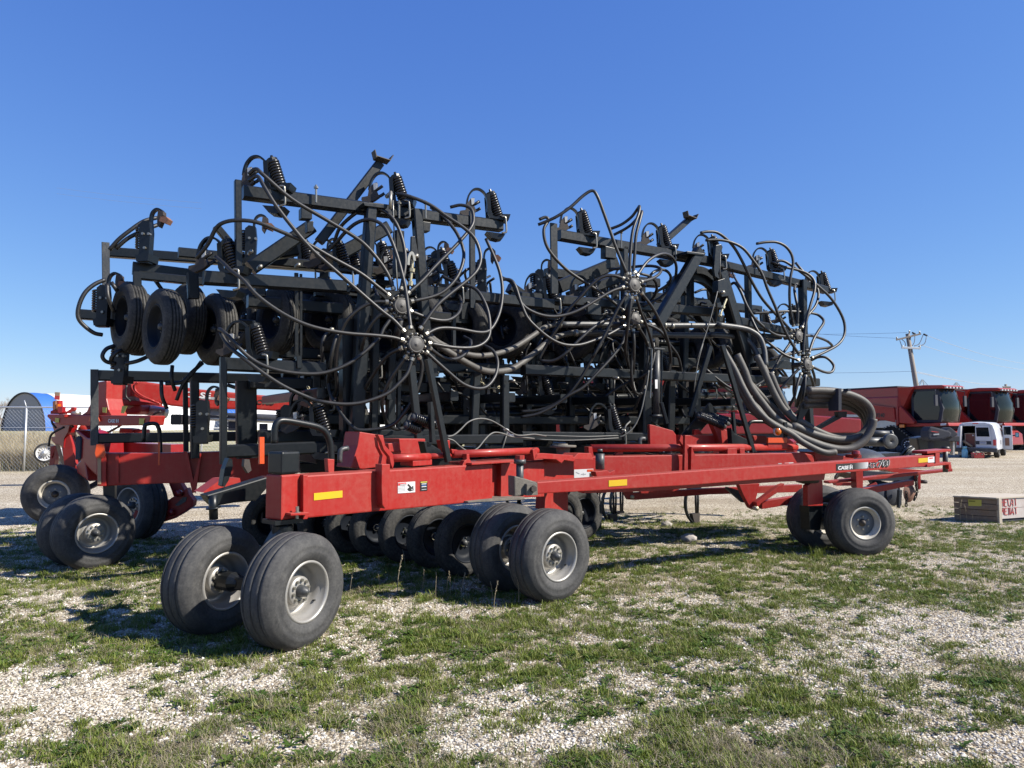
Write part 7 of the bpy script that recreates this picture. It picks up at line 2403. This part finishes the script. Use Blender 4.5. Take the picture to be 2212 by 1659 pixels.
# ------------------------------------------------------------------ VAN
def van():
    g = gnd(2110, 989)
    hx_, hy_ = unit(.64, .77)
    root = empty('cargo_van', (g.x, g.y, 0), 'white cargo van with its left rear door open and tools on the ground behind it', 'van')
    root.rotation_euler = (0, 0, math.atan2(hx_ * -1, hy_))
    # local: x right, y forward, z up
    s_ = .0229 * 1.0
    Wd = .88
    def sect(y, k=1.0, top=1.80, lift=0.0, belt=.98):
        h = [(-Wd * k, .42), (-Wd * k * 1.01, .75), (-Wd * k, belt), (-Wd * k * .93, 1.35), (-Wd * k * .80, top - .10), (-Wd * k * .68, top - .02), (0, top + .02),
             (Wd * k * .68, top - .02), (Wd * k * .80, top - .10), (Wd * k * .93, 1.35), (Wd * k, belt), (Wd * k * 1.01, .75), (Wd * k, .42)]
        return [(x_, y, z_ + lift) for x_, z_ in h]
    secs = [sect(0.0, .97, 1.76), sect(.12, 1.0, 1.79), sect(1.6, 1.0, 1.82), sect(3.0, 1.0, 1.80), sect(3.4, .99, 1.72, 0), sect(4.0, .96, 1.12, 0, .92), sect(4.75, .9, .98, 0, .8)]
    V = [q for s in secs for q in s]
    m_ = 13
    F = [(i * m_ + j, i * m_ + j + 1, (i + 1) * m_ + j + 1, (i + 1) * m_ + j) for i in range(len(secs) - 1) for j in range(m_ - 1)]
    F.append(tuple(range((len(secs) - 1) * m_, len(secs) * m_)))
    mk('body', V, F, VANW, root, True, True)
    def P2(name, pts, y0, y1, mat, bev=.01, parent=None):
        n = len(pts)
        V = [(a, y0, b) for a, b in pts] + [(a, y1, b) for a, b in pts]
        F = [tuple(range(n)), tuple(range(2 * n - 1, n - 1, -1))] + [(i, i + n, (i + 1) % n + n, (i + 1) % n) for i in range(n)]
        o = mk(name, V, F, mat, parent or root, False, True)
        if bev: bevel(o, bev)
        return o
    P2('rear_frame', [(-.86, .45), (-.87, .95), (-.79, 1.40), (-.70, 1.68), (-.56, 1.68), (-.60, 1.4), (-.62, .55), (-.62, .45)], -.03, .05, VANW)
    P2('rear_frame', [(-.62, 1.62), (-.66, 1.70), (-.4, 1.78), (.4, 1.78), (.66, 1.70), (.62, 1.62)], -.03, .05, VANW)
    P2('rear_frame', [(.86, .45), (.87, .95), (.79, 1.40), (.70, 1.68), (.62, 1.64), (.64, 1.3), (.66, .55), (.66, .45)], -.03, .05, VANW)
    P2('brake_light', [(-.13, 1.72), (-.12, 1.77), (.12, 1.77), (.13, 1.72)], -.05, -.01, LRED)
    d = P2('rear_door', [(-.02, .52), (-.02, 1.62), (.60, 1.62), (.64, 1.3), (.66, .52)], -.05, .03, VANW, .015)
    P2('window', [(.03, 1.08), (.02, 1.54), (.54, 1.54), (.58, 1.08)], -.06, -.045, GLASS, .004, d)
    P2('trim', [(-.02, .68), (-.02, .86), (.64, .86), (.64, .68)], -.06, -.045, TROUS, .004, d)
    pl__ = P2('number_plate', [(.15, .69), (.15, .84), (.44, .84), (.44, .69)], -.07, -.055, LSILV, .004, d)
    for k in range(6):
        P2('print', [(.18 + k * .04, .73), (.18 + k * .04, .80), (.20 + k * .04, .80), (.20 + k * .04, .73)], -.074, -.07, LBLUE, 0, d)
    d = P2('rear_door', [(-.64, .52), (-.60, 1.62), (-.565, 1.62), (-.60, .52)], -.62, .0, VANW, .01)
    P2('door_latch', [(-.60, .9), (-.57, .9), (-.57, 1.1), (-.60, 1.1)], -.2, -.1, TROUS, 0, d)
    # interior
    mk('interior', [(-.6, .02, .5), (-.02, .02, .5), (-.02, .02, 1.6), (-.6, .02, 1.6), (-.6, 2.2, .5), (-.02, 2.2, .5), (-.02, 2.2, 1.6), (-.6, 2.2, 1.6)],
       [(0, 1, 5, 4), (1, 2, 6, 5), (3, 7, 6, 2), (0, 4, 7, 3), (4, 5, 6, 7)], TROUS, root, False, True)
    for sx in (-1, 1):
        lo, hi = (-.85, -.74) if sx < 0 else (.72, .84)
        P2('tail_lamp', [(lo, .64), (lo, .93), (hi, .93), (hi, .64)], -.07, -.02, LRED, .01)
    P2('bumper', [(-.88, .30), (-.90, .50), (.90, .50), (.88, .30)], -.22, .0, GREYP, .03)
    P2('step_pad', [(-.88, .50), (-.86, .515), (.86, .515), (.88, .50)], -.22, -.02, LGREY, 0)
    P2('mud_flap', [(-.84, .10), (-.84, .28), (-.56, .28), (-.56, .10)], .25, .27, ALU, 0)
    P2('hitch', [(.1, .18), (.1, .28), (.6, .28), (.6, .18)], .0, .2, RUST, .01)
    for y in (.95, 3.9):
        for sx in (-1, 1):
            o = mk('tyre', *lathe([(.17, .1), (.24, .12), (.31, .10), (.325, .06), (.325, -.06), (.31, -.10), (.24, -.12), (.17, -.1)], (sx * .76, y, .325), (1, 0, 0), 28), TYRE, root, True, True)
            mk('rim', *lathe([(.18, .1), (.15, .06), (.06, .08), (0, .09)], (sx * .76, y, .325), (sx, 0, 0), 20), CREAM, o, True, True)
    # side door opening and swung front door on the right
    mk('side_window', [(.905, 3.35, 1.05), (.905, 2.5, 1.05), (.83, 2.5, 1.55), (.83, 3.15, 1.55)], [(0, 1, 2, 3)], GLASS, root, False, True)
    # swung-open side door
    V, F = box((1.10, 2.55, 1.0), .42, .05, 1.25)
    d = mk('side_door', V, F, VANW, root, False, True); bevel(d, .03)
    mk('window', *box((1.10, 2.515, 1.36), .30, .02, .42), GLASS, d, False, True)
    mk('door_pocket', *box((1.08, 2.51, .78), .18, .03, .4), RUST, d, False, True)
    mk('mirror', *join(tube([(.9, 3.4, 1.05), (1.42, 3.3, 1.12)], .03, 6), box((1.46, 3.28, 1.14), .16, .10, .26)), TROUS, root, False, True)
    mk('mirror_glass', *box((1.46, 3.225, 1.14), .12, .01, .2), JUG, root, False, True)
    mk('fuel_flap', *box((.895, 1.55, .78), .01, .16, .2), TROUS, root, False, True)
    root.scale = (.98, .98, .98)
    return root


VN = van()
VD = gnd(2110, 989).y


def atground(u, v, dz=0):
    return gnd(u, v)


# cargo lying in the van doorway (things of their own)
Rz = VN.rotation_euler.z
def vanpt(x, y, z):
    return VN.matrix_basis @ Vector((x, y, z)) if False else Vector(VN.location) + Vector((x * math.cos(Rz) - y * math.sin(Rz), x * math.sin(Rz) + y * math.cos(Rz), z)) * .98
pn = empty('framed_board', vanpt(-.28, .2, .5), 'brown board with a pale edge standing in the open van doorway', 'board', rz=Rz)
mk('board', *box((0, 0, .35), .40, .03, .68), BROWN, pn, False, True)
for (cx, cz, w__, h__) in ((-.21, .35, .03, .72), (.21, .35, .03, .72), (0, .71, .45, .03), (0, .0, .45, .03)):
    mk('frame', *box((cx, -.005, cz), w__, .05, h__), WOODL, pn, False, True)
mk('sticker', *box((.13, -.02, .62), .07, .006, .07), WHITE, pn, False, True)
rl = mk('cardboard_roll', *tube([vanpt(-.56, -.05, .85), vanpt(-.18, .05, .55)], .06, 12), CARD, None, True)
tag(rl, 'brown cardboard tube leaning across the van doorway', 'tube')

# blue jug
g = gnd(2084.5, 989)
ju = empty('gas_cylinder', g, 'light blue gas cylinder standing on the gravel behind the van', 'gas cylinder')
mk('bottle', *lathe([(0, .0), (.12, .0), (.135, .03), (.135, .34), (.11, .42), (.05, .46), (0, .46)], (0, 0, 0), (0, 0, 1), 24), JUG, ju, True, True)
mk('collar', *lathe([(.10, .44), (.11, .56), (.10, .57), (.09, .45)], (0, 0, 0), (0, 0, 1), 18, True), JUG, ju, True, True)
mk('valve', *lathe([(0, .45), (.02, .45), (.025, .52), (0, .53)], (0, 0, 0), (0, 0, 1), 10), STEEL, ju, True, True)
# red toolbox and rag
g = gnd(2112, 990)
tb = empty('toolbox', g, 'low red metal toolbox on the gravel beside the blue cylinder', 'toolbox')
o = mk('case', *box((0, 0, .12), .50, .24, .22), RED2, tb, False, True); bevel(o, .015)
mk('lid', *box((0, 0, .245), .51, .25, .03), LRED, tb, False, True)
mk('latch', *box((-.15, -.125, .2), .04, .01, .05), STEEL, tb, False, True)
mk('latch', *box((.15, -.125, .2), .04, .01, .05), STEEL, tb, False, True)
mk('handle', *tube([(-.1, 0, .26), (-.09, 0, .31), (.09, 0, .31), (.1, 0, .26)], .012, 6), TROUS, tb, True, True)
V, F = [], []
for i in range(9):
    for j in range(7):
        x_, y_ = -.22 + i * .055, -.14 + j * .045
        V.append((g.x + x_ + .02, g.y + y_, .29 + .05 * math.sin(i * 1.3 + j) * math.cos(j * 1.7) + .03 - .02 * abs(i - 4)))
for i in range(8):
    for j in range(6):
        q = i * 7 + j
        F.append((q, q + 1, q + 8, q + 7))
rg = mk('rag', V, F, CLOTH, None, True)
rg.modifiers.new('thickness', 'SOLIDIFY').thickness = .015
tag(rg, 'crumpled grey rag lying on top of the red toolbox', 'rag')

# ------------------------------------------------------------------ person behind the van door
def person(px_, py_, rz, name_label):
    root = empty('person', (px_, py_, 0), name_label, 'person', rz=rz)
    J = {'pelvis': (0, 0, .93, .13), 'chest': (0, .02, 1.22, .15), 'neckb': (0, .02, 1.42, .07), 'neck': (0, .03, 1.50, .055), 'head': (0, .05, 1.60, .095), 'crown': (0, .05, 1.70, .085)}
    for s, nm in ((-1, 'l'), (1, 'r')):
        J[nm + 'hip'] = (s * .10, 0, .88, .095); J[nm + 'knee'] = (s * .12, .03 + .06 * s, .48, .06); J[nm + 'ank'] = (s * .13, .0 + .1 * s, .09, .042); J[nm + 'toe'] = (s * .15, .2 + .1 * s, .04, .04)
        J[nm + 'sh'] = (s * .19, .02, 1.37, .06); J[nm + 'elb'] = (s * .27, .08, 1.12, .042); J[nm + 'wr'] = (s * .22, .30, 1.02, .03); J[nm + 'hand'] = (s * .20, .38, 1.02, .034)
        for f in range(4):
            J[nm + 'f%d' % f] = (s * .20 + (f - 1.5) * .02, .41, 1.015, .011); J[nm + 'g%d' % f] = (s * .20 + (f - 1.5) * .022, .455 - abs(f - 1.5) * .006, .99, .009)
        J[nm + 'th'] = (s * .20 - s * .045, .40, 1.02, .011)
    E = [('pelvis', 'chest'), ('chest', 'neckb'), ('neckb', 'neck'), ('neck', 'head'), ('head', 'crown')]
    for nm in 'lr':
        E += [('pelvis', nm + 'hip'), (nm + 'hip', nm + 'knee'), (nm + 'knee', nm + 'ank'), (nm + 'ank', nm + 'toe'), ('neckb', nm + 'sh'), (nm + 'sh', nm + 'elb'), (nm + 'elb', nm + 'wr'), (nm + 'wr', nm + 'hand'), (nm + 'hand', nm + 'th')]
        for f in range(4): E += [(nm + 'hand', nm + 'f%d' % f), (nm + 'f%d' % f, nm + 'g%d' % f)]
    keys = list(J)
    me = bpy.data.meshes.new('body')
    me.from_pydata([J[k][:3] for k in keys], [(keys.index(a), keys.index(b)) for a, b in E], [])
    o = bpy.data.objects.new('body', me); COL.objects.link(o)
    o.modifiers.new('skin', 'SKIN')
    sk = me.skin_vertices[0].data if len(me.skin_vertices) else None
    if sk is None:
        bm = bmesh.new(); bm.from_mesh(me); bm.verts.layers.skin.verify(); bm.to_mesh(me); bm.free()
        sk = me.skin_vertices[0].data
    for i, k in enumerate(keys):
        sk[i].radius = (J[k][3], J[k][3])
        sk[i].use_root = (k == 'pelvis')
    sb = o.modifiers.new('sub', 'SUBSURF'); sb.levels = 1; sb.render_levels = 1
    dg = bpy.context.evaluated_depsgraph_get(); dg.update()
    m2 = bpy.data.meshes.new_from_object(o.evaluated_get(dg))
    bpy.data.objects.remove(o)
    for mt in (TROUS, HIVIS, SKIN, DARKIRON): m2.materials.append(mt)
    for pg in m2.polygons:
        z = pg.center.z; x_ = abs(pg.center.x)
        pg.material_index = 3 if z < .12 else 0 if z < .95 and x_ < .19 and pg.center.y < .28 else 2 if (z > 1.46 or pg.center.y > .27) else 1
    m2.polygons.foreach_set('use_smooth', [True] * len(m2.polygons))
    b = bpy.data.objects.new('body', m2); COL.objects.link(b); b.parent = root
    mk('cap', *lathe([(0, .12), (.07, .10), (.105, .03), (.108, 0)], (0, .045, 1.655), (0, 0, 1), 16), TROUS, root, True, True)
    mk('nose', *tube([(0, .13, 1.61), (0, .165, 1.585)], .013, 5), SKIN, root, True, True)
    return root
pq = gnd(2175, 989)
person(pq.x + .0, pq.y + 1.6, Rz + 2.6, 'person in dark trousers and a yellow high-visibility top half hidden behind the open van door')

# ------------------------------------------------------------------ wooden crate
A_ = gnd(*d2((492, 935))[0]); B_ = gnd(*d2((1592, 1012))[0])
cr = empty('wooden_crate', (B_.x, B_.y, 0), 'weathered wooden crate with a yellow sticker and red painted letters on its white end', 'crate')
zt = DEP(B_.y).at(*d2((1575, 392))[0]).z
dl = (A_ - B_); Ls = dl.length; dl.normalize()
CPn = VPlane((A_.x, A_.y), (B_.x, B_.y))
# end face direction (to the right, slightly toward the back)
er = Vector((.93, .36, 0)).normalized()
We = 1.05
nb = 4
ys = [0, .10, .23, .36, 1.0]
hgt = zt
for k in range(4):
    z0, z1 = hgt * (k / 4 + .012), hgt * ((k + 1) / 4 - .006)
    wob = .006 * math.sin(k * 2.1)
    c0 = (A_ + B_) / 2 + Vector((0, 0, (z0 + z1) / 2))
    o = mk('plank', *bar(A_ + Vector((0, 0, (z0 + z1) / 2)) + CPn.n * (.012 + wob), B_ + Vector((0, 0, (z0 + z1) / 2)) + CPn.n * (.012 + wob), .025, z1 - z0), WOOD, cr)
Eb = B_ + er * We
ENDB = paint('chalky_board', (0.50, 0.46, 0.43), 0.8, 0.5, (0.36, 0.26, 0.22), 9, bump=.5)
PE = VPlane((B_.x, B_.y), (Eb.x, Eb.y))
for k in range(2):
    z0, z1 = hgt * (.16 + .42 * k), hgt * (.16 + .42 * (k + 1) - .012)
    mk('end_board', *bar(B_ + er * .06 + Vector((0, 0, (z0 + z1) / 2)) + PE.n * .03, Eb + er * -.22 + Vector((0, 0, (z0 + z1) / 2)) + PE.n * .03, .02, z1 - z0), ENDB, cr)
mk('corner_post', *box(B_ + Vector((0, 0, hgt / 2)) + er * .02, .06, .05, hgt + .01, .3), WOODL, cr)
mk('corner_post', *box(Eb + Vector((0, 0, hgt / 2)) - er * .18, .06, .05, hgt, .3), WOOD, cr)
mk('corner_post', *box(Eb + Vector((0, 0, hgt / 2)) - er * .06, .07, .05, hgt + .02, .3), WOODL, cr)
nrm = PE.n
dback = (A_ - B_).normalized()
# lid planks: sagging light boards
for k in range(5):
    t0, t1 = k / 5 + .004, (k + 1) / 5 - .004
    a0 = B_ + dl * Ls * t0; a1_ = B_ + dl * Ls * t1
    e_ = er * (We + .05)
    zz = hgt + .012 + .006 * math.sin(k * 3)
    V = [a0 - er * .03 + Vector((0, 0, zz)), a1_ - er * .03 + Vector((0, 0, zz)), a1_ + e_ + Vector((0, 0, zz + .004)), a0 + e_ + Vector((0, 0, zz))]
    V2 = [v - Vector((0, 0, .022)) for v in V]
    mk('lid_plank', V + V2, [(0, 3, 2, 1), (4, 5, 6, 7), (0, 1, 5, 4), (1, 2, 6, 5), (2, 3, 7, 6), (3, 0, 4, 7)], WOODL, cr)
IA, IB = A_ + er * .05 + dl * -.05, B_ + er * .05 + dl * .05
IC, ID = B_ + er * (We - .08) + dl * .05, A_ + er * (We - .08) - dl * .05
mk('gap_shade_box', [q + Vector((0, 0, z_)) for z_ in (.01, hgt * .98) for q in (IA, IB, IC, ID)], [(0, 1, 5, 4), (1, 2, 6, 5), (2, 3, 7, 6), (3, 0, 4, 7), (4, 5, 6, 7)], TROUS, cr)  # dark box added inside so the gaps between planks look shaded
stk = mk('sticker', *prism(d2((832, 420), (1160, 430), (1160, 583), (835, 575)), CPn, -.006, .003), STRAWYEL, cr)
mk('print', *prism(d2((850, 440), (1005, 448), (1005, 485), (850, 478)), CPn, -.008, .002), paint('olive_print', (.25, .23, .03), .6, 0), cr)
for k in range(3):
    mk('print', *prism(d2((850, 500 + k * 22), (1130, 508 + k * 22), (1130, 514 + k * 22), (850, 506 + k * 22)), CPn, -.008, .002), STRAWYEL, cr)
PE2 = PE
SPRAY = paint('red_spray', (.48, .05, .05), .8, .5, (.45, .25, .22), 12)
for row in (0, 1):
    b_ = 590 if row == 0 else 790
    h_ = 205 if row == 0 else 185
    txt = 'HEAD' if row == 0 else 'SIDE'
for strokes in ([(1650, 420), (1660, 590)], [(1650, 500), (1700, 480)], [(1695, 400), (1705, 590)], [(1730, 400), (1735, 580), (1790, 590)], [(1730, 400), (1790, 420)], [(1730, 490), (1775, 490)],
                [(1810, 400), (1830, 560), (1870, 580)], [(1880, 590), (1905, 420), (1940, 440), (1945, 590)], [(1890, 520), (1940, 520)], [(1950, 380), (2035, 370)], [(2000, 400), (2010, 570)],
                [(1645, 640), (1690, 690), (1650, 780)], [(1700, 620), (1720, 790)], [(1740, 640), (1800, 630)], [(1740, 640), (1745, 800), (1810, 790)], [(1745, 710), (1790, 705)], [(1835, 620), (1845, 800)],
                [(1870, 620), (1875, 790)], [(1895, 790), (1930, 630), (1965, 790)], [(1905, 740), (1955, 735)], [(2010, 620), (2020, 780)], [(1985, 625), (2040, 615)]):
    mk('lettering', *strap([PE.at(*z, .014) for z in d2(*strokes)], PE.n, .006, .011), SPRAY, cr)
